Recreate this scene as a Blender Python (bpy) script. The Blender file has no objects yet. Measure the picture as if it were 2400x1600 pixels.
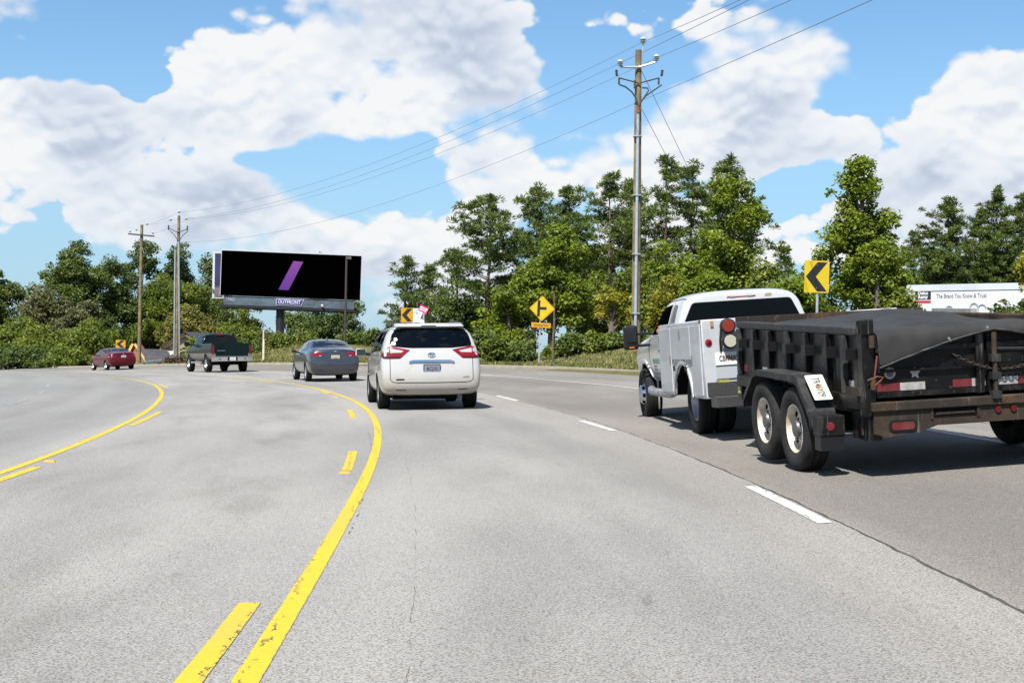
import bpy, bmesh, math, random
import numpy as np
from mathutils import Vector, Matrix
from mathutils.bvhtree import BVHTree

SC = bpy.context.scene
COL = SC.collection
rad = math.radians

# ------------------------------------------------------------------ camera
FPX = 3150.0                      # focal length in pixels of a 2400 px wide frame
PITCH = math.atan(20 / FPX)
ROLL = rad(0.9)
CAM_H = 1.2
cam_data = bpy.data.cameras.new('camera')
cam_data.sensor_width = 36.0
cam_data.lens = 36.0 * FPX / 2400.0
cam_data.clip_start = 0.1
cam_data.clip_end = 9000.0
cam = bpy.data.objects.new('camera', cam_data)
COL.objects.link(cam)
cam.matrix_world = (Matrix.Translation((0, 0, CAM_H)) @ Matrix.Rotation(rad(90) + PITCH, 4, 'X')
                    @ Matrix.Rotation(ROLL, 4, 'Z'))
SC.camera = cam

# ------------------------------------------------------------------ light
SUN_EL = rad(56)
SUN_AZ = rad(203)                 # compass style: 0 = +Y (ahead), clockwise; the sun stands behind, to the left
sun_dir = Vector((math.sin(SUN_AZ) * math.cos(SUN_EL), math.cos(SUN_AZ) * math.cos(SUN_EL), math.sin(SUN_EL)))
sd = bpy.data.lights.new('sun', 'SUN')
sd.energy = 5.0
sd.angle = rad(0.53)
sd.color = (1.0, 0.955, 0.89)
sun = bpy.data.objects.new('sun', sd)
COL.objects.link(sun)
sun.rotation_euler = (-sun_dir).to_track_quat('-Z', 'Y').to_euler()

SC.view_settings.view_transform = 'Standard'
SC.view_settings.look = 'None'
SC.view_settings.gamma = 1.0
SC.view_settings.use_curve_mapping = False
SC.view_settings.exposure = 1.0
SC.cycles.max_bounces = 6
SC.cycles.diffuse_bounces = 2
SC.cycles.glossy_bounces = 3
SC.cycles.transmission_bounces = 4
SC.cycles.transparent_max_bounces = 10
SC.cycles.use_denoising = True
SC.render.film_transparent = False


# ------------------------------------------------------------------ node helper
class NT:
    def __init__(self, tree):
        self.t = tree
        self.n = tree.nodes
        self.l = tree.links

    def node(self, kind, **kw):
        n = self.n.new(kind)
        for k, v in kw.items():
            setattr(n, k, v)
        return n

    def put(self, sock, v):
        if hasattr(v, 'is_output') or isinstance(v, bpy.types.NodeSocket):
            self.l.new(v, sock)
        else:
            sock.default_value = v

    def math(self, op, a, b=None, c=None, clamp=False):
        n = self.n.new('ShaderNodeMath')
        n.operation = op
        n.use_clamp = clamp
        self.put(n.inputs[0], a)
        if b is not None:
            self.put(n.inputs[1], b)
        if c is not None:
            self.put(n.inputs[2], c)
        return n.outputs[0]

    def mix(self, fac, a, b, blend='MIX'):
        n = self.n.new('ShaderNodeMix')
        n.data_type = 'RGBA'
        n.blend_type = blend
        self.put(n.inputs[0], fac)
        for s, v in ((n.inputs[6], a), (n.inputs[7], b)):
            if isinstance(v, (tuple, list)) and len(v) == 3:
                v = (*v, 1)
            self.put(s, v)
        return n.outputs[2]

    def ramp(self, fac, stops, interp='LINEAR'):
        n = self.n.new('ShaderNodeValToRGB')
        n.color_ramp.interpolation = interp
        e = n.color_ramp.elements
        while len(e) < len(stops):
            e.new(0.5)
        for i, (p, c) in enumerate(stops):
            e[i].position = p
            if not isinstance(c, (tuple, list)):
                c = (c, c, c)
            e[i].color = (*c, 1) if len(c) == 3 else c
        self.put(n.inputs[0], fac)
        return n.outputs[0]

    def smooth(self, v, a, b, lo=0.0, hi=1.0):
        n = self.n.new('ShaderNodeMapRange')
        n.interpolation_type = 'SMOOTHSTEP'
        n.clamp = True
        self.put(n.inputs[0], v)
        n.inputs[1].default_value = a
        n.inputs[2].default_value = b
        n.inputs[3].default_value = lo
        n.inputs[4].default_value = hi
        return n.outputs[0]

    def noise(self, vec=None, scale=5, detail=4, rough=0.5, dist=0.0, dims='3D'):
        n = self.n.new('ShaderNodeTexNoise')
        n.noise_dimensions = dims
        if vec is not None:
            self.l.new(vec, n.inputs['Vector'])
        n.inputs['Scale'].default_value = scale
        n.inputs['Detail'].default_value = detail
        n.inputs['Roughness'].default_value = rough
        n.inputs['Distortion'].default_value = dist
        return n.outputs[0]

    def comb(self, x, y, z):
        n = self.n.new('ShaderNodeCombineXYZ')
        for i, v in enumerate((x, y, z)):
            self.put(n.inputs[i], v)
        return n.outputs[0]

    def sep(self, v):
        n = self.n.new('ShaderNodeSeparateXYZ')
        self.l.new(v, n.inputs[0])
        return n.outputs

    def mapping(self, vec, scale=(1, 1, 1), loc=(0, 0, 0), rot=(0, 0, 0)):
        n = self.n.new('ShaderNodeMapping')
        self.l.new(vec, n.inputs[0])
        n.inputs[1].default_value = loc
        n.inputs[2].default_value = rot
        n.inputs[3].default_value = scale
        return n.outputs[0]

    def bump(self, h, strength=0.3, dist=0.02):
        n = self.n.new('ShaderNodeBump')
        self.l.new(h, n.inputs['Height'])
        n.inputs['Strength'].default_value = strength
        n.inputs['Distance'].default_value = dist
        return n.outputs[0]


# ------------------------------------------------------------------ sky: Nishita air with fair-weather cumulus
world = bpy.data.worlds.new('World')
SC.world = world
world.use_nodes = True
W = NT(world.node_tree)
W.n.clear()
sky = W.node('ShaderNodeTexSky', sky_type='NISHITA')
sky.sun_disc = False
sky.sun_elevation = SUN_EL
sky.sun_rotation = SUN_AZ
sky.air_density = 1.0
sky.dust_density = 0.25
sky.ozone_density = 3.0
sky.altitude = 300
tc = W.node('ShaderNodeTexCoord')
dx, dy, dz = W.sep(tc.outputs['Generated'])
az = W.math('ARCTAN2', dx, dy)                    # radians, 0 ahead, + right
el = W.math('ARCSINE', dz)
# puff pattern in (azimuth, elevation) with a flattening towards the horizon
uv = W.comb(az, W.math('MULTIPLY', el, 1.5), 0.0)


def sky_bumps(blobs):
    """steer where the big cumulus of the view stand: (px, py, rx, ry, amount) in frame pixels"""
    tot = None
    for px, py, rx, ry, amt in blobs:
        a0 = math.atan((px - 1200) / FPX)
        e0 = math.atan((820 - py) / FPX)
        ax = W.math('DIVIDE', W.math('SUBTRACT', az, a0), math.atan(rx / FPX))
        ey = W.math('DIVIDE', W.math('SUBTRACT', el, e0), math.atan(ry / FPX))
        d2 = W.math('ADD', W.math('MULTIPLY', ax, ax), W.math('MULTIPLY', ey, ey))
        g = W.math('MULTIPLY', W.math('EXPONENT', W.math('MULTIPLY', d2, -1.0)), amt)
        tot = g if tot is None else W.math('ADD', tot, g)
    return tot


def vadd(v, off):
    n = W.node('ShaderNodeVectorMath', operation='ADD')
    W.l.new(v, n.inputs[0])
    n.inputs[1].default_value = off
    return n.outputs[0]


def voro(vec, scale):
    n = W.node('ShaderNodeTexVoronoi', feature='F1', voronoi_dimensions='2D')
    W.l.new(vec, n.inputs['Vector'])
    n.inputs['Scale'].default_value = scale
    return n.outputs[0]


def field(v, fine):
    """cumulus thickness: warped fractal noise carved into rounded puffs"""
    warp = W.node('ShaderNodeTexNoise', noise_dimensions='2D')
    W.l.new(v, warp.inputs['Vector'])
    warp.inputs['Scale'].default_value = 13.0
    warp.inputs['Detail'].default_value = 3 if fine else 2
    wv = W.node('ShaderNodeVectorMath', operation='MULTIPLY_ADD')
    W.l.new(warp.outputs[1], wv.inputs[0])
    wv.inputs[1].default_value = (0.022, 0.022, 0)
    W.l.new(v, wv.inputs[2])
    w = wv.outputs[0]
    n = W.noise(w, scale=7.0, detail=8 if fine else 6, rough=0.50, dims='2D')
    n = W.math('MULTIPLY_ADD', n, 1.35, -0.160)
    pf = W.math('ADD', W.math('MULTIPLY', voro(w, 22.0), -0.20), W.math('MULTIPLY', voro(w, 58.0), -0.11))
    return W.math('ADD', n, pf)


BLOBS = [
    # cumulus banks in view
    (400, 190, 200, 95, .22), (660, 110, 260, 130, .26), (600, 300, 290, 55, .24), (960, 80, 260, 130, .22), (1150, 190, 170, 90, .20), (860, 240, 160, 80, .16),
    (50, 320, 210, 95, .30), (220, 340, 130, 75, .24), (170, 470, 260, 80, .12), (470, 505, 95, 60, .28), (575, 475, 85, 75, .30), (705, 500, 95, 60, .26), (880, 570, 200, 55, .18),
    (1130, 390, 130, 85, .26), (1330, 400, 230, 130, .30), (1560, 300, 230, 110, .28), (1760, 240, 130, 75, .26), (1500, 470, 300, 80, .14),
    (1720, 60, 270, 80, .26), (1930, 120, 130, 70, .20), (1480, 60, 100, 50, .14), (2290, 190, 120, 85, .30), (2170, 270, 170, 60, .24), (2370, 300, 150, 80, .24),
    (1900, 500, 280, 60, .16), (2180, 415, 80, 42, .22), (1990, 300, 90, 36, .12), (20, 60, 75, 85, .26), (2380, 400, 90, 60, .16),
    # blue gaps between them
    (250, 80, 150, 95, -.42), (150, 205, 200, 36, -.55), (330, 235, 60, 40, -.3), (370, 30, 90, 45, -.26), (640, 392, 250, 28, -.26), (880, 415, 210, 55, -.38), (1010, 320, 100, 48, -.26),
    (1430, 195, 90, 60, -.28), (1340, 130, 70, 60, -.16), (1340, 290, 90, 26, -.14), (2030, 60, 80, 80, -.30), (2075, 230, 85, 100, -.32), (1955, 235, 70, 50, -.22), (2200, 60, 170, 60, -.34), (2290, 420, 70, 60, -.24), (1960, 400, 120, 50, -.2),
    (1840, 430, 120, 36, -.16), (330, 545, 60, 26, -.10), (100, 570, 260, 60, .24), (1000, 640, 300, 40, .16), (1950, 590, 300, 50, .12), (1260, 60, 70, 60, -.12),
]
steer = sky_bumps(BLOBS)
overhead = W.smooth(el, 0.30, 1.10, 0.0, -0.13)    # seen from below cumulus fields open up towards the zenith
f0 = field(uv, True)
fx = field(vadd(uv, (-0.008, 0.0, 0.0)), False)
fy = field(vadd(uv, (0.0, 0.008, 0.0)), False)
dens = W.math('ADD', W.math('ADD', f0, W.math('ADD', overhead, 0.088)), W.math('MULTIPLY', steer, 0.95))
# edges: crisp on the crowns of the puffs, frayed where a slow noise says so
fray = W.smooth(W.noise(vadd(uv, (7.3, 2.1, 0)), scale=5.0, detail=3, dims='2D'), 0.40, 0.64, 0.055, 0.30)
cv = W.node('ShaderNodeMapRange', interpolation_type='SMOOTHSTEP')
W.put(cv.inputs[0], dens)
cv.inputs[1].default_value = 0.475
W.put(cv.inputs[2], W.math('ADD', fray, 0.475))
cover = cv.outputs[0]
thick = W.smooth(dens, 0.52, 0.95)
# relief lit from above and a little from the left, like the sun's side of each puff
relief = W.math('ADD', W.math('MULTIPLY', W.math('SUBTRACT', f0, fy), 1.0), W.math('MULTIPLY', W.math('SUBTRACT', f0, fx), 0.45))
rl = W.smooth(relief, -0.14, 0.12)
body = W.noise(vadd(uv, (3.1, 1.7, 0)), scale=7.0, detail=4, rough=0.55, dims='2D')
big_up = W.noise(vadd(uv, (-0.012, 0.040, 0.0)), scale=7.0, detail=2, dims='2D')
base = W.smooth(W.math('SUBTRACT', big_up, body), -0.16, 0.16)
dim = W.math('ADD', W.math('MULTIPLY', W.math('SUBTRACT', 1.0, rl), 0.50), W.math('MULTIPLY', base, 0.42))
shade = W.math('SUBTRACT', 1.02, W.math('MULTIPLY', dim, W.math('ADD', W.math('MULTIPLY', thick, 0.55), 0.45)))
ccol = W.ramp(shade, [(0.12, (0.37, 0.42, 0.51)), (0.44, (0.48, 0.525, 0.60)), (0.72, (0.60, 0.63, 0.67)), (0.95, (0.69, 0.69, 0.69))])
cloud = W.mix(1.0, ccol, (11.4, 11.4, 11.4), 'MULTIPLY')
lowhaze = W.smooth(el, -0.02, 0.26, 0.80, 0.05)    # thin haze thickening to the horizon
air = W.mix(1.0, sky.outputs[0], (1.02, 1.27, 1.34), 'MULTIPLY')
air = W.mix(lowhaze, air, (3.0, 4.55, 6.2))
bgc = W.mix(W.math('MULTIPLY', cover, 0.96), air, cloud)
bg = W.node('ShaderNodeBackground')
bg.inputs['Strength'].default_value = 0.06
W.l.new(bgc, bg.inputs['Color'])
wo = W.node('ShaderNodeOutputWorld')
W.l.new(bg.outputs[0], wo.inputs['Surface'])
world.cycles.sampling_method = 'MANUAL'
world.cycles.sample_map_resolution = 512


# ------------------------------------------------------------------ the lie of the land
# the road bends left round a centre; L = metres along the bend, d = metres outwards from our lane's middle
RC = 165.0
CXY = (-164.4, -3.3)


def Ld(x, y):
    return RC * math.atan2(y - CXY[1], x - CXY[0]), math.hypot(x - CXY[0], y - CXY[1]) - RC


def xy(L, d):
    a = L / RC
    return CXY[0] + (RC + d) * math.cos(a), CXY[1] + (RC + d) * math.sin(a)


def bank(d):
    if d < -1.2:
        return -.018 + .015 * (max(d, -40) + 1.2)
    return float(np.interp(d, (-1.2, 1.6, 5.4, 11, 60), (-.018, .055, .36, .5, .6)))


def grade(L):
    if L < 48:
        return 0.0
    if L < 110:
        return -.00024 * (L - 48) ** 2
    return -.00024 * 62 ** 2 - .02976 * (min(L, 230) - 110)


def zroad(x, y):
    L, d = Ld(x, y)
    return bank(d) + grade(L)


def kerb_d(L):
    return float(np.interp(L, (-40, 16, 32, 45, 52, 60, 78, 95, 300), (6.5, 6.5, 8.6, 9.9, 9.75, 8.75, 7.2, 7.0, 7.0)))


def zground(x, y):
    """ground beside the road (the road itself is a sheet above it)"""
    L, d = Ld(x, y)
    k = kerb_d(L) if -60 < L < 300 else 7.0
    z = bank(min(d, k)) + grade(L)
    if d > k:
        z += 0.13 + min(d - k, 40) * 0.02
        if L > 100:
            z -= min(max(0, d - k - 9), 14) * 0.24 * min(1, (L - 100) / 25)
        if 20 < L < 75:                    # bank rising behind the shrubs
            z += 0.9 * min(1, max(0, (d - k - 4.5) / 4)) * min(1, (L - 20) / 15, (75 - L) / 12)
    else:
        z -= 0.07
    # grass mound beside the white post
    z += 1.25 * math.exp(-(((x + 13.2) / 5.5) ** 2 + ((y - 93.5) / 4.5) ** 2))
    z += 0.8 * math.exp(-(((x + 6.5) / 6.0) ** 2 + ((y - 88) / 4.5) ** 2))
    return z


def ray(px, py):
    a, b = (px - 1200) / FPX, -(py - 800) / FPX
    c, s = math.cos(ROLL), math.sin(ROLL)
    a, b = a * c - b * s, a * s + b * c
    return a, math.cos(PITCH) - b * math.sin(PITCH), math.sin(PITCH) + b * math.cos(PITCH)


def at(px, py, Y):
    """photo pixel at distance Y -> world point"""
    r = ray(px, py)
    t = Y / r[1]
    return Vector((r[0] * t, Y, CAM_H + r[2] * t))


# ------------------------------------------------------------------ objects
def tag(o, label=None, cat=None, group=None, kind=None):
    for k, v in (('label', label), ('category', cat), ('group', group), ('kind', kind)):
        if v:
            o[k] = v
    return o


def empty(name, loc=(0, 0, 0), rot=(0, 0, 0)):
    o = bpy.data.objects.new(name, None)
    COL.objects.link(o)
    o.location = loc
    o.rotation_euler = rot
    o.empty_display_size = 0.2
    return o


def obj(name, me, parent=None, mat=None):
    o = bpy.data.objects.new(name, me)
    COL.objects.link(o)
    if parent is not None:
        o.parent = parent
    if mat is not None:
        me.materials.clear()
        me.materials.append(mat)
    return o


def np_mesh(name, V, F, attr=None, smooth=False):
    """V (n,3), F (m,k) constant k"""
    me = bpy.data.meshes.new(name)
    V = np.asarray(V, np.float32)
    F = np.asarray(F, np.int32)
    m, k = F.shape
    me.vertices.add(len(V))
    me.vertices.foreach_set('co', V.ravel())
    me.loops.add(m * k)
    me.loops.foreach_set('vertex_index', F.ravel())
    me.polygons.add(m)
    me.polygons.foreach_set('loop_start', np.arange(0, m * k, k, dtype=np.int32))
    me.polygons.foreach_set('loop_total', np.full(m, k, np.int32))
    if smooth:
        me.polygons.foreach_set('use_smooth', np.ones(m, bool))
    if attr is not None:
        a = me.attributes.new('tint', 'FLOAT', 'POINT')
        a.data.foreach_set('value', np.asarray(attr, np.float32))
    me.update(calc_edges=True)
    return me


class MB:
    """collects simple solids into one mesh"""

    def __init__(self):
        self.v = []
        self.f = []

    def add(self, vs, fs):
        n = len(self.v)
        self.v += [tuple(p) for p in vs]
        self.f += [tuple(i + n for i in f) for f in fs]
        return self

    def box(self, a, b, M=None):
        (x0, y0, z0), (x1, y1, z1) = a, b
        vs = [Vector(p) for p in ((x0, y0, z0), (x1, y0, z0), (x1, y1, z0), (x0, y1, z0),
                                  (x0, y0, z1), (x1, y0, z1), (x1, y1, z1), (x0, y1, z1))]
        if M is not None:
            vs = [M @ p for p in vs]
        return self.add(vs, ((3, 2, 1, 0), (4, 5, 6, 7), (0, 1, 5, 4), (1, 2, 6, 5), (2, 3, 7, 6), (3, 0, 4, 7)))

    def hexa(self, bot, top):
        """bottom 4 and top 4 points, both counter-clockwise from above"""
        return self.add(list(bot) + list(top), ((3, 2, 1, 0), (4, 5, 6, 7), (0, 1, 5, 4), (1, 2, 6, 5), (2, 3, 7, 6), (3, 0, 4, 7)))

    def tube(self, pts, r, n=8, cap=True):
        pts = [Vector(p) for p in pts]
        rs = r if isinstance(r, (list, tuple)) else [r] * len(pts)
        rings = []
        u = None
        for i, p in enumerate(pts):
            a = pts[max(0, i - 1)]
            b = pts[min(len(pts) - 1, i + 1)]
            t = (b - a).normalized()
            if u is None:
                u = t.orthogonal().normalized()
            else:
                u = (u - t * u.dot(t))
                u = u.normalized() if u.length > 1e-6 else t.orthogonal().normalized()
            w = t.cross(u)
            rings.append([p + (u * math.cos(k * 2 * math.pi / n) + w * math.sin(k * 2 * math.pi / n)) * rs[i] for k in range(n)])
        vs = [p for rg in rings for p in rg]
        fs = []
        for i in range(len(pts) - 1):
            for k in range(n):
                k2 = (k + 1) % n
                fs.append((i * n + k, i * n + k2, (i + 1) * n + k2, (i + 1) * n + k))
        if cap:
            fs.append(tuple(range(n - 1, -1, -1)))
            fs.append(tuple((len(pts) - 1) * n + k for k in range(n)))
        return self.add(vs, fs)

    def lathe(self, prof, n=24, axis='x', M=None, closed=False, open_first=False):
        """prof: (along, radius) list, turned about an axis"""
        vs, fs = [], []
        for a, r in prof:
            for k in range(n):
                t = 2 * math.pi * k / n
                c, s = r * math.cos(t), r * math.sin(t)
                p = Vector((a, c, s)) if axis == 'x' else (Vector((c, s, a)) if axis == 'z' else Vector((s, a, c)))
                vs.append(M @ p if M is not None else p)
        m = len(prof)
        for i in range(m if closed else m - 1):
            j = (i + 1) % m
            for k in range(n):
                k2 = (k + 1) % n
                fs.append((i * n + k, i * n + k2, j * n + k2, j * n + k))
        if not closed:
            if not open_first:
                fs.append(tuple(range(n - 1, -1, -1)))
            fs.append(tuple((m - 1) * n + k for k in range(n)))
        return self.add(vs, fs)

    def prism(self, poly, M, h):
        """2D polygon in the local xy plane of M, extruded h along local z"""
        n = len(poly)
        vs = [M @ Vector((x, y, 0)) for x, y in poly] + [M @ Vector((x, y, h)) for x, y in poly]
        fs = [tuple(range(n - 1, -1, -1)), tuple(range(n, 2 * n))] + [(i, (i + 1) % n, n + (i + 1) % n, n + i) for i in range(n)]
        return self.add(vs, fs)

    def mesh(self, name, smooth=False):
        me = bpy.data.meshes.new(name)
        me.from_pydata([tuple(p) for p in self.v], [], self.f)
        bm = bmesh.new()
        bm.from_mesh(me)
        bmesh.ops.recalc_face_normals(bm, faces=bm.faces)
        bm.to_mesh(me)
        bm.free()
        if smooth:
            me.polygons.foreach_set('use_smooth', np.ones(len(me.polygons), bool))
        me.update()
        return me

    def build(self, name, mat, parent=None, smooth=False, bevel=0.0, angle=35):
        o = obj(name, self.mesh(name, smooth), parent, mat)
        if bevel:
            m = o.modifiers.new('bevel', 'BEVEL')
            m.width = bevel
            m.segments = 2
            m.limit_method = 'ANGLE'
            m.angle_limit = rad(40)
        if smooth:
            edge_split(o.data, angle)
        return o


def edge_split(me, deg):
    """sharp edges above an angle, smooth elsewhere"""
    bm = bmesh.new()
    bm.from_mesh(me)
    c = rad(deg)
    for e in bm.edges:
        if len(e.link_faces) == 2 and e.calc_face_angle(0) > c:
            e.smooth = False
    bm.to_mesh(me)
    bm.free()


def text_mesh(body, size=1.0, ext=0.0, bold=0.0, align='CENTER', xs=1.0, shear=0.0, space=1.0):
    cu = bpy.data.curves.new('lettering', 'FONT')
    cu.body = body
    cu.size = size
    cu.extrude = ext
    cu.offset = bold
    cu.align_x = align
    cu.align_y = 'CENTER'
    cu.shear = shear
    cu.space_character = space
    cu.resolution_u = 3
    o = bpy.data.objects.new('lettering', cu)
    COL.objects.link(o)
    dg = bpy.context.evaluated_depsgraph_get()
    me = bpy.data.meshes.new_from_object(o.evaluated_get(dg))
    bpy.data.objects.remove(o)
    bpy.data.curves.remove(cu)
    if xs != 1.0:
        me.transform(Matrix.Diagonal((xs, 1, 1, 1)))
    return me


def text(body, M, size, mat, parent, name='lettering', **kw):
    me = text_mesh(body, size, **kw)
    me.transform(M)
    return obj(name, me, parent, mat)


def frame_matrix(o, x, y):
    """matrix with origin o, local x and y axes"""
    x = Vector(x).normalized()
    y = Vector(y)
    z = x.cross(y).normalized()
    y = z.cross(x)
    M = Matrix((x, y, z)).transposed().to_4x4()
    M.translation = Vector(o)
    return M


def copy_tree(o, parent=None):
    c = o.copy()
    COL.objects.link(c)
    c.parent = parent
    for ch in list(o.children):
        copy_tree(ch, c)
    return c


# ------------------------------------------------------------------ materials
MATS = {}


def pmat(name, color, rough=0.5, metal=0.0, spec=0.5, coat=0.0, var=0.0, vscale=3.0, bump=0.0, bscale=60.0, dirt=None, emit=0.0):
    """principled material with a little procedural variation"""
    if name in MATS:
        return MATS[name]
    m = bpy.data.materials.new(name)
    m.use_nodes = True
    N = NT(m.node_tree)
    b = N.n['Principled BSDF']
    b.inputs['Roughness'].default_value = rough
    b.inputs['Metallic'].default_value = metal
    b.inputs['Specular IOR Level'].default_value = spec
    b.inputs['Coat Weight'].default_value = coat
    b.inputs['Coat Roughness'].default_value = 0.04
    tcn = N.node('ShaderNodeTexCoord').outputs['Object']
    c = (*color, 1)
    if var:
        n1 = N.noise(tcn, scale=vscale, detail=5, rough=0.6)
        c = N.mix(N.smooth(n1, 0.3, 0.7), tuple(x * (1 - var) for x in color), tuple(min(1, x * (1 + var)) for x in color))
    if dirt:
        dcol, amount, dsc = dirt
        n2 = N.noise(tcn, scale=dsc, detail=8, rough=0.65)
        c = N.mix(N.math('MULTIPLY', N.smooth(n2, 0.42, 0.72), amount), c, dcol)
    N.put(b.inputs['Base Color'], c)
    if bump:
        N.l.new(N.bump(N.noise(tcn, scale=bscale, detail=4), bump, 0.01), b.inputs['Normal'])
    if emit:
        b.inputs['Emission Color'].default_value = (*color, 1)
        b.inputs['Emission Strength'].default_value = emit
    MATS[name] = m
    return m


def glass_mat(name, tint, refl=1.0, ior=1.5, clear=None):
    """thin window glass: tinted see-through plus a mirror that grows at grazing angles"""
    if name in MATS:
        return MATS[name]
    m = bpy.data.materials.new(name)
    m.use_nodes = True
    N = NT(m.node_tree)
    N.n.remove(N.n['Principled BSDF'])
    tr = N.node('ShaderNodeBsdfTransparent')
    tr.inputs[0].default_value = (*tint, 1)
    gl = N.node('ShaderNodeBsdfGlossy')
    gl.inputs['Color'].default_value = (refl, refl, refl, 1)
    gl.inputs['Roughness'].default_value = 0.02
    fr = N.node('ShaderNodeFresnel')
    fr.inputs['IOR'].default_value = ior
    mx = N.node('ShaderNodeMixShader')
    N.l.new(fr.outputs[0], mx.inputs[0])
    N.l.new(tr.outputs[0], mx.inputs[1])
    N.l.new(gl.outputs[0], mx.inputs[2])
    N.l.new(mx.outputs[0], N.n['Material Output'].inputs[0])
    MATS[name] = m
    return m


# ================================================================== SETTING
def polar(N, pos):
    x, y, z = N.sep(pos)
    rx = N.math('SUBTRACT', x, CXY[0])
    ry = N.math('SUBTRACT', y, CXY[1])
    r = N.math('SQRT', N.math('ADD', N.math('MULTIPLY', rx, rx), N.math('MULTIPLY', ry, ry)))
    return N.math('MULTIPLY', N.math('ARCTAN2', ry, rx), RC), N.math('SUBTRACT', r, RC)


def band(N, d, c, w, soft):
    """1 inside |d-c|<w fading over soft"""
    return N.smooth(N.math('ABSOLUTE', N.math('SUBTRACT', d, c)), w, w + soft, 1.0, 0.0)


def road_material():
    m = bpy.data.materials.new('asphalt')
    m.use_nodes = True
    N = NT(m.node_tree)
    b = N.n['Principled BSDF']
    pos = N.node('ShaderNodeNewGeometry').outputs['Position']
    L, d = polar(N, pos)
    ld = N.comb(L, d, 0.0)
    grit = N.noise(pos, scale=78, detail=3, rough=0.7)
    grit2 = N.noise(pos, scale=15, detail=2, rough=0.6)
    vor = N.node('ShaderNodeTexVoronoi')
    N.l.new(pos, vor.inputs['Vector'])
    vor.inputs['Scale'].default_value = 80
    big = N.noise(N.mapping(ld, (0.10, 0.5, 1)), scale=1.0, detail=5, rough=0.55)
    med = N.noise(N.mapping(ld, (0.35, 1.2, 1)), scale=1.0, detail=4, rough=0.6)
    # aged asphalt, nearly concrete pale; the outer lane was laid separately and is browner
    inner = N.mix(N.smooth(big, 0.32, 0.68), (0.164, 0.162, 0.157), (0.220, 0.218, 0.210))
    # tyre-polished paths of the turning lane and of our lane
    outer = N.mix(N.smooth(big, 0.35, 0.7), (0.126, 0.117, 0.106), (0.180, 0.170, 0.157))
    crack_d = N.math('ADD', N.math('ADD', N.math('MULTIPLY', L, 0.0515), N.math('MULTIPLY', N.math('MULTIPLY', L, L), -0.00055)), 1.50)
    wob = N.math('MULTIPLY', N.math('SUBTRACT', N.noise(pos, scale=2.6, detail=6, rough=0.6), 0.5), 0.07)
    dd = N.math('ADD', N.math('SUBTRACT', d, crack_d), wob)
    col = N.mix(N.smooth(dd, -0.03, 0.05), inner, outer)
    # older left carriageway: greyer
    col = N.mix(N.smooth(N.math('ADD', d, wob), -4.9, -5.3, 0.0, 0.55), col, (0.148, 0.150, 0.152))
    # oil-darkened middles of the lanes and a browner seam either side of the joint
    col = N.mix(N.math('MULTIPLY', band(N, d, 3.9, 0.25, 0.7), N.smooth(med, 0.35, 0.7, 0.05, 0.40)), col, (0.096, 0.090, 0.084))
    col = N.mix(N.math('MULTIPLY', band(N, d, 0.5, 0.2, 0.55), N.smooth(med, 0.4, 0.7, 0.0, 0.28)), col, (0.120, 0.116, 0.110))
    col = N.mix(N.math('MULTIPLY', band(N, dd, -0.3, 0.12, 0.5), 0.30), col, (0.188, 0.166, 0.142))
    col = N.mix(N.math('MULTIPLY', band(N, d, -2.3, 0.25, 0.6), N.smooth(med, 0.45, 0.68, 0.0, 0.42)), col, (0.108, 0.102, 0.094))
    col = N.mix(N.math('MULTIPLY', band(N, d, -3.9, 0.2, 0.55), N.smooth(med, 0.45, 0.68, 0.0, 0.35)), col, (0.112, 0.106, 0.098))
    # faint polished wheel tracks with broken oil spotting
    for c_, a_ in ((-.25, .16), (1.25, .14), (3.0, .16), (4.75, .16), (-5.9, .16), (-7.3, .16), (-9.3, .14)):
        col = N.mix(N.math('MULTIPLY', band(N, d, c_, 0.12, 0.42), N.smooth(med, 0.3, 0.65, a_ * .4, a_ * 1.5)), col, (0.085, 0.082, 0.078))
    drip = N.math('MULTIPLY', N.smooth(N.noise(N.mapping(ld, (1.3, 4.0, 1)), scale=1.0, detail=3, rough=.6), 0.66, 0.74), 0.35)
    col = N.mix(N.math('MULTIPLY', drip, N.math('MAXIMUM', band(N, d, .55, .15, .5), band(N, d, 3.9, .2, .6))), col, (0.05, 0.047, 0.044))
    # aggregate
    g = N.math('ADD', N.math('MULTIPLY', grit, 0.75), N.math('MULTIPLY', vor.outputs[0], 0.35))
    col = N.mix(1.0, col, (0.90, 0.89, 0.87), 'MULTIPLY')
    col = N.mix(N.smooth(g, 0.38, 0.62, 0.0, 1.0), N.mix(1.0, col, (0.56, 0.545, 0.525), 'MULTIPLY'), N.mix(1.0, col, (1.40, 1.40, 1.40), 'MULTIPLY'))
    speck = N.smooth(N.noise(pos, scale=80, detail=2, rough=0.5), 0.62, 0.70)
    col = N.mix(N.math('MULTIPLY', speck, 0.5), col, (0.060, 0.056, 0.052))
    col = N.mix(N.math('MULTIPLY', N.smooth(grit2, 0.62, 0.72), 0.25), col, (0.264, 0.248, 0.216))
    # open joint between the lanes, fine hair crack along our lane, a ragged edge beside the yellow line
    w1 = N.smooth(N.noise(pos, scale=1.1, detail=3), 0.35, 0.62, 0.005, 0.014)
    crack = N.math('LESS_THAN', N.math('ABSOLUTE', dd), w1)
    wob2 = N.math('MULTIPLY', N.math('SUBTRACT', N.noise(pos, scale=2.2, detail=7, rough=0.6), 0.5), 0.08)
    c2 = N.math('LESS_THAN', N.math('ABSOLUTE', N.math('ADD', N.math('ADD', d, 0.76), wob2)), 0.0016)
    c2 = N.math('MULTIPLY', c2, N.math('MULTIPLY', N.math('LESS_THAN', L, 22), N.smooth(N.noise(pos, scale=3.0, detail=3), 0.47, 0.56)))
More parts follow.
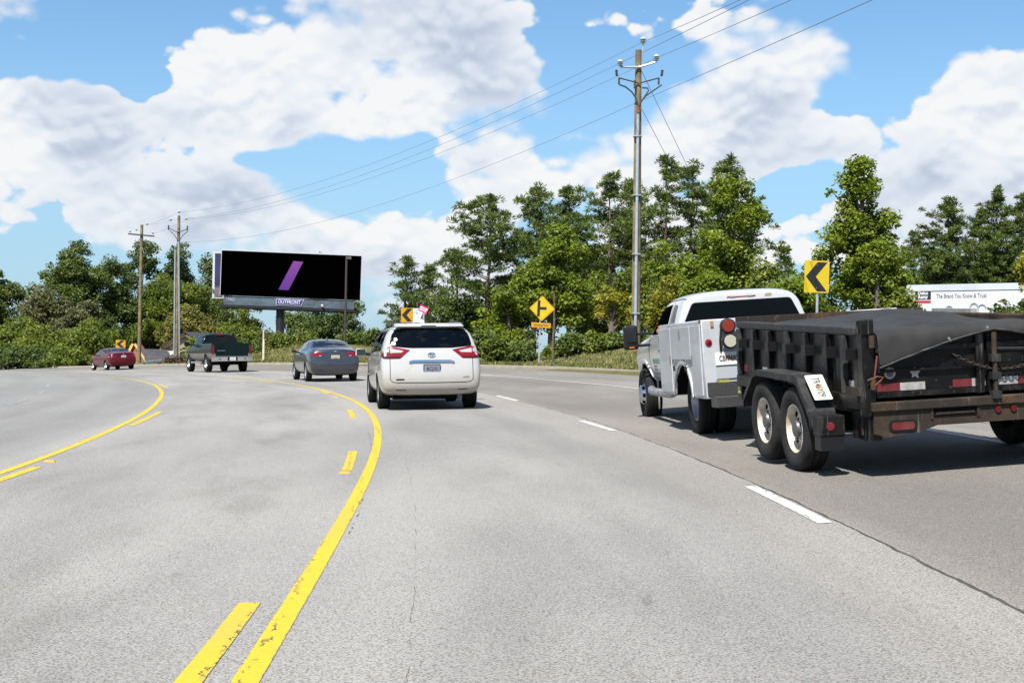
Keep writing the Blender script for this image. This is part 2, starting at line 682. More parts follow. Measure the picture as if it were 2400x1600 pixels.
    c3 = N.math('LESS_THAN', N.math('ABSOLUTE', N.math('ADD', N.math('ADD', d, N.math('ADD', 1.33, N.math('MULTIPLY', L, -0.0112))), wob)), 0.006)
    c3 = N.math('MULTIPLY', c3, N.smooth(N.noise(pos, scale=7, detail=3), 0.50, 0.56))
    c3 = N.math('MULTIPLY', c3, N.math('MULTIPLY', N.math('LESS_THAN', L, 23), N.math('GREATER_THAN', L, 12.2)))
    ck = N.math('MAXIMUM', N.math('MAXIMUM', crack, c2), c3)
    col = N.mix(N.math('MULTIPLY', ck, 0.85), col, (0.022, 0.020, 0.016))
    # old skid scuffs across the pavement
    sc = N.noise(N.mapping(ld, (2.2, 26, 1), rot=(0, 0, 0.0)), scale=1.0, detail=2)
    col = N.mix(N.math('MULTIPLY', N.smooth(sc, 0.70, 0.76), 0.30), col, (0.072, 0.068, 0.064))
    N.put(b.inputs['Base Color'], col)
    b.inputs['Roughness'].default_value = 0.88
    b.inputs['Specular IOR Level'].default_value = 0.35
    h = N.math('SUBTRACT', g, N.math('MULTIPLY', ck, 1.5))
    N.l.new(N.bump(h, 0.55, 0.012), b.inputs['Normal'])
    return m


def paint_material(name, color, wear, ribs=False):
    m = bpy.data.materials.new(name)
    m.use_nodes = True
    N = NT(m.node_tree)
    b = N.n['Principled BSDF']
    pos = N.node('ShaderNodeNewGeometry').outputs['Position']
    fine = N.noise(pos, scale=38, detail=4, rough=0.7)
    patch = N.noise(pos, scale=1.7, detail=4, rough=0.6)
    L, d = polar(N, pos)
    col = N.mix(N.smooth(fine, 0.3, 0.7), tuple(c * 0.86 for c in color), color)
    # crazed thermoplastic: thin wandering splits that open here and there
    wobv = N.math('ADD', d, N.math('MULTIPLY', N.math('SUBTRACT', N.noise(pos, scale=4.5, detail=6, rough=0.75), 0.5), 0.22))
    split = N.math('LESS_THAN', N.math('ABSOLUTE', N.math('SUBTRACT', N.math('FRACT', N.math('MULTIPLY', wobv, 7.0)), 0.5)), 0.035)
    split = N.math('MULTIPLY', split, N.smooth(patch, 0.42, 0.50))
    split = N.math('MULTIPLY', split, N.smooth(N.noise(pos, scale=14, detail=2), 0.42, 0.5))
    chip = N.smooth(N.math('ADD', N.math('MULTIPLY', fine, 0.6), N.math('MULTIPLY', patch, 0.4)), wear, wear + 0.03)
    lat = N.node('ShaderNodeAttribute', attribute_name='tint').outputs['Fac']
    edge = N.math('ADD', N.math('ABSOLUTE', lat), N.math('MULTIPLY', N.math('SUBTRACT', N.noise(pos, scale=26, detail=4, rough=0.7), 0.5), 0.9))
    ragged = N.smooth(edge, 0.96, 1.04)
    chip = N.math('MAXIMUM', chip, ragged)
    scuff = N.math('MULTIPLY', N.smooth(N.noise(N.mapping(N.comb(L, d, 0.0), (0.5, 5.0, 1)), scale=1.0, detail=5, rough=.65), 0.42, 0.72), 0.6)
    col = N.mix(scuff, col, tuple(c * 0.62 + 0.045 for c in color))
    col = N.mix(chip, col, (0.165, 0.158, 0.147))
    hole = N.math('MAXIMUM', split, chip)
    col = N.mix(split, col, (0.05, 0.045, 0.035))
    N.put(b.inputs['Base Color'], col)
    b.inputs['Roughness'].default_value = 0.7
    hgt = N.math('SUBTRACT', fine, N.math('MULTIPLY', hole, 2.0))
    if ribs:                                # rolled ribs across the line
        hgt = N.math('ADD', hgt, N.math('MULTIPLY', N.math('SINE', N.math('ADD', N.math('MULTIPLY', L, 170.0), N.math('MULTIPLY', patch, 9.0))), 0.22))
    N.l.new(N.bump(hgt, 0.35, 0.004), b.inputs['Normal'])
    return m


def soil_material(name, cols, scale):
    m = bpy.data.materials.new(name)
    m.use_nodes = True
    N = NT(m.node_tree)
    b = N.n['Principled BSDF']
    pos = N.node('ShaderNodeNewGeometry').outputs['Position']
    a = N.noise(pos, scale=scale, detail=6, rough=0.65)
    f = N.noise(pos, scale=scale * 14, detail=4, rough=0.7)
    col = N.ramp(N.math('ADD', N.math('MULTIPLY', a, 0.7), N.math('MULTIPLY', f, 0.3)), cols)
    N.put(b.inputs['Base Color'], col)
    b.inputs['Roughness'].default_value = 0.95
    b.inputs['Specular IOR Level'].default_value = 0.1
    N.l.new(N.bump(f, 0.8, 0.08), b.inputs['Normal'])
    return m


M_ROAD = road_material()
M_YELLOW = paint_material('yellow_paint', (0.46, 0.335, 0.010), 0.655, True)
M_WHITE = paint_material('white_paint', (0.42, 0.42, 0.40), 0.67)
M_OLDWHITE = paint_material('worn_white_paint', (0.25, 0.25, 0.245), 0.52)
M_GRASS = soil_material('grass_ground', [(0.25, (0.05, 0.058, 0.018)), (0.45, (0.085, 0.085, 0.03)), (0.6, (0.13, 0.11, 0.05)), (0.8, (0.19, 0.15, 0.085))], 0.8)
M_CONC = soil_material('concrete', [(0.2, (0.16, 0.14, 0.105)), (0.5, (0.24, 0.215, 0.17)), (0.8, (0.31, 0.285, 0.235))], 1.3)


def sheet(name, Ls, ds, zf, mat, parent=None):
    """grid in bend coordinates; ds(L) -> list of offsets"""
    V, F = [], []
    n = None
    for L in Ls:
        row = ds(L)
        n = len(row)
        for d in row:
            x, y = xy(L, d)
            V.append((x, y, zf(x, y, d, L)))
    for i in range(len(Ls) - 1):
        for j in range(n - 1):
            a = i * n + j
            F.append((a, a + 1, a + n + 1, a + n))
    me = np_mesh(name, V, F, smooth=True)
    bm = bmesh.new()
    bm.from_mesh(me)
    bmesh.ops.recalc_face_normals(bm, faces=bm.faces)
    if sum(f.normal.z for f in bm.faces) < 0:
        bmesh.ops.reverse_faces(bm, faces=bm.faces)
    bm.to_mesh(me)
    bm.free()
    return obj(name, me, parent, mat)


# ground: one sheet to the horizon
gL = [math.radians(a) * RC for a in np.concatenate([np.arange(-180, -12, 8.0), np.arange(-12, 56, 0.8), np.arange(56, 181, 6.0)])]
gd = sorted(set([-164.9, -150, -120, -90, -60, -40, -28, -20, -16, -13.5] + [round(v, 2) for v in np.arange(-12, 30, 1.0)] +
                [32, 35, 38, 42, 46, 52, 60, 75, 100, 140, 200, 320, 520, 900, 1600, 3000, 6000]))


def ground_z(x, y, d, L):
    z = zground(x, y)
    if d <= kerb_d(L) + 0.1:
        z -= 0.10
    return z - 0.02


ground = tag(sheet('ground', gL, lambda L: gd, ground_z, M_GRASS), kind='structure')

rL = list(np.arange(-26, 230, 1.0))
road = tag(sheet('road', rL, lambda L: list(np.linspace(-12.5, kerb_d(L) - 0.45, 40)), lambda x, y, d, L: bank(d) + grade(L), M_ROAD), kind='structure')


def ribbon(name, pts, w, mat, dz=0.004, step=0.4, taper=None):
    """painted line along (L, d) points, laid just above the road"""
    Ls = [p[0] for p in pts]
    n = max(2, int((Ls[-1] - Ls[0]) / step) + 1)
    V, F, A = [], [], []
    for i in range(n):
        A += [-1.0, 1.0]
        L = Ls[0] + (Ls[-1] - Ls[0]) * i / (n - 1)
        d = float(np.interp(L, Ls, [p[1] for p in pts]))
        for s in (-.5, .5):
            x, y = xy(L, d + s * w)
            V.append((x, y, bank(d + s * w) + grade(L) + dz))
        if i:
            a = 2 * i - 2
            F.append((a, a + 1, a + 3, a + 2))
    me = np_mesh(name, V, F, A)
    bm = bmesh.new()
    bm.from_mesh(me)
    for f in bm.faces:
        if f.normal.z < 0:
            f.normal_flip()
    bm.to_mesh(me)
    bm.free()
    return obj(name, me, road, mat)


def smooth_pts(pts, n=60):
    """cubic least-squares fit through measured points"""
    A = np.array(pts)
    c = np.polyfit(A[:, 0], A[:, 1], 4)
    Ls = np.linspace(A[0, 0], A[-1, 0], n)
    return [(float(a), float(np.polyval(c, a))) for a in Ls]


YR = [(3.0, -1.34), (8.3, -1.32), (9.4, -1.30), (11, -1.27), (12.5, -1.25), (14.3, -1.21), (16.7, -1.14), (19.6, -1.07), (24, -.97), (26.9, -.90),
      (30.9, -.79), (36.1, -.65), (40.4, -.57), (43.8, -.62), (46.6, -.80), (49.7, -1.03), (53.3, -1.24), (58, -1.49), (64, -1.7)]
YL = [(10, -4.72), (16.9, -4.71), (18.4, -4.69), (20.8, -4.72), (24.1, -4.82), (29, -4.95), (33.2, -5.0), (36.6, -5.01), (40.2, -5.02), (43.9, -5.06),
      (47.8, -5.17), (51.5, -5.35), (55.5, -5.62), (59.7, -6.02), (64.2, -6.55), (67.3, -7.2)]
tag(ribbon('yellow_line', smooth_pts(YR), 0.105, M_YELLOW), 'solid yellow line right of the turn lane')
tag(ribbon('yellow_line', smooth_pts(YL), 0.105, M_YELLOW), 'solid yellow line left of the turn lane')
for a, b in (((6.5, -1.56), (9.8, -1.54)), ((16.8, -1.37), (19.3, -1.33)), ((27.3, -1.14), (29.9, -1.08)), ((38.6, -.86), (40.8, -.82)), ((49.5, -1.3), (52.0, -1.42))):
    ribbon('yellow_dash', [a, b], 0.105, M_YELLOW, step=0.3)
for a, b in (((14.5, -4.52), (17.5, -4.51)), ((25.0, -4.66), (29.6, -4.64)), ((45.7, -4.92), (47.8, -5.01))):
    ribbon('yellow_dash', [a, b], 0.105, M_YELLOW, step=0.3)
for a, b in (((12.1, 1.95), (14.4, 2.05)), ((21.6, 2.26), (24.1, 2.28)), ((31.4, 2.55), (34.1, 2.64)), ((41.5, 2.7), (44.1, 2.6)), ((52, 2.4), (55, 2.2)), ((2.0, 1.7), (4.4, 1.75))):
    ribbon('white_dash', [a, b], 0.105, M_WHITE, step=0.3)
for a, b in (((32.9, -7.89), (36.4, -8.0)), ((40.6, -8.12), (43.4, -8.22)), ((46.2, -8.3), (48.9, -8.4)), ((55, -8.7), (58, -8.9))):
    ribbon('white_dash', [a, b], 0.10, M_OLDWHITE, step=0.3)
ribbon('edge_line', smooth_pts([(2, 5.15), (16.5, 5.2), (18, 5.27), (26, 5.6), (34.3, 5.78), (37.3, 5.68), (40.2, 5.6), (43.7, 5.45), (47.4, 5.24), (54, 5.0), (70, 4.6)]), 0.11, M_WHITE)
ribbon('edge_line', [(49.0, 7.4), (51.5, 7.25)], 0.25, M_OLDWHITE)
M_MARK = pmat('marker_amber', (0.55, 0.26, 0.02), 0.3)
for L, d in ((18.2, -4.54), (16.55, -1.385), (36.3, -0.9), (27.0, -1.16), (45.3, -4.9)):
    x, y = xy(L, d)
    mb = MB()
    M = Matrix.Translation((x, y, zroad(x, y))) @ Matrix.Rotation(L / RC, 4, 'Z')
    mb.hexa([M @ Vector(p) for p in ((-.055, -.05, 0), (.055, -.05, 0), (.055, .05, 0), (-.055, .05, 0))],
            [M @ Vector(p) for p in ((-.045, -.02, .017), (.045, -.02, .017), (.045, .02, .017), (-.045, .02, .017))])
    mb.build('pavement_marker', M_MARK, road)

# concrete gutter and kerb
kL = list(np.arange(-26, 230, 1.0))
KP = ((-0.47, 0.003), (0.0, -0.02), (0.02, 0.005), (0.03, 0.10), (0.06, 0.128), (0.17, 0.132), (0.18, 0.02))


def kerb_sheet(name, lo, hi):
    V, F = [], []
    n = hi - lo
    for L in kL:
        k = kerb_d(L)
        zb = bank(k - 0.45) + grade(L)
        for o_, h in KP[lo:hi]:
            x, y = xy(L, k + o_)
            V.append((x, y, zb + h + 0.02 * (o_ > 0)))
    for i in range(len(kL) - 1):
        for j in range(n - 1):
            a = i * n + j
            F.append((a, a + 1, a + n + 1, a + n))
    me = np_mesh(name, V, F)
    return obj(name, me, None, M_CONC)


tag(kerb_sheet('gutter', 0, 2), kind='structure')
tag(kerb_sheet('kerb', 1, 7), kind='structure')

# grass blades on the verge
rng = np.random.default_rng(5)


def leaf_mat(name, lo, mid, hi, trans=0.3, rough=0.55):
    if name in MATS:
        return MATS[name]
    m = bpy.data.materials.new(name)
    m.use_nodes = True
    N = NT(m.node_tree)
    N.n.remove(N.n['Principled BSDF'])
    a = N.node('ShaderNodeAttribute', attribute_name='tint')
    lo, mid, hi = (tuple(v * 1.18 for v in c) for c in (lo, mid, hi))
    col = N.ramp(a.outputs['Fac'], [(0.0, lo), (0.5, mid), (1.0, hi)])
    d = N.node('ShaderNodeBsdfPrincipled')
    d.inputs['Roughness'].default_value = rough
    d.inputs['Specular IOR Level'].default_value = 0.3
    N.l.new(col, d.inputs['Base Color'])
    t = N.node('ShaderNodeBsdfTranslucent')
    N.l.new(N.mix(1.0, col, (1.25, 1.35, 0.55), 'MULTIPLY'), t.inputs['Color'])
    mx = N.node('ShaderNodeMixShader')
    mx.inputs[0].default_value = trans
    N.l.new(d.outputs[0], mx.inputs[1])
    N.l.new(t.outputs[0], mx.inputs[2])
    N.l.new(mx.outputs[0], N.n['Material Output'].inputs[0])
    MATS[name] = m
    return m


def grass_strip(name, n, Lr, dr, hgt, mat, label, bare=0.3):
    Ls = rng.uniform(*Lr, n)
    V = np.zeros((n, 3, 3))
    for i in range(n):
        k = kerb_d(Ls[i])
        x, y = xy(Ls[i], k + 0.2 + (rng.random() ** 1.3) * (dr - 0.2))
        z = zground(x, y) - 0.03
        a = rng.uniform(0, 6.28)
        h = hgt * rng.uniform(0.4, 1.0)
        w = 0.03 + 0.03 * rng.random()
        lean = rng.normal(0, 0.4, 2) * h
        V[i, 0] = (x - w * math.cos(a), y - w * math.sin(a), z)
        V[i, 1] = (x + w * math.cos(a), y + w * math.sin(a), z)
        V[i, 2] = (x + lean[0], y + lean[1], z + h)
    me = np_mesh(name, V.reshape(-1, 3), np.arange(3 * n).reshape(-1, 3), np.repeat(rng.random(n), 3))
    return tag(obj(name, me, None, mat), label, 'grass', kind='stuff')


M_BLADE = leaf_mat('grass_blade', (0.05, 0.075, 0.018), (0.10, 0.115, 0.03), (0.24, 0.19, 0.08), 0.25)
grass_strip('verge_grass', 26000, (28, 105), 7.0, 0.16, M_BLADE, 'short sunburnt verge grass along the kerb')


# ================================================================== TREES AND SHRUBS
def tubes_mesh(name, branches, n=6):
    """branches: list of (points (k,3), radii (k,))"""
    V, F = [], []
    base = 0
    ang = np.arange(n) * 2 * math.pi / n
    ca, sa = np.cos(ang), np.sin(ang)
    for P, R in branches:
        P = np.asarray(P, float)
        k = len(P)
        T = np.gradient(P, axis=0)
        T /= np.linalg.norm(T, axis=1)[:, None] + 1e-9
        ref = np.where(np.abs(T[:, 2:3]) > 0.9, np.array([[1.0, 0, 0]]), np.array([[0, 0, 1.0]]))
        U = np.cross(T, ref)
        U /= np.linalg.norm(U, axis=1)[:, None] + 1e-9
        Wv = np.cross(T, U)
        ring = P[:, None, :] + (U[:, None, :] * ca[None, :, None] + Wv[:, None, :] * sa[None, :, None]) * np.asarray(R)[:, None, None]
        V.append(ring.reshape(-1, 3))
        for i in range(k - 1):
            a = base + i * n
            for j in range(n):
                j2 = (j + 1) % n
                F.append((a + j, a + j2, a + n + j2, a + n + j))
        base += k * n
    return np_mesh(name, np.concatenate(V), F, smooth=True)


def leaves_mesh(name, C, size, rs, tint, up=0.5, long=1.5, out=None, outw=0.4):
    """rhombic leaf sprays at points C (n,3)"""
    n = len(C)
    nrm = rs.normal(0, 1, (n, 3))
    nrm[:, 2] = np.abs(nrm[:, 2]) + up
    if out is not None:
        nrm += out * outw
    nrm /= np.linalg.norm(nrm, axis=1)[:, None]
    t = rs.normal(0, 1, (n, 3))
    t -= nrm * np.sum(t * nrm, axis=1)[:, None]
    t /= np.linalg.norm(t, axis=1)[:, None] + 1e-9
    b = np.cross(nrm, t)
    s = size * rs.uniform(0.6, 1.35, n)
    t *= (s * long * 0.5)[:, None]
    b *= (s * 0.5)[:, None]
    V = np.stack([C - t, C + b * 0.9 - nrm * (s * .12)[:, None], C + t, C - b * 0.9 - nrm * (s * .12)[:, None]], axis=1)
    F = np.arange(4 * n).reshape(n, 4)
    return np_mesh(name, V.reshape(-1, 3), F, np.repeat(tint, 4))


M_BARK = pmat('bark_grey', (0.085, 0.07, 0.055), 0.95, var=0.35, vscale=6, bump=0.8, bscale=14)
M_BARKP = pmat('bark_pine', (0.11, 0.075, 0.055), 0.95, var=0.4, vscale=5, bump=0.8, bscale=12)
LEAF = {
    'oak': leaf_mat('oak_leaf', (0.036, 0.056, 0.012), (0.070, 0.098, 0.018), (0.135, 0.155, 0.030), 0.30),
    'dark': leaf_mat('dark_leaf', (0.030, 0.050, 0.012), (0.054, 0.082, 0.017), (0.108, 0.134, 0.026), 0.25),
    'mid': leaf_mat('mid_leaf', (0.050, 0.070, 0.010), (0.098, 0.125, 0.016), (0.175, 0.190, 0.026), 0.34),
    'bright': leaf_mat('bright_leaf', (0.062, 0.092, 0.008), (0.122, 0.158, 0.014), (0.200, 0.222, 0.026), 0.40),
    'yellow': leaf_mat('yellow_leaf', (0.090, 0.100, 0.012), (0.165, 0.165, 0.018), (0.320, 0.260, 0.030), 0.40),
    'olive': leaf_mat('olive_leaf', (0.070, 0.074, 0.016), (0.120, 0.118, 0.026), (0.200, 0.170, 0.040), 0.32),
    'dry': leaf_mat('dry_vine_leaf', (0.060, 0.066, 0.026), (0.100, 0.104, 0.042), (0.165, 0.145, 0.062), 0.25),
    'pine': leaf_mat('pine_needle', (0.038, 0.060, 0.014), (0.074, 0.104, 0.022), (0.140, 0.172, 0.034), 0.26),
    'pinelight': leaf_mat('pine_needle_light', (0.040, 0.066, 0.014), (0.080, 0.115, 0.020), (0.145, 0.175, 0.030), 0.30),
}


def sphere_pts(rs, n):
    p = rs.normal(0, 1, (n, 3))
    return p / (np.linalg.norm(p, axis=1)[:, None] + 1e-9)


def crown_leaf(rs, lobes, clumps, per, cr, size):
    """leaf points spread over clumps that fill ellipsoidal lobes (centre, radii)"""
    vol = np.array([l[1][0] * l[1][1] * l[1][2] for l in lobes]) ** 0.72
    pick = rs.choice(len(lobes), clumps, p=vol / vol.sum())
    c = np.array([lobes[i][0] for i in pick], float)
    r = np.array([lobes[i][1] for i in pick], float)
    dirs = sphere_pts(rs, clumps)
    dirs[:, 2] = np.where(dirs[:, 2] < -0.55, -dirs[:, 2], dirs[:, 2])
    rr = rs.uniform(0.35, 1.0, clumps) ** 0.55
    cc = c + dirs * r * rr[:, None]
    csz = cr * rs.uniform(0.6, 1.35, clumps)
    ct = rs.normal(0, 0.13, clumps)
    num = np.maximum(6, (per * (csz / cr) ** 2).astype(int))
    idx = np.repeat(np.arange(clumps), num)
    o = sphere_pts(rs, len(idx))
    q = rs.uniform(0.1, 1.0, len(idx)) ** 0.5
    off = o * (csz[idx] * q)[:, None]
    off[:, 2] *= 0.72
    P = cc[idx] + off
    tint = np.clip(0.45 + ct[idx] + rs.normal(0, 0.17, len(idx)), 0, 1)
    return P, tint, o, cc, csz


def broadleaf(name, label, base, h, w, leaf, seed, dens=1.0, low=0.18, lobes=7, peak=0.0, size=0.30, trunk=0.22, cat='tree', group=None, clump=0.85, cone=0.0, limbs=True, taper=0.0):
    """rounded or conical crown on a tapered trunk with limbs; w = crown width"""
    rs = np.random.default_rng(seed)
    base = Vector(base)
    root = empty(name, base)
    tag(root, label, cat, group)
    lb = []
    hw = w / 2
    for i in range(lobes):
        f = (i + 0.5) / lobes
        zc = h * (low + (1 - low) * (0.16 + 0.68 * f))
        room = 1.0 - abs(2 * f - 0.85) ** 2 * 0.55
        if cone:
            room = 1.05 * (1 - f) ** 0.8 * cone + (1 - cone) * room
        a = rs.uniform(0, 6.28)
        rr = hw * room * rs.uniform(0.15, 0.55)
        sz = hw * (0.40 + 0.22 * rs.random()) * max(0.4, room)
        lb.append(((rr * math.cos(a), rr * math.sin(a), zc), (sz, sz, sz * rs.uniform(0.75, 1.05))))
    if peak:
        lb.append(((rs.normal(0, 0.1) * hw, 0, h * 0.90), (hw * peak, hw * peak, h * 0.11)))
        lb.append(((rs.normal(0, 0.1) * hw, 0, h * 0.80), (hw * peak * 1.5, hw * peak * 1.5, h * 0.10)))
    area = sum(l[1][0] * l[1][2] for l in lb)
    nclump = max(12, int(area * 3.4 * dens / clump ** 2))
    per = int(min(210, 26 * (clump / size) ** 2 * 0.27))
    P, tint, o, cc, cs = crown_leaf(rs, lb, nclump, per, clump, size)
    zc = P[:, 2]
    keep = zc > h * 0.02
    P, tint, o = P[keep], tint[keep], o[keep]
    P[:, 2] *= h / max(P[:, 2].max(), 1e-3)
    me = leaves_mesh('crown', P, size, rs, tint, up=0.55, out=o, outw=0.6)
    obj('crown', me, root, LEAF[leaf])
    # trunk and limbs reach into the crown
    k = 6
    tz = np.linspace(-0.4, h * 0.86, k)
    bend = rs.normal(0, 0.02 * h, (k, 2)).cumsum(axis=0) * 0.35
    bend[0] = 0
    TP = np.column_stack([bend[:, 0], bend[:, 1], tz])
    br = [(TP, trunk * np.linspace(1.25, 0.16, k))]
    if limbs:
        for i in rs.choice(len(cc), min(len(cc), 16), replace=False):
            c = cc[i].copy()
            z0 = max(h * 0.12, c[2] * rs.uniform(0.45, 0.7))
            p0 = np.array([np.interp(z0, tz, TP[:, 0]), np.interp(z0, tz, TP[:, 1]), z0])
            m1 = p0 * 0.55 + c * 0.45 + np.array([0, 0, 0.10 * h * rs.random()])
            r0 = trunk * 0.42 * (1 - 0.5 * z0 / h)
            br.append((np.array([p0, m1, c]), [r0, r0 * 0.6, r0 * 0.2]))
    obj('trunk', tubes_mesh('trunk', br), root, M_BARK)
    return root


def pine(name, label, base, h, w, seed, low=0.38, leaf='pine', size=0.42, trunk=0.2, dens=1.0, group=None, tilt=0.0, top=0.5):
    """tall loblolly-type pine: bare lower trunk, whorled limbs with needle tufts towards their ends"""
    rs = np.random.default_rng(seed)
    root = empty(name, base)
    tag(root, label, 'tree', group)
    k = 9
    tz = np.linspace(-0.4, h * 0.985, k)
    bend = rs.normal(0, 0.010 * h, (k, 2)).cumsum(axis=0) * 0.5
    bend[0] = 0
    bend[:, 0] += tilt * np.maximum(tz, 0)
    TP = np.column_stack([bend[:, 0], bend[:, 1], tz])
    br = [(TP, trunk * np.concatenate([[1.15], np.linspace(1.0, 0.12, k - 1)]))]
    C, T = [], []
    nb = int(40 * dens * max(0.7, h / 13))
    hw = w / 2
    for i in range(nb):
        f = (i + rs.random()) / nb
        z0 = h * (low + (0.97 - low) * f)
        prof = (0.45 + 0.75 * min(1, f / 0.28)) if f < 0.28 else 1.2 * (1 - ((f - 0.28) / 0.75)) ** 0.75
        prof = max(prof, 0.12)
        ln = hw * prof * rs.uniform(0.45, 1.12)
        a = rs.uniform(0, 6.28)
        rise = rs.uniform(-0.05, 0.45) + 0.45 * f
        p0 = np.array([np.interp(z0, tz, TP[:, 0]), np.interp(z0, tz, TP[:, 1]), z0])
        dirn = np.array([math.cos(a), math.sin(a), 0])
        p1 = p0 + dirn * ln * 0.55 + np.array([0, 0, ln * rise * 0.35])
        p2 = p0 + dirn * ln + np.array([0, 0, ln * rise])
        r0 = trunk * 0.30 * (1.1 - f)
        br.append((np.array([p0, p1, p2]), [r0, r0 * 0.6, r0 * 0.2]))
        nt = max(3, int(5.0 * ln * dens))
        for j in range(nt):
            g = rs.uniform(0.38, 1.05)
            q = (p0 * (1 - g) + p2 * g) if g > 0.55 else (p0 * (1 - g / .55) + p1 * (g / .55))
            side = rs.normal(0, 0.20 * ln + 0.12, 3) * np.array([1, 1, 0.45])
            C.append(q + side + np.array([0, 0, 0.10]))
    for j in range(5):
        C.append(np.array([TP[-1, 0], TP[-1, 1], h - 0.1 - 0.28 * j]) + rs.normal(0, 0.16, 3))
    C = np.array(C)
    per = 44
    cs = 0.42 * rs.uniform(0.7, 1.35, len(C))
    ct = rs.normal(0, 0.12, len(C))
    idx = np.repeat(np.arange(len(C)), per)
    o = sphere_pts(rs, len(idx))
    o[:, 2] = np.where(o[:, 2] < -0.3, -o[:, 2], o[:, 2])
    q = rs.uniform(0.25, 1.0, len(idx)) ** 0.6
    P = C[idx] + o * (cs[idx] * q)[:, None] * np.array([1, 1, 0.75])
    n = len(P)
    # needles: slim blades pointing out of their tuft
    t = o + rs.normal(0, 0.35, (n, 3))
    t /= np.linalg.norm(t, axis=1)[:, None]
    b = np.cross(t, rs.normal(0, 1, (n, 3)))
    b /= np.linalg.norm(b, axis=1)[:, None] + 1e-9
    s = size * rs.uniform(0.7, 1.3, n)
    t *= (s * 0.5)[:, None]
    b *= (s * 0.10)[:, None]
    V = np.stack([P - t, P + b, P + t, P - b], axis=1)
    tint = np.clip(0.42 + ct[idx] + rs.normal(0, 0.16, n), 0, 1)
    obj('crown', np_mesh('crown', V.reshape(-1, 3), np.arange(4 * n).reshape(n, 4), np.repeat(tint, 4)), root, LEAF[leaf])
    obj('trunk', tubes_mesh('trunk', br), root, M_BARKP)
    return root


def shrub(name, label, base, h, w, leaf, seed, size=0.2, dens=1.0, clump=0.5, depth=1.0, cat='shrub', group=None):
    rs = np.random.default_rng(seed)
    root = empty(name, base)
    tag(root, label, cat, group)
    hw = w / 2
    lb = []
    for i in range(6):
        a = rs.uniform(0, 6.28)
        rr = hw * rs.uniform(0.0, 0.55)
        zz = h * rs.uniform(0.25, 0.72)
        s = hw * rs.uniform(0.38, 0.6)
        lb.append(((rr * math.cos(a), rr * math.sin(a) * depth, zz), (s, s * depth, h * rs.uniform(0.22, 0.32))))
    lb.append(((0, 0, h * 0.3), (hw * 0.85, hw * 0.85 * depth, h * 0.3)))
    area = sum(l[1][0] * l[1][2] for l in lb)
    nclump = max(10, int(area * 4.2 * dens / clump ** 2))
    per = int(min(160, 26 * (clump / size) ** 2 * 0.27))
    P, tint, o, cc, cs = crown_leaf(rs, lb, nclump, per, clump, size)
    P = P.copy()
    P[:, 2] = np.abs(P[:, 2])
    P[:, 2] *= h / max(P[:, 2].max(), 1e-3)
    obj('foliage', leaves_mesh('foliage', P, size, rs, tint, up=0.45, out=o, outw=0.6), root, LEAF[leaf])
    br = []
    for i in rs.choice(len(cc), min(len(cc), 9), replace=False):
        c = cc[i]
        p0 = np.array([rs.normal(0, 0.08 * hw), rs.normal(0, 0.08 * hw), -0.15])
        br.append((np.array([p0, p0 * 0.5 + c * 0.5, c]), [0.045, 0.03, 0.01]))
    obj('stems', tubes_mesh('stems', br, 5), root, M_BARK)
    return root


def place(px, Y, base_z=None):
    p = at(px, 820, Y)
    return (p.x, p.y, zground(p.x, p.y) - 0.05 if base_z is None else base_z)


def height_to(px, py, Y, base):
    return at(px, py, Y).z - base[2]


TREES = []


def T_broad(label, px, top, wpx, Y, leaf, seed, name='broadleaf_tree', **kw):
    b = place(px, Y)
    kw['size'] = kw.get('size', .3) * .58
    kw['clump'] = kw.get('clump', .85) * .9
    return broadleaf(name, label, b, height_to(px, top, Y, b), 1.38 * wpx * Y / FPX, leaf, seed, **kw)


def T_pine(label, px, top, wpx, Y, seed, name='pine_tree', **kw):
    b = place(px, Y)
    kw['size'] = kw.get('size', .42) * .82
    return pine(name, label, b, height_to(px, top, Y, b), 1.5 * wpx * Y / FPX, seed, **kw)


def T_shrub(label, px, top, wpx, Y, leaf, seed, name='shrub', **kw):
    b = place(px, Y)
    kw['size'] = kw.get('size', .2) * .6
    kw['clump'] = kw.get('clump', .5) * .9
    return shrub(name, label, b, height_to(px, top, Y, b), 1.2 * wpx * Y / FPX, leaf, seed, **kw)


# ---- left of the billboard
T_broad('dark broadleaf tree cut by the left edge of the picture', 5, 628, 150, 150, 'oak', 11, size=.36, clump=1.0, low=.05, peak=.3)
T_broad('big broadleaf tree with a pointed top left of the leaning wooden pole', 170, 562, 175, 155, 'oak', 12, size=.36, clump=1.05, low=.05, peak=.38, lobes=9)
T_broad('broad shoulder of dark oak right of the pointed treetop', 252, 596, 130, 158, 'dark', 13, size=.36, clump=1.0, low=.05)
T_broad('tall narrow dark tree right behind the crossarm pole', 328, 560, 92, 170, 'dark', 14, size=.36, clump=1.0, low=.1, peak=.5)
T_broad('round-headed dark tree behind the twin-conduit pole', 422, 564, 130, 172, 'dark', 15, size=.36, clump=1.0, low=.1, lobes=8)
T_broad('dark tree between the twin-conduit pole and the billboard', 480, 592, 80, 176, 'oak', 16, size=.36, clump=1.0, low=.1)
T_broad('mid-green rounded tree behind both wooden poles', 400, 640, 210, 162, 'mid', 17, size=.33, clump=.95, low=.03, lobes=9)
T_broad('yellow-green low tree above the dark house roof', 440, 712, 160, 158, 'olive', 18, size=.32, clump=.9, low=.0, lobes=8)
T_broad('olive tree left of the crossarm pole above the red sedan', 345, 745, 120, 156, 'mid', 19, size=.30, clump=.85, low=.0)
T_shrub('dry greyish vine-covered thicket with brown leaves at far left', 105, 668, 150, 132, 'dry', 20, name='vine_thicket', size=.26, clump=.8, cat='thicket')
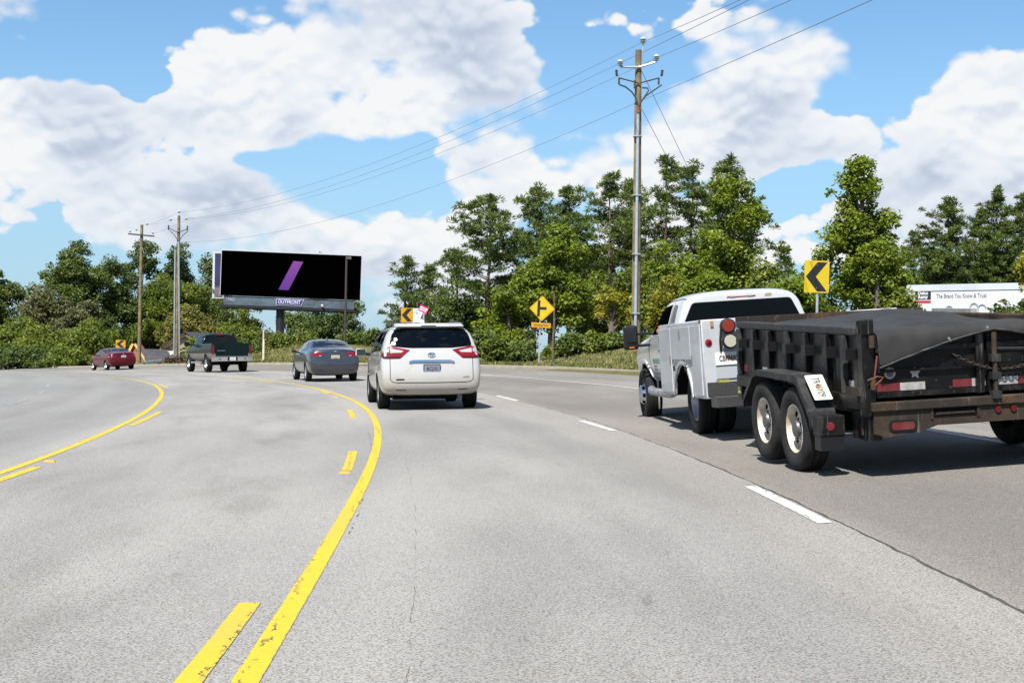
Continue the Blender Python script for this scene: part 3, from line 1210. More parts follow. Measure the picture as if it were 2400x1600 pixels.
T_shrub('brownish vine thicket left of the red sedan, under the big oak', 185, 700, 130, 130, 'dry', 21, name='vine_thicket', size=.26, clump=.8, cat='thicket')
T_shrub('green vine-covered bank at the left picture edge', 20, 740, 170, 127, 'mid', 22, name='vine_thicket', size=.28, clump=.8, cat='thicket')
T_shrub('green thicket left of the red sedan, next to the road edge', 130, 760, 170, 122, 'mid', 23, name='vine_thicket', size=.28, clump=.8, cat='thicket')
T_shrub('green thicket right behind the red sedan', 220, 745, 130, 124, 'mid', 24, name='vine_thicket', size=.28, clump=.8, cat='thicket')
T_shrub('dark low bush cut by the left edge at road level', -10, 800, 150, 118, 'dark', 25, size=.26, clump=.7)
T_shrub('dark low bush at road level left of the red sedan', 75, 806, 130, 117, 'dark', 26, size=.26, clump=.7)
T_shrub('low bush at road level touching the red sedan on its left', 165, 808, 120, 116, 'mid', 27, size=.26, clump=.7)
T_shrub('large bush between the red sedan and the house', 270, 772, 70, 150, 'mid', 28, size=.28, clump=.8)
# ---- round the billboard
T_broad('dark tree behind the left end of the billboard', 530, 700, 130, 160, 'oak', 31, size=.32, clump=.9, low=.0)
T_broad('green tree under the billboard left of its post', 590, 706, 130, 148, 'mid', 32, size=.32, clump=.9, low=.0)
T_broad('green tree under the billboard right of its post', 700, 716, 130, 150, 'oak', 33, size=.32, clump=.9, low=.0)
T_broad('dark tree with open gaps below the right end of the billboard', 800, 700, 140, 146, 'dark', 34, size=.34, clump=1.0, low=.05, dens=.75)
T_broad('tall tree hidden by the billboard with its tip showing above', 742, 590, 60, 160, 'bright', 35, size=.3, clump=.8, low=.3)
T_shrub('dark green bush behind the green pickup', 565, 758, 90, 128, 'mid', 36, size=.25, clump=.7)
T_shrub('bush left of the billboard post behind the white post', 618, 768, 100, 118, 'oak', 37, size=.25, clump=.7)
T_shrub('bright bush at the foot of the billboard post', 668, 775, 90, 116, 'mid', 38, size=.25, clump=.65)
T_shrub('bush behind the grey sedan left of the thin lamp post', 745, 770, 120, 114, 'mid', 39, size=.25, clump=.7)
T_shrub('bush behind the grey sedan right of the thin lamp post', 835, 772, 110, 112, 'oak', 40, size=.25, clump=.7)
T_shrub('leafy young plant in front of the beige gable', 455, 790, 45, 116, 'bright', 41, size=.22, clump=.5)
T_shrub('big bush left of the minivan above the grass mound', 880, 768, 80, 108, 'oak', 42, size=.25, clump=.7)
# ---- pines and hardwoods right of the minivan
T_pine('pine at the left end of the pine row, above the minivan roof', 950, 606, 76, 100, 51, low=.12, size=.40)
T_pine('small dark pine second from the left in the pine row', 1003, 622, 62, 102, 52, low=.12, size=.40)
T_pine('bushy pine left of the first tall pine', 1066, 592, 100, 98, 53, low=.10, size=.40)
T_pine('tall pine with a bare trunk left of the diamond sign', 1140, 462, 136, 92, 54, low=.36, size=.42)
T_pine('tall pine directly above the diamond sign', 1250, 440, 128, 94, 55, low=.34, size=.42)
T_pine('slender tall pine right of the diamond sign', 1330, 438, 88, 96, 56, low=.30, size=.42)
T_pine('tallest pine left of the big utility pole', 1424, 410, 130, 92, 57, low=.30, size=.42)
T_pine('dark pine partly hidden by the big utility pole', 1480, 424, 76, 99, 58, low=.2, size=.42)
T_pine('tall open pine just right of the big utility pole', 1548, 364, 100, 90, 59, low=.42, size=.40, dens=.85)
T_pine('leaning open pine second right of the utility pole', 1618, 384, 92, 92, 60, low=.40, size=.40, dens=.85, tilt=-.01)
T_pine('tall pine behind the bright hardwood above the white truck', 1700, 370, 120, 96, 61, low=.36, size=.42)
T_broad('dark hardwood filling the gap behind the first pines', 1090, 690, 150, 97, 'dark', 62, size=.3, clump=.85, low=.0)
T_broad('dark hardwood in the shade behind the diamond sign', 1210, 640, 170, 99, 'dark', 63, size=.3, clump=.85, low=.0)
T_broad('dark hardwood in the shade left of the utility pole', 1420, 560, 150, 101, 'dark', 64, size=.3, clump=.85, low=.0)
T_broad('bright green sweetgum with a spire top right behind the diamond sign', 1292, 522, 190, 72, 'bright', 65, size=.24, clump=.62, low=.08, cone=.75, peak=.3, lobes=10)
T_broad('bright green young hardwood left of the diamond sign', 1195, 668, 120, 74, 'bright', 66, size=.24, clump=.62, low=.05)
T_broad('round light green young pine right of the diamond sign', 1395, 632, 130, 76, 'mid', 67, size=.22, clump=.6, low=.03)
T_broad('yellowing small tree left of the big utility pole', 1432, 668, 80, 66, 'yellow', 68, size=.22, clump=.5, low=.22, dens=.75)
T_broad('green hardwood right of the utility pole above the truck hood', 1530, 560, 110, 74, 'bright', 69, size=.24, clump=.6, low=.0, lobes=9, dens=.8)
T_broad('yellow-green hardwood behind the white truck cab', 1560, 640, 140, 68, 'yellow', 70, size=.22, clump=.55, low=.0, dens=.9)
T_broad('tall bright hardwood above the white truck roof', 1718, 402, 165, 74, 'bright', 71, size=.25, clump=.62, low=.15, lobes=12, cone=.25, dens=.9)
T_broad('low bright tree right behind the white truck roof', 1650, 628, 170, 68, 'bright', 72, size=.23, clump=.58, low=.0)
T_broad('green bush-like tree left of the near chevron sign', 1790, 604, 120, 72, 'mid', 73, size=.24, clump=.6, low=.0)
T_shrub('yellow-green shrub behind the near chevron sign post', 1870, 640, 120, 58, 'bright', 74, size=.2, clump=.5)
T_broad('big conical sweetgum right of the near chevron sign', 2012, 360, 215, 66, 'bright', 75, size=.24, clump=.62, low=.04, cone=.72, peak=.26, lobes=14)
T_broad('rounded bright tree leaning on the right side of the conical sweetgum', 2055, 560, 70, 64, 'bright', 76, size=.23, clump=.58, low=.0)
T_pine('pine right of the conical sweetgum with a double head', 2215, 468, 130, 112, 81, low=.12, size=.46, dens=1.1)
T_pine('pine second from the right behind the box trailer', 2285, 486, 96, 114, 82, low=.12, size=.46, dens=1.1)
T_pine('tall pine behind the box trailer near the right edge', 2335, 446, 100, 113, 83, low=.12, size=.46, dens=1.1)
T_pine('pine cut by the right picture edge', 2405, 452, 110, 112, 84, low=.1, size=.46, dens=1.1)
T_pine('small pine between the sweetgum and the double-headed pine', 2140, 545, 110, 114, 85, low=.08, size=.46, leaf='pinelight')
T_broad('dark understorey tree behind the box trailer left half', 2190, 590, 180, 118, 'dark', 86, size=.36, clump=1.0, low=.0)
T_broad('dark understorey tree behind the box trailer right half', 2345, 585, 190, 118, 'dark', 87, size=.36, clump=1.0, low=.0)
T_broad('yellow-leaved tree at the right edge overhanging the box trailer', 2425, 545, 90, 46, 'yellow', 88, size=.18, clump=.45, low=.3, dens=.6)
T_broad('bright hardwood filling the gap left of the truck roof', 1610, 585, 120, 82, 'bright', 110, size=.25, clump=.62, low=.0)
T_broad('bright bushy hardwood right behind the big utility pole', 1488, 610, 110, 80, 'mid', 111, size=.25, clump=.62, low=.0)
T_pine('small light pine between the truck roof and the near chevron', 1845, 578, 80, 100, 112, low=.05, size=.42, leaf='pinelight')
T_broad('low green tree behind the near chevron, left of the sweetgum', 1905, 600, 110, 78, 'mid', 113, size=.24, clump=.6, low=.0)
# ---- shrub row behind the kerb
for i, (px, top, w, Y, lf, lab) in enumerate((
        (1120, 770, 90, 66, 'oak', 'shrub at the left end of the row, beside the minivan'),
        (1168, 782, 80, 65, 'mid', 'second shrub of the kerb row, left of the sign post'),
        (1225, 790, 60, 64, 'oak', 'narrow shrub just left of the diamond sign post'),
        (1300, 800, 44, 63, 'bright', 'small bright shrub between sign post and slim trunk'),
        (1345, 776, 80, 63, 'oak', 'dark shrub right of the slim dark trunk'),
        (1402, 772, 78, 62, 'mid', 'shrub in the kerb row left of the utility pole'),
        (1455, 776, 76, 62, 'oak', 'shrub in front of the utility pole foot'),
        (1510, 770, 76, 61, 'mid', 'shrub right of the utility pole behind the truck mirror'))):
    T_shrub(lab, px, top, w, Y, lf, 90 + i, size=.2, clump=.5, group='shrubs along the kerb')
T_shrub('shrub in front of the left end of the box trailer', 2108, 672, 50, 44, 'mid', 100, size=.17, clump=.42)
T_shrub('small leafy sprig in front of the box trailer lettering', 2268, 722, 46, 33, 'mid', 103, size=.12, clump=.26)
T_shrub('glossy shrub in front of the box trailer near the right edge', 2340, 702, 56, 34, 'oak', 101, size=.14, clump=.34)
T_shrub('glossy shrub cut by the right picture edge', 2402, 698, 50, 33, 'oak', 102, size=.14, clump=.34)
# slim bare trunk by the diamond sign
b = place(1297, 60)
rt = empty('young_tree', b)
tag(rt, 'slim dark young trunk standing just right of the diamond sign post', 'tree')
obj('trunk', tubes_mesh('trunk', [(np.array([(0, 0, -.2), (-.03, 0, .9), (.02, 0, 1.9), (0.0, 0, 3.2)]), [.075, .062, .055, .04])]), rt, M_BARK)


# ================================================================== POLES, WIRES, SIGNS
M_WOOD = pmat('pole_wood', (0.16, 0.125, 0.06), 0.9, var=0.35, vscale=2.5, bump=0.5, bscale=25, dirt=((0.10, 0.09, 0.07, 1), 0.6, 1.2))
M_GALV = pmat('galvanised_steel', (0.42, 0.45, 0.50), 0.38, metal=0.55, var=0.12, vscale=4)
M_DARKSTEEL = pmat('dark_steel', (0.03, 0.032, 0.04), 0.5, var=0.2, vscale=2)
M_PORC = pmat('grey_porcelain', (0.35, 0.36, 0.38), 0.25)
M_PORCD = pmat('dark_porcelain', (0.06, 0.06, 0.075), 0.3)
M_WIRE = pmat('weathered_wire', (0.20, 0.21, 0.24), 0.5, metal=0.3)
M_CABLE = pmat('black_cable', (0.03, 0.032, 0.04), 0.5)


def insulator(mb, p, s=1.0, n=8):
    p = Vector(p)
    mb.lathe([(0, .03 * s), (.03 * s, .10 * s), (.06 * s, .05 * s), (.09 * s, .12 * s), (.12 * s, .05 * s), (.16 * s, .13 * s), (.21 * s, .09 * s), (.24 * s, .05 * s)], n, 'z', Matrix.Translation(p))


def stick_insulator(mb, a, b, r=.045, k=5):
    a, b = Vector(a), Vector(b)
    pts, rs = [], []
    for i in range(2 * k + 1):
        pts.append(a.lerp(b, i / (2 * k)))
        rs.append(r if i % 2 else r * 0.55)
    mb.tube(pts, rs, 8)


# ---- the near tall pole with a riser conduit
PY = 60.0
pt = at(1496.5, 118, PY)
pb = at(1489.5, 838, PY)
px0, pz0 = pb.x, zground(pb.x, PY) - 0.1
p0 = empty('utility_pole', (px0, PY, pz0))
tag(p0, 'tall wooden utility pole with a shiny conduit beside the white truck', 'utility pole')
H1 = pt.z - pz0
lean = (pt.x - pb.x)
MB().tube([(0, 0, 0), (lean * .5, 0, H1 * .5), (lean, 0, H1)], [.215, .18, .135], 14).build('pole', M_WOOD, p0, smooth=True)


def P1(px, py, dy=0.0):
    v = at(px, py, PY + dy)
    return v - Vector((px0, PY, pz0))


mb = MB()
ctop = P1(1495.5, 262, -.2)
cbot = P1(1488.5, 838, -.27)
mb.tube([cbot, ctop], .068, 10)
o = mb.build('conduit', M_GALV, p0, smooth=True)
for t in (.18, .42, .66, .9):
    q = cbot.lerp(ctop, t)
    MB().box((q.x - .19, q.y - .1, q.z - .02), (q.x + .19, q.y + .28, q.z + .02)).build('strap', M_GALV, o)
# top pin insulator and the V-shaped line arms
mb = MB()
a = P1(1507, 118, -.12)
b2 = P1(1507, 103, -.12)
mb.tube([P1(1507, 130, -.12), b2], .035, 8)
mb.build('pin_bracket', M_GALV, p0)
mb = MB()
insulator(mb, b2, 1.25)
mb.build('insulator', M_PORC, p0, smooth=True)
vm = P1(1497, 158, -.2)
for (ex, ey) in ((1453.5, 153), (1538.5, 141)):
    e = P1(ex, ey + 4, -.2 if ex > 1490 else -.35)
    arm = MB().tube([vm, vm.lerp(e, .5) + Vector((0, 0, -.01)), e], [.055, .045, .04], 8).build('line_arm', M_GALV, p0, smooth=True)
    mb = MB()
    insulator(mb, e + Vector((0, 0, .03)), 1.2)
    mb.build('insulator', M_PORC, arm, smooth=True)
# cutout switches on the two lower arms and the cable terminations below
vm2 = P1(1498, 193, -.2)
for (ex, ey) in ((1451, 183), (1544, 183)):
    e = P1(ex, ey, -.25)
    arm = MB().tube([vm2 + Vector((0, 0, -.05)), e], .03, 6).build('cutout_arm', M_DARKSTEEL, p0)
    mb = MB()
    stick_insulator(mb, e + Vector((-.10 if ex < 1490 else .12, 0, .08)), e + Vector((-.13 if ex < 1490 else .16, 0, .36)), .07)
    stick_insulator(mb, e + Vector((0, 0, -.30)), e + Vector((.0, 0, .02)), .055)
    mb.build('fuse_cutout', M_PORCD, arm, smooth=True)
mb = MB()
stick_insulator(mb, P1(1487, 208, -.25), P1(1488, 188, -.25), .055)
mb.build('fuse_cutout', M_PORCD, p0, smooth=True)
for pts in (((1452, 199), (1466, 204), (1481, 216), (1491, 231), (1495, 247)),
            ((1551, 199), (1532, 212), (1514, 225), (1504, 236), (1498, 250)),
            ((1505, 206), (1518, 207), (1520, 213), (1511, 226), (1500, 244))):
    MB().tube([P1(x, y, -.28) for x, y in pts], .035, 6).build('riser_cable', M_CABLE, p0, smooth=True)
mb = MB()
mb.tube([P1(1496, 247, -.27), P1(1496, 264, -.22)], [.06, .10], 8)
mb.build('cable_head', pmat('rusty_metal', (0.16, 0.06, 0.035), 0.7, var=.4, vscale=8), p0)


def span(name, a, b, sag, r, label, n=26):
    a, b = Vector(a), Vector(b)
    pts = [a.lerp(b, i / n) - Vector((0, 0, sag * 4 * (i / n) * (1 - i / n))) for i in range(n + 1)]
    o = MB().tube(pts, r, 5).build(name, M_WIRE, None, smooth=True)
    return tag(o, label, 'wire', 'overhead power wires')


# ---- the two far poles
FY = 126.0
q0 = at(413, 848, FY)
z2 = zground(q0.x, FY) - .2
p2 = empty('utility_pole', (q0.x, FY, z2))
tag(p2, 'distant wooden utility pole with conduits on both sides near the billboard', 'utility pole')


def P2(px, py, dy=0.0):
    return at(px, py, FY + dy) - Vector((q0.x, FY, z2))


base2 = Vector((0, 0, 0))
t2 = P2(419.5, 505)
MB().tube([base2, t2], [.20, .13], 12).build('pole', M_WOOD, p2, smooth=True)
for s, x0, x1 in ((-1, 407.5, 410.5), (1, 420.5, 419)):
    MB().tube([P2(x0, 850, -.2), P2(x1, 566 if s > 0 else 585, -.18)], .075, 8).build('conduit', M_GALV, p2, smooth=True)
for (ex, ey) in ((395, 535), (439, 537)):
    arm = MB().tube([P2(417, 545, -.15), P2(ex, ey, -.2)], .035, 6).build('cutout_arm', M_DARKSTEEL, p2)
    mb = MB()
    e = P2(ex, ey, -.2)
    stick_insulator(mb, e + Vector((0, 0, -.15)), e + Vector((0, 0, .30)), .09)
    mb.build('fuse_cutout', M_PORCD, arm, smooth=True)
for (ex, ey) in ((398, 541), (440, 542)):
    MB().tube([P2(ex, ey, -.2), P2((ex + 418) / 2, ey + 9, -.2), P2(418.5, 566, -.2)], .035, 6).build('riser_cable', M_CABLE, p2)
mb = MB()
for e in (P2(420, 500), P2(437, 516, -.2), P2(400, 518, -.2)):
    insulator(mb, e, 1.1, 6)
mb.build('insulator_set', M_PORC, p2, smooth=True)['kind'] = 'stuff'

GY = 131.0
q1 = at(325.5, 856, GY)
z3 = zground(q1.x, GY) - .2
p3 = empty('utility_pole', (q1.x, GY, z3))
tag(p3, 'distant wooden utility pole with a dark crossarm behind the red sedan', 'utility pole')


def P3(px, py, dy=0.0):
    return at(px, py, GY + dy) - Vector((q1.x, GY, z3))


MB().tube([(0, 0, 0), P3(332.5, 527)], [.20, .14], 12).build('pole', M_WOOD, p3, smooth=True)
MB().box((-1.28, -.06, -.06), (1.28, .06, .07), Matrix.Translation(P3(331, 551, -.22)) @ Matrix.Rotation(rad(4.5), 4, 'Y')).build('crossarm', M_DARKSTEEL, p3)
mb = MB()
for e in (P3(305, 545, -.2), P3(320, 541, -.2), P3(358, 549, -.2), P3(345, 528, -.2)):
    insulator(mb, e, 1.0, 6)
mb.build('insulator_set', M_PORC, p3, smooth=True)['kind'] = 'stuff'
MB().tube([P3(331, 573, -.2), P3(354, 573, -.2)], .03, 6).build('cutout_arm', M_DARKSTEEL, p3)
mb = MB()
stick_insulator(mb, P3(354.5, 580, -.2), P3(355, 567, -.2), .09)
mb.build('fuse_cutout', M_PORCD, p3, smooth=True)
MB().tube([P3(319, 571, -.2), P3(331, 575, -.2), P3(338, 595, -.2)], .025, 6).build('riser_cable', M_GALV, p3)

# wires: near pole to the far pole, and on over our heads to a pole behind the camera
wp0 = Vector((px0, PY, pz0))
wp2 = Vector((q0.x, FY, z2))
wp3 = Vector((q1.x, GY, z3))
ends1 = [wp0 + P1(1507, 99, -.12), wp0 + P1(1453.5, 148, -.35), wp0 + P1(1538.5, 136, -.2), wp0 + P1(1494, 240, -.2)]
ends2 = [at(420, 497, FY), at(399, 515, FY), at(437, 514, FY), at(424, 567, FY)]
off = [at(1719, -1, 37), at(1741, -1, 36), at(1838, -1, 36), at(2024, -1, 30)]
names = ('top wire', 'left wire', 'right wire', 'low neutral wire')
sags = (1.5, 1.5, 1.5, 1.6)
for a, b3, c, nm, sg in zip(ends1, ends2, off, names, sags):
    span('power_wire', a, b3, sg, .010, nm + ' sagging from the near utility pole to the far pole')
    d = (c - a)
    span('power_wire', a, a + d * 2.4, 0.10, .010, nm + ' rising from the near pole out of the picture top')
for i, (a, b3) in enumerate(((at(420, 497, FY), at(345, 526, GY)), (at(400, 517, FY), at(331, 527, GY)), (at(437, 514, FY), at(358, 548, GY)))):
    span('power_wire', a, b3, .12, .010, ('upper', 'middle', 'lower')[i] + ' wire between the two distant utility poles', 8)
for i, (a, b3) in enumerate((((1503, 165), (1625, 420)), ((1504, 256), (1590, 420)))):
    s = wp0 + P1(*a)
    e = at(*b3, 66)
    g = s + (e - s) * 2.0
    o = MB().tube([s, g], .012, 5).build('guy_wire', M_WIRE)
    tag(o, ('upper', 'lower')[i] + ' guy wire running down from the near utility pole into the trees', 'wire')

# ---- billboard
BYD = 129.0
M_BLACK = pmat('billboard_black', (0.0003, 0.0003, 0.0003), 0.9, spec=0.0)
M_PURPLE = bpy.data.materials.new('purple_print')
M_PURPLE.use_nodes = True
N = NT(M_PURPLE.node_tree)
g = N.sep(N.node('ShaderNodeTexCoord').outputs['Generated'])
N.put(N.n['Principled BSDF'].inputs['Base Color'], N.ramp(g[2], [(0, (0.058, 0.002, 0.165)), (1, (0.135, 0.02, 0.185))]))
N.n['Principled BSDF'].inputs['Roughness'].default_value = 0.6
M_TRIM = pmat('white_trim', (0.42, 0.44, 0.47), 0.5)
M_SLAT = pmat('blue_grey_slat', (0.055, 0.075, 0.10), 0.6, var=.25, vscale=1.5)
M_NAVYPOST = pmat('navy_steel', (0.008, 0.009, 0.014), 0.5, var=.3, vscale=.8)
tl, tr = at(520, 586.5, BYD), at(847, 600, BYD + 1.4)
bl = at(520, 691, BYD)
ux = (tr - tl)
ux.z = 0
ux.normalize()
bbw = (tr - tl).length
bbh = tl.z - bl.z
bb = empty('billboard', Vector((at(660, 800, BYD).x, BYD + .9, zground(at(660, 800, BYD).x, BYD) - 1.0)))
tag(bb, 'black roadside billboard with a purple slash on a thick dark post', 'billboard')
bb_o = Vector(bb.location)
slope = (tr.z - tl.z) / bbw
BX = Vector((ux.x, ux.y, slope)).normalized()
BM = frame_matrix(tl - bb_o, BX, (0, 0, 1))      # local x along the face, y up, z towards the viewer
MB().box((-.06, -bbh - .02, -.34), (bbw + .10, .14, -.05), BM).build('face_frame', M_TRIM, bb)
face = MB().box((0, -bbh, -.05), (bbw, 0, 0.0), BM).build('face_panel', M_BLACK, bb)
u = lambda px, py: ((px - 520) / 327 * bbw, -(py - 586.5 - (px - 520) / 327 * 13.5) / 104.5 * bbh)
quad = [u(687.5, 612), u(710.5, 613.5), u(678.5, 680.5), u(654.5, 679)]
MB().prism(quad, BM @ Matrix.Translation((0, 0, .004)), .004).build('slash_mark', M_PURPLE, face)
# skirt of horizontal slats under the face, with the maker's plate
sk = [(.42, -bbh - .03), (bbw - .7, -bbh - .03)]
for i in range(5):
    y1 = -bbh - .05 - i * .178
    MB().box((.30, y1 - .16, -.30), (bbw - .55, y1, -.10 - .012 * (i % 2)), BM).build('slat', M_SLAT, bb)
M_NAVY = pmat('navy_plate', (0.035, 0.028, 0.13), 0.4)
M_PALE = pmat('pale_letter', (0.46, 0.46, 0.56), 0.5)
x0, x1 = u(650, 0)[0], u(716, 0)[0]
yb, yt = -bbh - .76, -bbh - .14
MB().prism([(x0, yb), (x1 - .25, yb), (x1, yt), (x0, yt)], BM @ Matrix.Translation((0, 0, -.09)), .05).build('name_plate', M_PALE, bb)
pl = MB().prism([(x0 + .05, yb + .05), (x1 - .29, yb + .05), (x1 - .08, yt - .05), (x0 + .05, yt - .05)], BM @ Matrix.Translation((0, 0, -.038)), .012).build('plate_field', M_NAVY, bb)
text('OUTFRONT', BM @ Matrix.Translation(((x0 + x1) / 2 - .08, (yb + yt) / 2, -.02)), .50, M_PALE, pl, ext=.003, bold=.012, xs=.80)
text('19401', BM @ Matrix.Translation((u(544, 0)[0], -bbh - .40, -.088)), .46, pmat('grey_letter', (.25, .28, .32), .6), bb, ext=.003, bold=.008, xs=.75)
lm = MB().tube([BM @ Vector((u(757, 0)[0], -bbh - .62, -.05)), BM @ Vector((u(761, 0)[0], -bbh - .72, .18))], [.07, .12], 8).build('floodlight', pmat('white_lamp', (.8, .8, .8), .3), bb)
MB().box((.1, -bbh - 1.16, -.9), (bbw - .4, -bbh - .97, -.12), BM).build('catwalk', M_NAVYPOST, bb)
# second face of the wedge, turned away: only its edge strip shows at the left
l0, l1 = at(499, 589, BYD + .9) - bb_o, at(520, 590, BYD + .5) - bb_o
hl = Vector((0, 0, -4.55))
sb = MB().hexa([l0 + hl, l0 + hl + Vector((1.2, -.02, .02)), l0 + hl + Vector((1.2, .5, .02)), l0 + hl + Vector((0, .5, 0))],
               [l0, l0 + Vector((1.2, -.02, -.05)), l0 + Vector((1.2, .5, -.05)), l0 + Vector((0, .5, 0))]).build('rear_face_frame', M_TRIM, bb)
m2 = bpy.data.materials.new('night_print')
m2.use_nodes = True
N = NT(m2.node_tree)
g = N.sep(N.node('ShaderNodeTexCoord').outputs['Generated'])
N.put(N.n['Principled BSDF'].inputs['Base Color'], N.ramp(g[2], [(0, (.10, .08, .09)), (.18, (.13, .10, .10)), (.26, (.012, .012, .04)), (.6, (.02, .022, .09)), (1, (.012, .014, .05))]))
MB().hexa([l0 + hl * .96 + Vector((.22, -.05, 0)), l0 + hl * .96 + Vector((1.0, -.07, 0)), l0 + hl * .96 + Vector((1.0, .1, 0)), l0 + hl * .96 + Vector((.22, .1, 0))],
          [l0 + Vector((.22, -.05, -.18)), l0 + Vector((1.0, -.07, -.2)), l0 + Vector((1.0, .1, -.2)), l0 + Vector((.22, .1, -.18))]).build('rear_face_panel', m2, bb)
cx = u(659, 0)[0]
top = BM @ Vector((cx, -bbh - .9, -.9))
MB().tube([(top.x, top.y + .1, 0), (top.x, top.y + .1, top.z)], .40, 20).build('post', M_NAVYPOST, bb, smooth=True)
MB().box((.3, -bbh - 1.25, -1.5), (bbw - .3, -bbh - .75, -.92), BM).build('torsion_beam', M_NAVYPOST, bb)
MB().box((-.55, -bbh - 1.02, -1.3), (.55, -bbh - .97, -.2), BM).build('side_platform', M_NAVYPOST, bb)

# thin lamp post in front of the billboard
LY = 104.0
g = at(808, 820, LY)
lz = zground(g.x, LY) - .2
lp = empty('lamp_post', (g.x, LY, lz))
tag(lp, 'thin dark brown lamp post standing in front of the billboard', 'lamp post')
M_BRONZE = pmat('bronze_paint', (0.045, 0.032, 0.028), 0.5)
ht = at(810, 603, LY).z - lz
MB().tube([(0, 0, 0), (0.02, 0, ht)], [.10, .075], 10).build('pole', M_BRONZE, lp, smooth=True)
MB().hexa([(-.02, -.12, ht - .12), (.42, -.12, ht - .10), (.42, .12, ht - .10), (-.02, .12, ht - .12)],
          [(-.02, -.10, ht + .02), (.40, -.10, ht + .02), (.40, .10, ht + .02), (-.02, .10, ht + .02)]).build('lamp_head', M_BRONZE, lp, bevel=.02)
MB().box((.06, -.09, ht - .135), (.38, .09, ht - .105)).build('lens', pmat('lamp_lens', (.6, .62, .65), .2), lp)

# ---- signs
M_SIGNY = pmat('sign_yellow', (0.47, 0.345, 0.008), 0.45, var=.05, vscale=4)
M_SIGNO = pmat('sign_amber', (0.47, 0.235, 0.006), 0.45, var=.06, vscale=4)
M_SIGNB = pmat('sign_black', (0.008, 0.008, 0.009), 0.5)
M_ALU = pmat('sign_back', (0.30, 0.31, 0.33), 0.45, metal=.4)


def rrect(w, h, r, n=4):
    pts = []
    for cx_, cy_, a0 in ((w / 2 - r, h / 2 - r, 0), (-w / 2 + r, h / 2 - r, 90), (-w / 2 + r, -h / 2 + r, 180), (w / 2 - r, -h / 2 + r, 270)):
        for k in range(n + 1):
            a = rad(a0 + 90 * k / n)
            pts.append((cx_ + r * math.cos(a), cy_ + r * math.sin(a)))
    return pts


def sign_root(name, label, px, Y, cat='road sign'):
    p = at(px, 820, Y)
    z = zground(p.x, Y) - .1
    return tag(empty(name, (p.x, Y, z)), label, cat), Vector((p.x, Y, z))


def post_bars(root, top, tilt=0.0, w=.03):
    """galvanised U-channel post with punched holes"""
    mb = MB()
    mb.box((-w, -.012, 0), (w, .0, top))
    mb.box((-w, 0, 0), (-w + .012, .035, top))
    mb.box((w - .012, 0, 0), (w, .035, top))
    o = mb.build('post', M_GALV, root)
    o.rotation_euler[1] = tilt
    mb = MB()
    k = 0
    while .15 + k * .15 < top - .05:
        zc = .15 + k * .15
        mb.box((-.006, -.0145, zc - .008), (.006, -.0125, zc + .008))
        k += 1
    h = mb.build('bolt_hole', M_SIGNB, o)
    h['kind'] = 'stuff'
    return o


def chevron(label, pxl, pxr, pyt, pyb, Y, mat, yaw=0.0, roll=0.0):
    root, o = sign_root('chevron_sign', label, (pxl + pxr) / 2, Y)
    root['group'] = 'chevron curve signs'
    w = (pxr - pxl) * Y / FPX
    h = (pyb - pyt) * Y / FPX
    c = at((pxl + pxr) / 2, (pyt + pyb) / 2, Y) - o
    post_bars(root, c.z + h * .48)
    S = Matrix.Translation(c + Vector((0, -.03, 0))) @ Matrix.Rotation(yaw, 4, 'Z') @ Matrix.Rotation(roll, 4, 'Y') @ Matrix.Rotation(rad(90), 4, 'X')
    pl = MB().prism(rrect(w, h, .035), S, .006).build('sign_panel', mat, root)
    k = [(-.44, .0), (.02, .455), (.42, .455), (-.04, 0), (.42, -.455), (.02, -.455)]
    MB().prism([(x * w, y * h) for x, y in k], S @ Matrix.Translation((0, 0, .0075)), .002).build('chevron_mark', M_SIGNB, pl)
    mb = MB()
    for y in (.36, -.36):
        mb.lathe([(0, .011), (.006, .009)], 8, 'z', S @ Matrix.Translation((0, y * h, .0095)))
    mb.build('bolt', M_GALV, pl)['kind'] = 'stuff'
    return root


chevron('near yellow chevron sign above the black dump trailer', 1884, 1943, 611, 686, 36, M_SIGNY, rad(4), rad(.9))
chevron('amber chevron sign above the roof of the white minivan', 940, 968.5, 721.5, 755, 75, M_SIGNO, rad(6), 0)
chevron('small amber chevron sign behind the dark red sedan', 272, 294, 796.5, 815.5, 106, M_SIGNO, rad(10), 0)

# diamond side-road sign with a street-name plate
DY = 57.0
root, o = sign_root('side_road_sign', 'yellow diamond side-road sign with a street name plate', 1263, DY)
c = at(1270.5, 723, DY) - o
ps = post_bars(root, c.z + .5, rad(1.0))
s = 60.5 * DY / FPX / math.sqrt(2)
S = Matrix.Translation(c + Vector((0, -.05, 0))) @ Matrix.Rotation(rad(2), 4, 'Y') @ Matrix.Rotation(rad(90), 4, 'X')
dia = MB().prism(rrect(s, s, .04), S @ Matrix.Rotation(rad(45), 4, 'Z'), .006).build('sign_panel', M_SIGNO, root)
fld = MB().prism(rrect(s * .90, s * .90, .03), S @ Matrix.Rotation(rad(45), 4, 'Z') @ Matrix.Translation((0, 0, .0075)), .002).build('sign_field', M_SIGNY, dia)
mb = MB()
mb.prism([(-.20, -.34), (-.085, -.34), (-.085, .345), (-.20, .345)], S @ Matrix.Translation((0, 0, .0105)), .002)
mb.prism([(-.084, -.05), (.19, -.05), (.19, .065), (-.084, .065)], S @ Matrix.Translation((0, 0, .0105)), .002)
mb.build('junction_mark', M_SIGNB, dia)
c2 = at(1268, 762, DY) - o
S2 = Matrix.Translation(c2 + Vector((0, -.05, 0))) @ Matrix.Rotation(rad(2), 4, 'Y') @ Matrix.Rotation(rad(90), 4, 'X')
pl = MB().prism(rrect(45.5 * DY / FPX, 11.5 * DY / FPX, .02), S2, .006).build('name_plate', M_SIGNO, root)
text('Exchange Place', S2 @ Matrix.Translation((0, 0, .0085)), .125, M_SIGNB, pl, ext=.001, bold=.001, xs=.82)

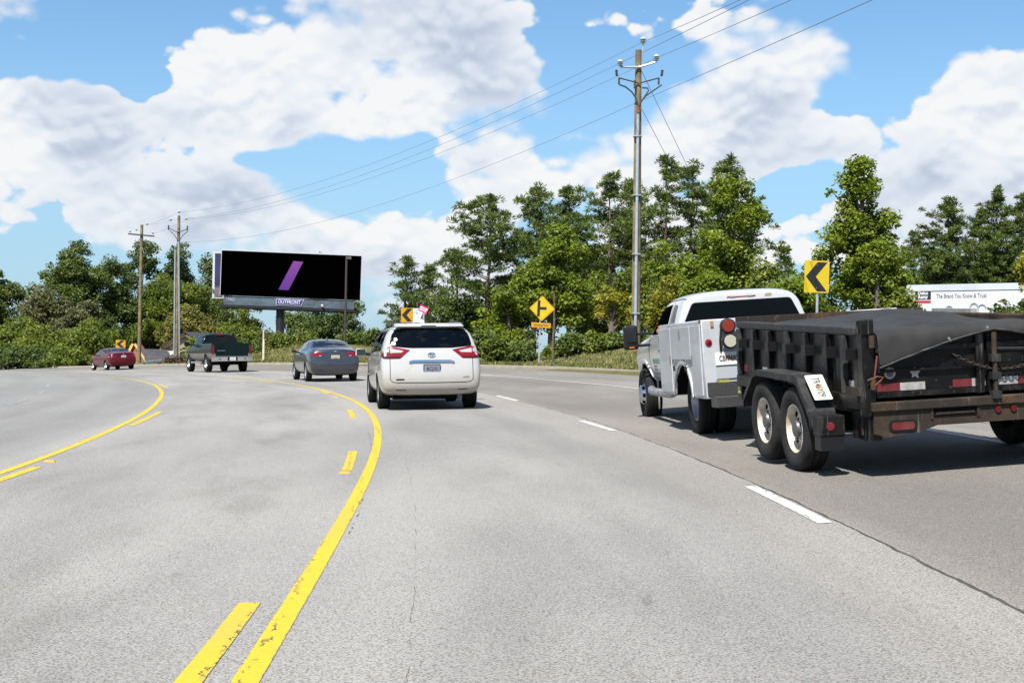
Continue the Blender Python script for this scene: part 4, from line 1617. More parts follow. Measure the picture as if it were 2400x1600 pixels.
# white banner sign with a tilted pink rider beside the far chevron
NY = 79.0
root, o = sign_root('banner_sign', 'white notice board beside the amber chevron above the minivan', 981, NY, 'sign')
c = at(981, 739, NY) - o
w = 25.5 * NY / FPX
h = 33 * NY / FPX
S = Matrix.Translation(c) @ Matrix.Rotation(rad(90), 4, 'X')
for sx in (-1, 1):
    MB().box((sx * w * .46 - .03, 0.01, 0), (sx * w * .46 + .03, .06, c.z + h / 2)).build('post', M_TRIM, root)
M_WHITEB = pmat('board_white', (0.62, 0.63, 0.64), 0.5)
pl = MB().prism(rrect(w, h, .01), S, .01).build('board_panel', M_WHITEB, root)
mb = MB()
mb.prism([(-.30, .12), (-.17, .36), (-.05, .36), (-.20, .10)], S @ Matrix.Translation((0, 0, .012)), .002)
mb.build('blue_stripe', pmat('pale_blue', (.30, .48, .62), .5), pl)
mb = MB()
mb.lathe([(0, .055), (.002, .055)], 12, 'z', S @ Matrix.Translation((-.10, .12, .012)))
mb.build('blue_dot', pmat('mid_blue', (.06, .22, .40), .5), pl)
for i, (yy, ww) in enumerate(((-.06, .20), (-.16, .13), (-.26, .09))):
    MB().prism([(-ww, yy - .02), (ww * .8, yy - .02), (ww * .8, yy + .02), (-ww, yy + .02)], S @ Matrix.Translation((0, 0, .012)), .002).build('print_line', pmat('grey_print', (.40, .41, .46), .6), pl)
root2, o2 = sign_root('rider_sign', 'tilted pink sign with two white text lines above the minivan roof', 992, NY - .3, 'sign')
c = at(992.5, 724.5, NY - .3) - o2
S = Matrix.Translation(c) @ Matrix.Rotation(rad(90), 4, 'X') @ Matrix.Rotation(rad(-23), 4, 'Z')
w, h = 21.5 * NY / FPX, 15 * NY / FPX
MB().box((-.02, 0.005, 0), (.02, .03, c.z)).build('stake', M_TRIM, root2)
pl = MB().prism(rrect(w, h, .01), S, .008).build('sign_panel', pmat('pink', (.56, .01, .12), .5), root2)
for yy, segs in ((.17, ((-.42, -.12), (-.07, .10), (.15, .42))), (-.17, ((-.40, -.08), (-.03, .16), (.20, .38)))):
    for xa, xb in segs:                     # two lines of white lettering, unreadable at this size
        MB().prism([(xa * w, (yy - .11) * h), (xb * w, (yy - .11) * h), (xb * w, (yy + .11) * h), (xa * w, (yy + .11) * h)], S @ Matrix.Translation((0, 0, .0095)), .001).build('print_word', M_WHITEB, pl)

# white timber post by the mound
WY = 86.0
p = at(617, 857, WY)
o = empty('marker_post', (p.x, WY, zground(p.x, WY) - .05))
tag(o, 'slim whitish timber post on the verge beside the green pickup', 'post')
hz = at(617, 774, WY).z - o.location.z
MB().hexa([(-.065, -.06, 0), (.065, -.06, 0), (.065, .06, 0), (-.065, .06, 0)],
          [(-.05, -.06, hz), (.055, -.06, hz), (.055, .06, hz), (-.05, .06, hz)]).build('shaft', pmat('pale_wood', (.50, .42, .34), .8, var=.2, vscale=3), o)
MB().box((.01, -.075, hz * .72), (.075, -.061, hz * .99)).build('brown_plate', pmat('brown_tin', (.14, .06, .04), .6, var=.3), o)

# ---- house below the road
HY = 142.0
M_SHING = pmat('dark_shingle', (0.035, 0.035, 0.042), 0.85, var=.3, vscale=2.5, bump=.5, bscale=8)
M_BRICK = pmat('orange_brick', (0.30, 0.115, 0.06), 0.85, var=.2, vscale=3)
M_FASCIA = pmat('cream_fascia', (0.56, 0.36, 0.14), 0.6)
M_SIDING = pmat('beige_siding', (0.22, 0.185, 0.135), 0.8, var=.1, vscale=1)
M_STONE = pmat('white_wall', (0.55, 0.52, 0.48), 0.7)
ho = at(380, 850, HY)
hroot = empty('house', (ho.x, HY, -6.0))
tag(hroot, 'house below the road with dark shingle roof and two cream-trimmed gables', 'house')
hv = Vector(hroot.location)


def Hh(px, py, dy=0.0):
    return at(px, py, HY + dy) - hv


# brick porch gable at the left
a, bL, bR = Hh(314.5, 807, 0), Hh(286, 866, 0), Hh(347, 858, 0)
zf = 0.0
MB().add([(bL.x, 0, zf), (bR.x, 0, zf), bR, a, bL, (bL.x, 3, zf), (bR.x, 3, zf), bR + Vector((0, 3, 0)), a + Vector((0, 3, 0)), bL + Vector((0, 3, 0))],
         [(0, 1, 2, 3, 4), (9, 8, 7, 6, 5), (0, 5, 6, 1), (1, 6, 7, 2), (2, 7, 8, 3), (3, 8, 9, 4), (4, 9, 5, 0)]).build('brick_wall', M_BRICK, hroot)


def rake(p, q, wd, mat, name, dy=-.25, dep=.2):
    p, q = Vector(p), Vector(q)
    n = Vector((-(q - p).z, 0, (q - p).x)).normalized() * wd
    if n.z < 0:
        n = -n
    f = Vector((0, dy, 0))
    bkv = Vector((0, dep, 0))
    return MB().add([p + f, q + f, q + n + f, p + n + f, p + f + bkv, q + f + bkv, q + n + f + bkv, p + n + f + bkv],
                    [(0, 1, 2, 3), (7, 6, 5, 4), (0, 4, 5, 1), (1, 5, 6, 2), (2, 6, 7, 3), (3, 7, 4, 0)]).build(name, mat, hroot)


rake(a, bR, .24, M_FASCIA, 'rake_board')
rake(bL, a, .24, M_FASCIA, 'rake_board')
# porch roof plane facing right-front
r0, r1, r2, r3 = Hh(329, 817, .6), Hh(394, 819, 2.6), Hh(402, 842, -.2), Hh(346, 853, -.9)
th = Vector((0, 0, -.14))
MB().add([r0, r1, r2, r3, r0 + th, r1 + th, r2 + th, r3 + th], [(0, 1, 2, 3), (7, 6, 5, 4), (0, 4, 5, 1), (1, 5, 6, 2), (2, 6, 7, 3), (3, 7, 4, 0)]).build('porch_roof', M_SHING, hroot)
# main gable
a, bL, bR = Hh(435.5, 786, 3), Hh(378, 822, 3), Hh(494, 822, 3)
MB().add([(bL.x, 3.1, 0), (bR.x, 3.1, 0), bR + Vector((0, .1, 0)), a + Vector((0, .1, 0)), bL + Vector((0, .1, 0)), (bL.x, 12, 0), (bR.x, 12, 0), bR + Vector((0, 9, 0)), a + Vector((0, 9, 0)), bL + Vector((0, 9, 0))],
         [(0, 1, 2, 3, 4), (9, 8, 7, 6, 5), (0, 5, 6, 1), (1, 6, 7, 2), (2, 7, 8, 3), (3, 8, 9, 4), (4, 9, 5, 0)]).build('siding_wall', M_SIDING, hroot)
rake(bL, a, .22, M_FASCIA, 'rake_board')
rake(a, bR, .22, M_FASCIA, 'rake_board')
for e0, e1 in ((bL, a), (a, bR)):
    n = Vector((0, 0, .26))
    k9 = Vector((0, 9.2, 0))
    f = Vector((0, -.4, 0))
    MB().add([e0 + n + f, e1 + n + f, e1 + n + k9, e0 + n + k9, e0 + n * 1.6 + f, e1 + n * 1.6 + f, e1 + n * 1.6 + k9, e0 + n * 1.6 + k9],
             [(3, 2, 1, 0), (4, 5, 6, 7), (0, 1, 5, 4), (1, 2, 6, 5), (2, 3, 7, 6), (3, 0, 4, 7)]).build('roof_slope', M_SHING, hroot)
# lower entrance roof and pale wall between
w0, w1 = Hh(396, 822, 2.6), Hh(440, 812, 2.6)
MB().box((w0.x, 2.0, 0), (w1.x + 1.5, 2.9, w0.z)).build('pale_wall', M_STONE, hroot)
e0, e1 = Hh(386, 849, 1.2), Hh(432, 820, 1.2)
rake(e0, e1, .16, M_FASCIA, 'rake_board')
MB().add([e0 + Vector((0, -.3, .18)), e1 + Vector((0, -.3, .18)), e1 + Vector((0, 1, .18)), e0 + Vector((0, 1, .18)),
          e0 + Vector((0, -.3, .30)), e1 + Vector((0, -.3, .30)), e1 + Vector((0, 1, .30)), e0 + Vector((0, 1, .30))],
         [(3, 2, 1, 0), (4, 5, 6, 7), (0, 1, 5, 4), (1, 2, 6, 5), (2, 3, 7, 6), (3, 0, 4, 7)]).build('entrance_roof', M_SHING, hroot)

# guard rail with timber end block at the foot of the crossarm pole
RY = 118.0
ga, gb = at(331, 852, RY), at(385, 846, RY + 2)
gz = min(ga.z, gb.z) - .75
gr = empty('guard_rail', (ga.x, RY, gz))
tag(gr, 'short steel guard rail in front of the house roof', 'guard rail')
la, lb = ga - Vector(gr.location), gb - Vector(gr.location)
mb = MB()
for k in range(3):
    zz = -.16 + k * .16
    q, r = la + Vector((0, -.04 * (k % 2 == 0), zz)), lb + Vector((0, -.04 * (k % 2 == 0), zz))
    mb.hexa([q + Vector((0, -.03, -.07)), r + Vector((0, -.03, -.07)), r + Vector((0, .03, -.07)), q + Vector((0, .03, -.07))],
            [q + Vector((0, -.03, .055)), r + Vector((0, -.03, .055)), r + Vector((0, .03, .055)), q + Vector((0, .03, .055))])
mb.build('rail', pmat('rail_steel', (.5, .5, .5), .45, metal=.3, var=.1), gr)
for t in (.05, .5, .95):
    q = la.lerp(lb, t)
    MB().box((q.x - .08, q.y + .05, -.6), (q.x + .08, q.y + .2, q.z + .2)).build('rail_post', M_WOOD, gr)
bo = at(326, 866, 117)
MB().box((bo.x - .42, 116.8, bo.z - .5), (bo.x + .42, 117.5, at(326, 851, 117).z)).build('utility_box', pmat('mossy_box', (.12, .13, .07), .8, var=.3, vscale=2))
tag(bpy.data.objects['utility_box'], 'mossy low block at the foot of the crossarm pole', 'block')

# heap of brown brush between guard rail and pickup
rs = np.random.default_rng(77)
n = 1500
hp = at(412, 862, 112)
P = np.column_stack([rs.normal(0, 1.0, n), rs.normal(0, .7, n), np.zeros(n)])
P[:, 2] = np.maximum(0, .85 * np.exp(-(P[:, 0] / 1.5) ** 2) * rs.uniform(.1, 1.15, n))
me = leaves_mesh('brush_heap', P, .2, rs, rs.random(n), up=.3, long=2.2)
o = obj('brush_heap', me, None, leaf_mat('dead_brush', (.05, .028, .022), (.085, .05, .038), (.14, .09, .07), .1))
o.location = (hp.x, 112, hp.z - .1)
tag(o, 'heap of dead brown brush at the roadside left of the green pickup', 'brush heap')


# ================================================================== VEHICLES
# local frame of every vehicle: x right, y forward, z up, origin on the road under the rear axle
M_TYRE = pmat('tyre_rubber', (0.012, 0.012, 0.0125), 0.85, spec=.2, var=.25, vscale=9, bump=.3, bscale=40)
M_TYREOLD = pmat('dusty_tyre', (0.020, 0.0195, 0.019), 0.9, spec=.2, var=.3, vscale=7, bump=.4, bscale=40)
M_UNDER = pmat('underbody_black', (0.003, 0.003, 0.003), 0.9, spec=.1)
M_INTER = pmat('cabin_dark', (0.010, 0.010, 0.011), 0.9, spec=.1)
M_RIMSILVER = pmat('rim_silver', (0.42, 0.43, 0.45), 0.35, metal=.75, var=.1, vscale=6)
M_RIMDARK = pmat('rim_dark', (0.10, 0.10, 0.11), 0.45, metal=.5)
M_RIMWHITE = pmat('rim_white', (0.52, 0.48, 0.40), 0.55, var=.15, vscale=8, dirt=((0.22, 0.14, 0.08, 1), .8, 6))
M_CHROME = pmat('chrome', (0.62, 0.63, 0.65), 0.12, metal=1.0)
M_BLKPLASTIC = pmat('black_plastic', (0.007, 0.007, 0.008), 0.45, spec=.3)
M_RED = pmat('tail_red', (0.16, 0.002, 0.004), 0.15, coat=.3)
M_REDDARK = pmat('tail_dark_red', (0.06, 0.002, 0.004), 0.15, coat=.3)
M_LENSW = pmat('clear_lens', (0.33, 0.33, 0.35), 0.12, coat=.4)
M_SEAM = pmat('panel_gap', (0.02, 0.02, 0.022), 0.9)
M_PLATEW = pmat('plate_white', (0.58, 0.58, 0.57), 0.4)
M_PLATETXT = pmat('plate_print', (0.03, 0.035, 0.06), 0.5)
M_PLATEMARK = pmat('faint_plate_print', (0.16, 0.17, 0.19), 0.5)
M_GLASS = glass_mat('tinted_glass', (0.10, 0.115, 0.12), .75, 1.5)
M_GLASSL = glass_mat('light_tint_glass', (0.42, 0.47, 0.48), 1.0, 1.55)


def loft_body(stations, rear_bulge=0.03, front_bulge=0.06, crease_k=(), crease_s=(), level=2):
    """closed body lofted over station rings; every ring runs bottom centre -> top centre on the right side"""
    M = len(stations[0])
    R = 2 * M - 2
    bm = bmesh.new()
    rings = []
    for st in stations:
        v = [bm.verts.new(p) for p in st]
        left = [bm.verts.new((-p[0], p[1], p[2])) for p in st[1:-1]]
        rings.append(v + left[::-1])
    for a, b in zip(rings[:-1], rings[1:]):
        for k in range(R):
            k2 = (k + 1) % R
            bm.faces.new((a[k], a[k2], b[k2], b[k]))
    fr = (.72, .36, 0.0, -.36, -.72)

    def cap(ring, st, bulge, flip):
        rows = []
        for k in range(1, M - 1):
            x, y, z = st[k]
            rows.append([ring[k]] + [bm.verts.new((x * f, y + bulge * (1 - f * f), z)) for f in fr] + [ring[R - k]])
        faces = []
        for a, b in zip(rows[:-1], rows[1:]):
            for j in range(len(a) - 1):
                faces.append((a[j], a[j + 1], b[j + 1], b[j]))
        for j in range(len(fr) + 1):
            faces.append((ring[0], rows[0][j + 1], rows[0][j]))
            faces.append((rows[-1][j], rows[-1][j + 1], ring[M - 1]))
        for f in faces:
            bm.faces.new(f if not flip else f[::-1])

    cap(rings[0], stations[0], -rear_bulge, False)
    cap(rings[-1], stations[-1], front_bulge, True)
    bmesh.ops.recalc_face_normals(bm, faces=bm.faces)
    cl = bm.edges.layers.float.new('crease_edge')
    for si, cval in crease_s:
        for k in range(R):
            e = bm.edges.get((rings[si][k], rings[si][(k + 1) % R]))
            if e:
                e[cl] = cval
    for k, cval in crease_k:
        for kk in {k, (R - k) % R}:
            for a, b in zip(rings[:-1], rings[1:]):
                e = bm.edges.get((a[kk], b[kk]))
                if e:
                    e[cl] = cval
    me = bpy.data.meshes.new('body')
    bm.to_mesh(me)
    bm.free()
    return evaluated(me, subsurf=level)


def evaluated(me, subsurf=0, cutter=None):
    o = bpy.data.objects.new('tmp', me)
    COL.objects.link(o)
    c = None
    if subsurf:
        m = o.modifiers.new('s', 'SUBSURF')
        m.levels = m.render_levels = subsurf
    if cutter is not None:
        c = bpy.data.objects.new('tmpc', cutter)
        COL.objects.link(c)
        m = o.modifiers.new('b', 'BOOLEAN')
        m.operation = 'DIFFERENCE'
        m.solver = 'EXACT'
        m.use_self = True
        m.object = c
    dg = bpy.context.evaluated_depsgraph_get()
    out = bpy.data.meshes.new_from_object(o.evaluated_get(dg))
    bpy.data.objects.remove(o)
    if c is not None:
        bpy.data.objects.remove(c)
    return out


def bvh_of(me):
    me.calc_loop_triangles()
    return BVHTree.FromPolygons([v.co.copy() for v in me.vertices], [tuple(t.vertices) for t in me.loop_triangles])


def cut_body(me, mb, mats, name, parent, angle=32):
    """boolean-cut wheel arches and window pockets, dark inside"""
    cm = mb.mesh('cut')
    cm.materials.append(mats[0])
    cm.materials.append(mats[1])
    for p in cm.polygons:
        p.material_index = 1
    me.materials.clear()
    for m in mats:
        me.materials.append(m)
    out = evaluated(me, cutter=cm)
    idx = np.zeros(len(out.polygons), np.int32)
    out.polygons.foreach_get('material_index', idx)
    dark = [i for i, m in enumerate(out.materials) if m == mats[1]]
    idx = np.isin(idx, dark or [1]).astype(np.int32)
    out.materials.clear()
    for m in mats:
        out.materials.append(m)
    out.polygons.foreach_set('material_index', idx)
    out.polygons.foreach_set('use_smooth', np.ones(len(out.polygons), bool))
    o = obj(name, out, parent)
    edge_split(out, angle)
    return o


DIRS = {'rear': Vector((0, 1, 0)), 'front': Vector((0, -1, 0)), 'left': Vector((1, 0, 0)), 'right': Vector((-1, 0, 0)), 'top': Vector((0, 0, -1))}


def to3(side, u, v, far=6.0):
    return {'rear': Vector((u, -far, v)), 'front': Vector((u, far + 4, v)), 'left': Vector((-far, u, v)), 'right': Vector((far, u, v)), 'top': Vector((u, v, far))}[side]


def patch(bv, side, poly, name, mat, parent, off=0.004, thick=0.006, grid=0.07, smooth=True):
    """a curved panel: 2D outline laid on the body surface seen from one side, slightly proud and with thickness"""
    d = DIRS[side]
    bm = bmesh.new()
    vs = [bm.verts.new((p[0], p[1], 0)) for p in poly]
    bm.faces.new(vs)
    bmesh.ops.triangulate(bm, faces=bm.faces)
    us = [p[0] for p in poly]
    ws = [p[1] for p in poly]
    for ax, vals in ((0, us), (1, ws)):
        lo, hi = min(vals), max(vals)
        k = math.floor(lo / grid) + 1
        while k * grid < hi:
            n = Vector((1, 0, 0)) if ax == 0 else Vector((0, 1, 0))
            bmesh.ops.bisect_plane(bm, geom=bm.verts[:] + bm.edges[:] + bm.faces[:], plane_co=n * (k * grid), plane_no=n, dist=1e-5)
            k += 1
    last = None
    hits = []
    for v in bm.verts:
        s = to3(side, v.co.x, v.co.y)
        h = bv.ray_cast(s, d)
        hits.append((v, s, h[0]))
    good = [h for h in hits if h[2] is not None]
    for v, s, h in hits:
        if h is None and good:
            w = min(good, key=lambda g: (g[1] - s).length)
            h = s + d * (w[2] - w[1]).dot(d)
        v.co = (h if h is not None else s) - d * off
    bmesh.ops.recalc_face_normals(bm, faces=bm.faces)
    if bm.faces and sum((f.normal.dot(d) * f.calc_area() for f in bm.faces)) > 0:
        bmesh.ops.reverse_faces(bm, faces=bm.faces)
    bmesh.ops.solidify(bm, geom=bm.faces[:], thickness=-thick if False else thick)
    me = bpy.data.meshes.new(name)
    bm.to_mesh(me)
    bm.free()
    if smooth:
        me.polygons.foreach_set('use_smooth', np.ones(len(me.polygons), bool))
        edge_split(me, 40)
    return obj(name, me, parent, mat)


def strip(bv, side, pts, w, name, mat, parent, off=0.003, thick=0.003, grid=0.07):
    """thin line on the body along 2D points"""
    L, Rr = [], []
    n = len(pts)
    for i, p in enumerate(pts):
        a = Vector(pts[max(0, i - 1)])
        b = Vector(pts[min(n - 1, i + 1)])
        t = (b - a).normalized()
        nn = Vector((-t.y, t.x)) * w / 2
        L.append(tuple(Vector(p) + nn))
        Rr.append(tuple(Vector(p) - nn))
    return patch(bv, side, L + Rr[::-1], name, mat, parent, off, thick, grid)


def mirror(poly):
    return [(-x, z) for x, z in poly][::-1]


def rounded(poly, r, n=3):
    out = []
    m = len(poly)
    for i in range(m):
        p0, p1, p2 = Vector(poly[i - 1]), Vector(poly[i]), Vector(poly[(i + 1) % m])
        a, b = (p0 - p1), (p2 - p1)
        rr = min(r, a.length * .45, b.length * .45)
        s, e = p1 + a.normalized() * rr, p1 + b.normalized() * rr
        for k in range(n + 1):
            t = k / n
            q = s.lerp(p1, t).lerp(p1.lerp(e, t), t)
            out.append((q.x, q.y))
    return out


def prism_cut(mb, side, poly, a, b):
    """cutter prism along a body axis between coordinates a and b"""
    if side in ('rear', 'front'):
        vs = [(u, a, v) for u, v in poly] + [(u, b, v) for u, v in poly]
    elif side in ('left', 'right'):
        vs = [(a, u, v) for u, v in poly] + [(b, u, v) for u, v in poly]
    else:
        vs = [(u, v, a) for u, v in poly] + [(u, v, b) for u, v in poly]
    n = len(poly)
    mb.add(vs, [tuple(range(n - 1, -1, -1)), tuple(range(n, 2 * n))] + [(i, (i + 1) % n, n + (i + 1) % n, n + i) for i in range(n)])


def arch(mb, y, z, r, x0, x1, n=22):
    prism_cut(mb, 'left', [(y + r * math.cos(2 * math.pi * k / n), z + r * math.sin(2 * math.pi * k / n)) for k in range(n)], x0, x1)


def wheel(parent, pos, r, w, rr, style, side, tyre=None, name='wheel'):
    """side -1 left, +1 right: the outer face looks that way"""
    x, y, z = pos
    W_ = empty_off(parent, name, (x, y, z))
    mb = MB()
    h = w / 2
    k = r - rr
    prof = [(-h * .80, rr), (-h * .98, rr + k * .30), (-h, rr + k * .62), (-h * .93, r - k * .13), (-h * .76, r - .004), (-h * .30, r), (-h * .27, r - .012), (-h * .22, r - .012), (-h * .19, r),
            (h * .19, r), (h * .22, r - .012), (h * .27, r - .012), (h * .30, r), (h * .76, r - .004), (h * .93, r - k * .13), (h, rr + k * .62), (h * .98, rr + k * .30), (h * .80, rr)]
    mb.lathe(prof, 40, 'x', closed=True)
    me = mb.mesh(name, True)
    edge_split(me, 50)
    t = obj(name, me, parent, tyre or M_TYRE)
    t.location = (x, y, z)
    bpy.data.objects.remove(W_)
    s = side
    o_ = h * .80 * s
    mb = MB()
    if style in ('alloy', 'alloy_dark'):
        mb.lathe([(o_ * 1.02, rr * 1.0), (o_ * 1.04, rr * .97), (o_ * .75, rr * .90), (o_ * .2, rr * .88)], 32, 'x', open_first=True)
        rim = mb.build('rim', M_RIMSILVER if style == 'alloy' else M_RIMDARK, t, smooth=True)
        mb = MB()
        for i in range(5):
            M = Matrix.Rotation(i * 2 * math.pi / 5, 4, 'X')
            mb.hexa([M @ Vector(p) for p in ((o_ * .70, -.055, .03), (o_ * .98, -.045, .03), (o_ * .98, .045, .03), (o_ * .70, .055, .03))],
                    [M @ Vector(p) for p in ((o_ * .80, -.035, rr * .95), (o_ * .96, -.028, rr * .95), (o_ * .96, .028, rr * .95), (o_ * .80, .035, rr * .95))])
        mb.lathe([(o_ * .70, .07), (o_ * 1.0, .065), (o_ * 1.03, .04)], 16, 'x')
        mb.build('spokes', M_RIMSILVER, t)['kind'] = 'stuff'
        MB().lathe([(o_ * .25, rr * .87), (o_ * .3, rr * .86)], 24, 'x').build('brake_disc', M_RIMDARK, t)
    elif style == 'white_steel':
        mb.lathe([(o_ * 1.02, rr), (o_ * 1.06, rr * .96), (o_ * .70, rr * .90), (o_ * .25, rr * .84), (o_ * .30, rr * .62), (o_ * .62, rr * .46), (o_ * .66, rr * .30)], 32, 'x', open_first=True)
        mb.build('rim', M_RIMWHITE, t, smooth=True)
        MB().lathe([(o_ * .6, .085), (o_ * 1.0, .075), (o_ * 1.05, .05)], 16, 'x').build('hub_cap', M_RIMDARK, t, smooth=True)
        mb = MB()
        for i in range(8):
            a = i * math.pi / 4 + .2
            mb.lathe([(o_ * .50, .012), (o_ * .78, .012)], 6, 'x', Matrix.Translation((0, rr * .42 * math.cos(a), rr * .42 * math.sin(a))))
        mb.build('wheel_nuts', M_RIMDARK, t)['kind'] = 'stuff'
        mb = MB()
        for i in range(8):
            a = i * math.pi / 4
            mb.lathe([(o_ * .20, .028), (o_ * .345, .028)], 8, 'x', Matrix.Translation((0, rr * .73 * math.cos(a), rr * .73 * math.sin(a))))
        mb.build('vent_holes', M_UNDER, t)['kind'] = 'stuff'
    elif style == 'hub':
        mb.lathe([(o_ * 1.0, rr), (o_ * 1.02, rr * .95), (o_ * .4, rr * .88), (o_ * .4, rr * .80)], 32, 'x', open_first=True)
        mb.build('rim', M_RIMDARK, t, smooth=True)
        MB().lathe([(o_ * .5, rr * .86), (o_ * 1.1, rr * .74), (o_ * 1.5, rr * .62), (o_ * 1.6, rr * .56), (o_ * 1.62, rr * .40), (o_ * 1.75, rr * .36), (o_ * 1.8, rr * .15)], 28, 'x').build('hub_cover', M_CHROME2, t, smooth=True)
        mb = MB()
        for i in range(8):
            a = i * math.pi / 4 + .1
            M = Matrix.Rotation(a, 4, 'X')
            mb.hexa([M @ Vector(p) for p in ((o_ * 1.25, -.035, rr * .60), (o_ * 1.53, -.03, rr * .60), (o_ * 1.53, .03, rr * .60), (o_ * 1.25, .035, rr * .60))],
                    [M @ Vector(p) for p in ((o_ * 1.05, -.03, rr * .74), (o_ * 1.20, -.03, rr * .74), (o_ * 1.20, .03, rr * .74), (o_ * 1.05, .03, rr * .74))])
        mb.build('hub_slots', M_UNDER, t)['kind'] = 'stuff'
    elif style == 'deep':
        mb.lathe([(o_ * 1.0, rr), (o_ * 1.02, rr * .95), (o_ * .2, rr * .90), (-o_ * .55, rr * .84), (-o_ * .6, rr * .45), (-o_ * .1, rr * .38), (0, rr * .2)], 32, 'x', open_first=True)
        mb.build('rim', M_RIMSILVER, t, smooth=True)
        mb = MB()
        for i in range(8):
            a = i * math.pi / 4
            mb.lathe([(-o_ * .50, .03), (-o_ * .585, .03)], 8, 'x', Matrix.Translation((0, rr * .64 * math.cos(a), rr * .64 * math.sin(a))))
        mb.build('vent_holes', M_UNDER, t)['kind'] = 'stuff'
    return t


def empty_off(parent, name, loc):
    return bpy.data.objects.new('tmp', None)


M_CHROME2 = pmat('polished_hub', (0.55, 0.56, 0.58), 0.22, metal=.9)


def seat_on_road(root, L, d, yaw=0.0, wb=3.0, tw=.8, pitch=0.0, roll=0.0):
    """stand a vehicle on the banked road, rear axle at (L, d), heading along the bend"""
    x, y = xy(L, d)
    h = L / RC + yaw
    fwd = Vector((-math.sin(h), math.cos(h), 0))
    rgt = Vector((math.cos(h), math.sin(h), 0))
    P = Vector((x, y, 0))
    z = lambda q: zroad(q.x, q.y)
    a, b = P - rgt * tw, P + rgt * tw
    c, e = P + fwd * wb - rgt * tw, P + fwd * wb + rgt * tw
    fz = ((z(c) + z(e)) - (z(a) + z(b))) / 2 / wb + math.tan(pitch)
    rz = ((z(b) + z(e)) - (z(a) + z(c))) / 2 / (2 * tw) + math.tan(roll)
    f = Vector((fwd.x, fwd.y, fz)).normalized()
    r = Vector((rgt.x, rgt.y, rz))
    r = (r - f * r.dot(f)).normalized()
    u = r.cross(f)
    M = Matrix((r, f, u)).transposed().to_4x4()
    M.translation = (x, y, (z(a) + z(b)) / 2)
    root.matrix_world = M


def car_paint(name, color, coat=1.0, rough=0.35, spec=0.5, two=None, dust=None, metal=0.0):
    m = bpy.data.materials.new(name)
    m.use_nodes = True
    N = NT(m.node_tree)
    b = N.n['Principled BSDF']
    tcn = N.node('ShaderNodeTexCoord').outputs['Object']
    z = N.sep(tcn)[2]
    c = (*color, 1)
    if two:
        c = N.mix(N.math('GREATER_THAN', z, two[0]), two[1], color)
    if dust:
        n = N.noise(tcn, scale=3.5, detail=6, rough=.65)
        f = N.math('MULTIPLY', N.smooth(N.math('SUBTRACT', z, N.math('MULTIPLY', N.math('SUBTRACT', n, .5), .5)), dust[1], dust[2], dust[3], 0.0), 1.0)
        c = N.mix(f, c, dust[0])
    N.put(b.inputs['Base Color'], c)
    b.inputs['Roughness'].default_value = rough
    b.inputs['Metallic'].default_value = metal
    b.inputs['Coat Weight'].default_value = coat
    b.inputs['Specular IOR Level'].default_value = spec
    b.inputs['Coat Roughness'].default_value = 0.05
    return m


def plate(parent, c, w, h, n_tilt, body, mat, tmat, size=None, frame=None, art=None, name='licence_plate', xs=.7):
    """flat plate facing the rear at local point c"""
    S = Matrix.Translation(c) @ Matrix.Rotation(rad(90) + n_tilt, 4, 'X')
    if frame is not None:
        MB().prism(rrect(w + .03, h + .03, .012), S @ Matrix.Translation((0, 0, -.006)), .005).build('plate_frame', frame, parent)
    p = MB().prism(rrect(w, h, .012), S, .003).build(name, mat, parent)
    if art is not None:
        MB().lathe([(0, h * .17), (.001, h * .17)], 12, 'z', S @ Matrix.Translation((0, 0, .0035))).build('fruit_emblem', art, p)
    if body:
        text(body, S @ Matrix.Translation((0, -.004, .0052)), size or h * .62, tmat, p, ext=.0008, bold=.002, xs=xs)
    else:                                   # too far away to read: a blurred row of characters
        for k in range(7):
            x = -w * .36 + k * w * .12
            MB().prism([(x - w * .035, -h * .2), (x + w * .035, -h * .2), (x + w * .035, h * .2), (x - w * .035, h * .2)], S @ Matrix.Translation((0, 0, .0042)), .001).build('plate_mark', M_PLATEMARK, p)
    return p


# ------------------------------------------------------------------ white minivan
van = empty('minivan')
tag(van, 'pearl white minivan with roof rails driving ahead in our lane', 'minivan')
M_PEARL = car_paint('pearl_white', (0.365, 0.362, 0.352), 1.0, .35, dust=((0.26, 0.22, 0.16, 1), .25, .95, .6))


def vst(y, sx, zt, dy=None, hood=False, zb=.25):
    base = [(0, zb), (.74, zb), (.91, zb + .05), (.965, .44), (.985, .70), (.985, .92), (.955, 1.12), (.865, 1.45), (.745, 1.66), (.42, 1.735), (0, 1.75)]
    out = []
    for k, (x, z) in enumerate(base):
        if k >= 6 and zt < 1.74:
            if zt < 1.2:
                z = [zt - .10, zt - .05, zt - .02, zt, zt + .01][k - 6]
                x = [.95, .86, .68, .36, 0][k - 6]
            else:
                z = 1.12 + (z - 1.12) * (zt - 1.12) / .63
        out.append((x * sx, y + (dy[k] if dy else 0), z))
    return out


rdy = (.10, .10, .06, -.02, -.03, .02, .05, .20, .34, .315, .305)
VS = [vst(-1.0, .945, 1.75, rdy, zb=.31), vst(-.88, .982, 1.75, rdy, zb=.29), vst(-.50, 1.0, 1.75, tuple(v * .5 for v in rdy)), vst(.35, 1.0, 1.75), vst(1.2, 1.0, 1.75), vst(2.0, 1.0, 1.745),
      vst(2.45, 1.0, 1.66), vst(2.9, .99, 1.40), vst(3.3, .975, 1.06), vst(3.75, .93, .97), vst(4.0, .80, .84)]
vb = loft_body(VS, .05, .08)
vbv = bvh_of(vb)
cut = MB()
for sx in (-1, 1):
    for y in (0, 3.03):
        arch(cut, y, .345, .41, sx * .66, sx * 1.4)
rw = rounded([(-.70, 1.655), (.70, 1.655), (.765, 1.45), (.80, 1.285), (.40, 1.245), (-.40, 1.245), (-.80, 1.285), (-.765, 1.45)], .05)
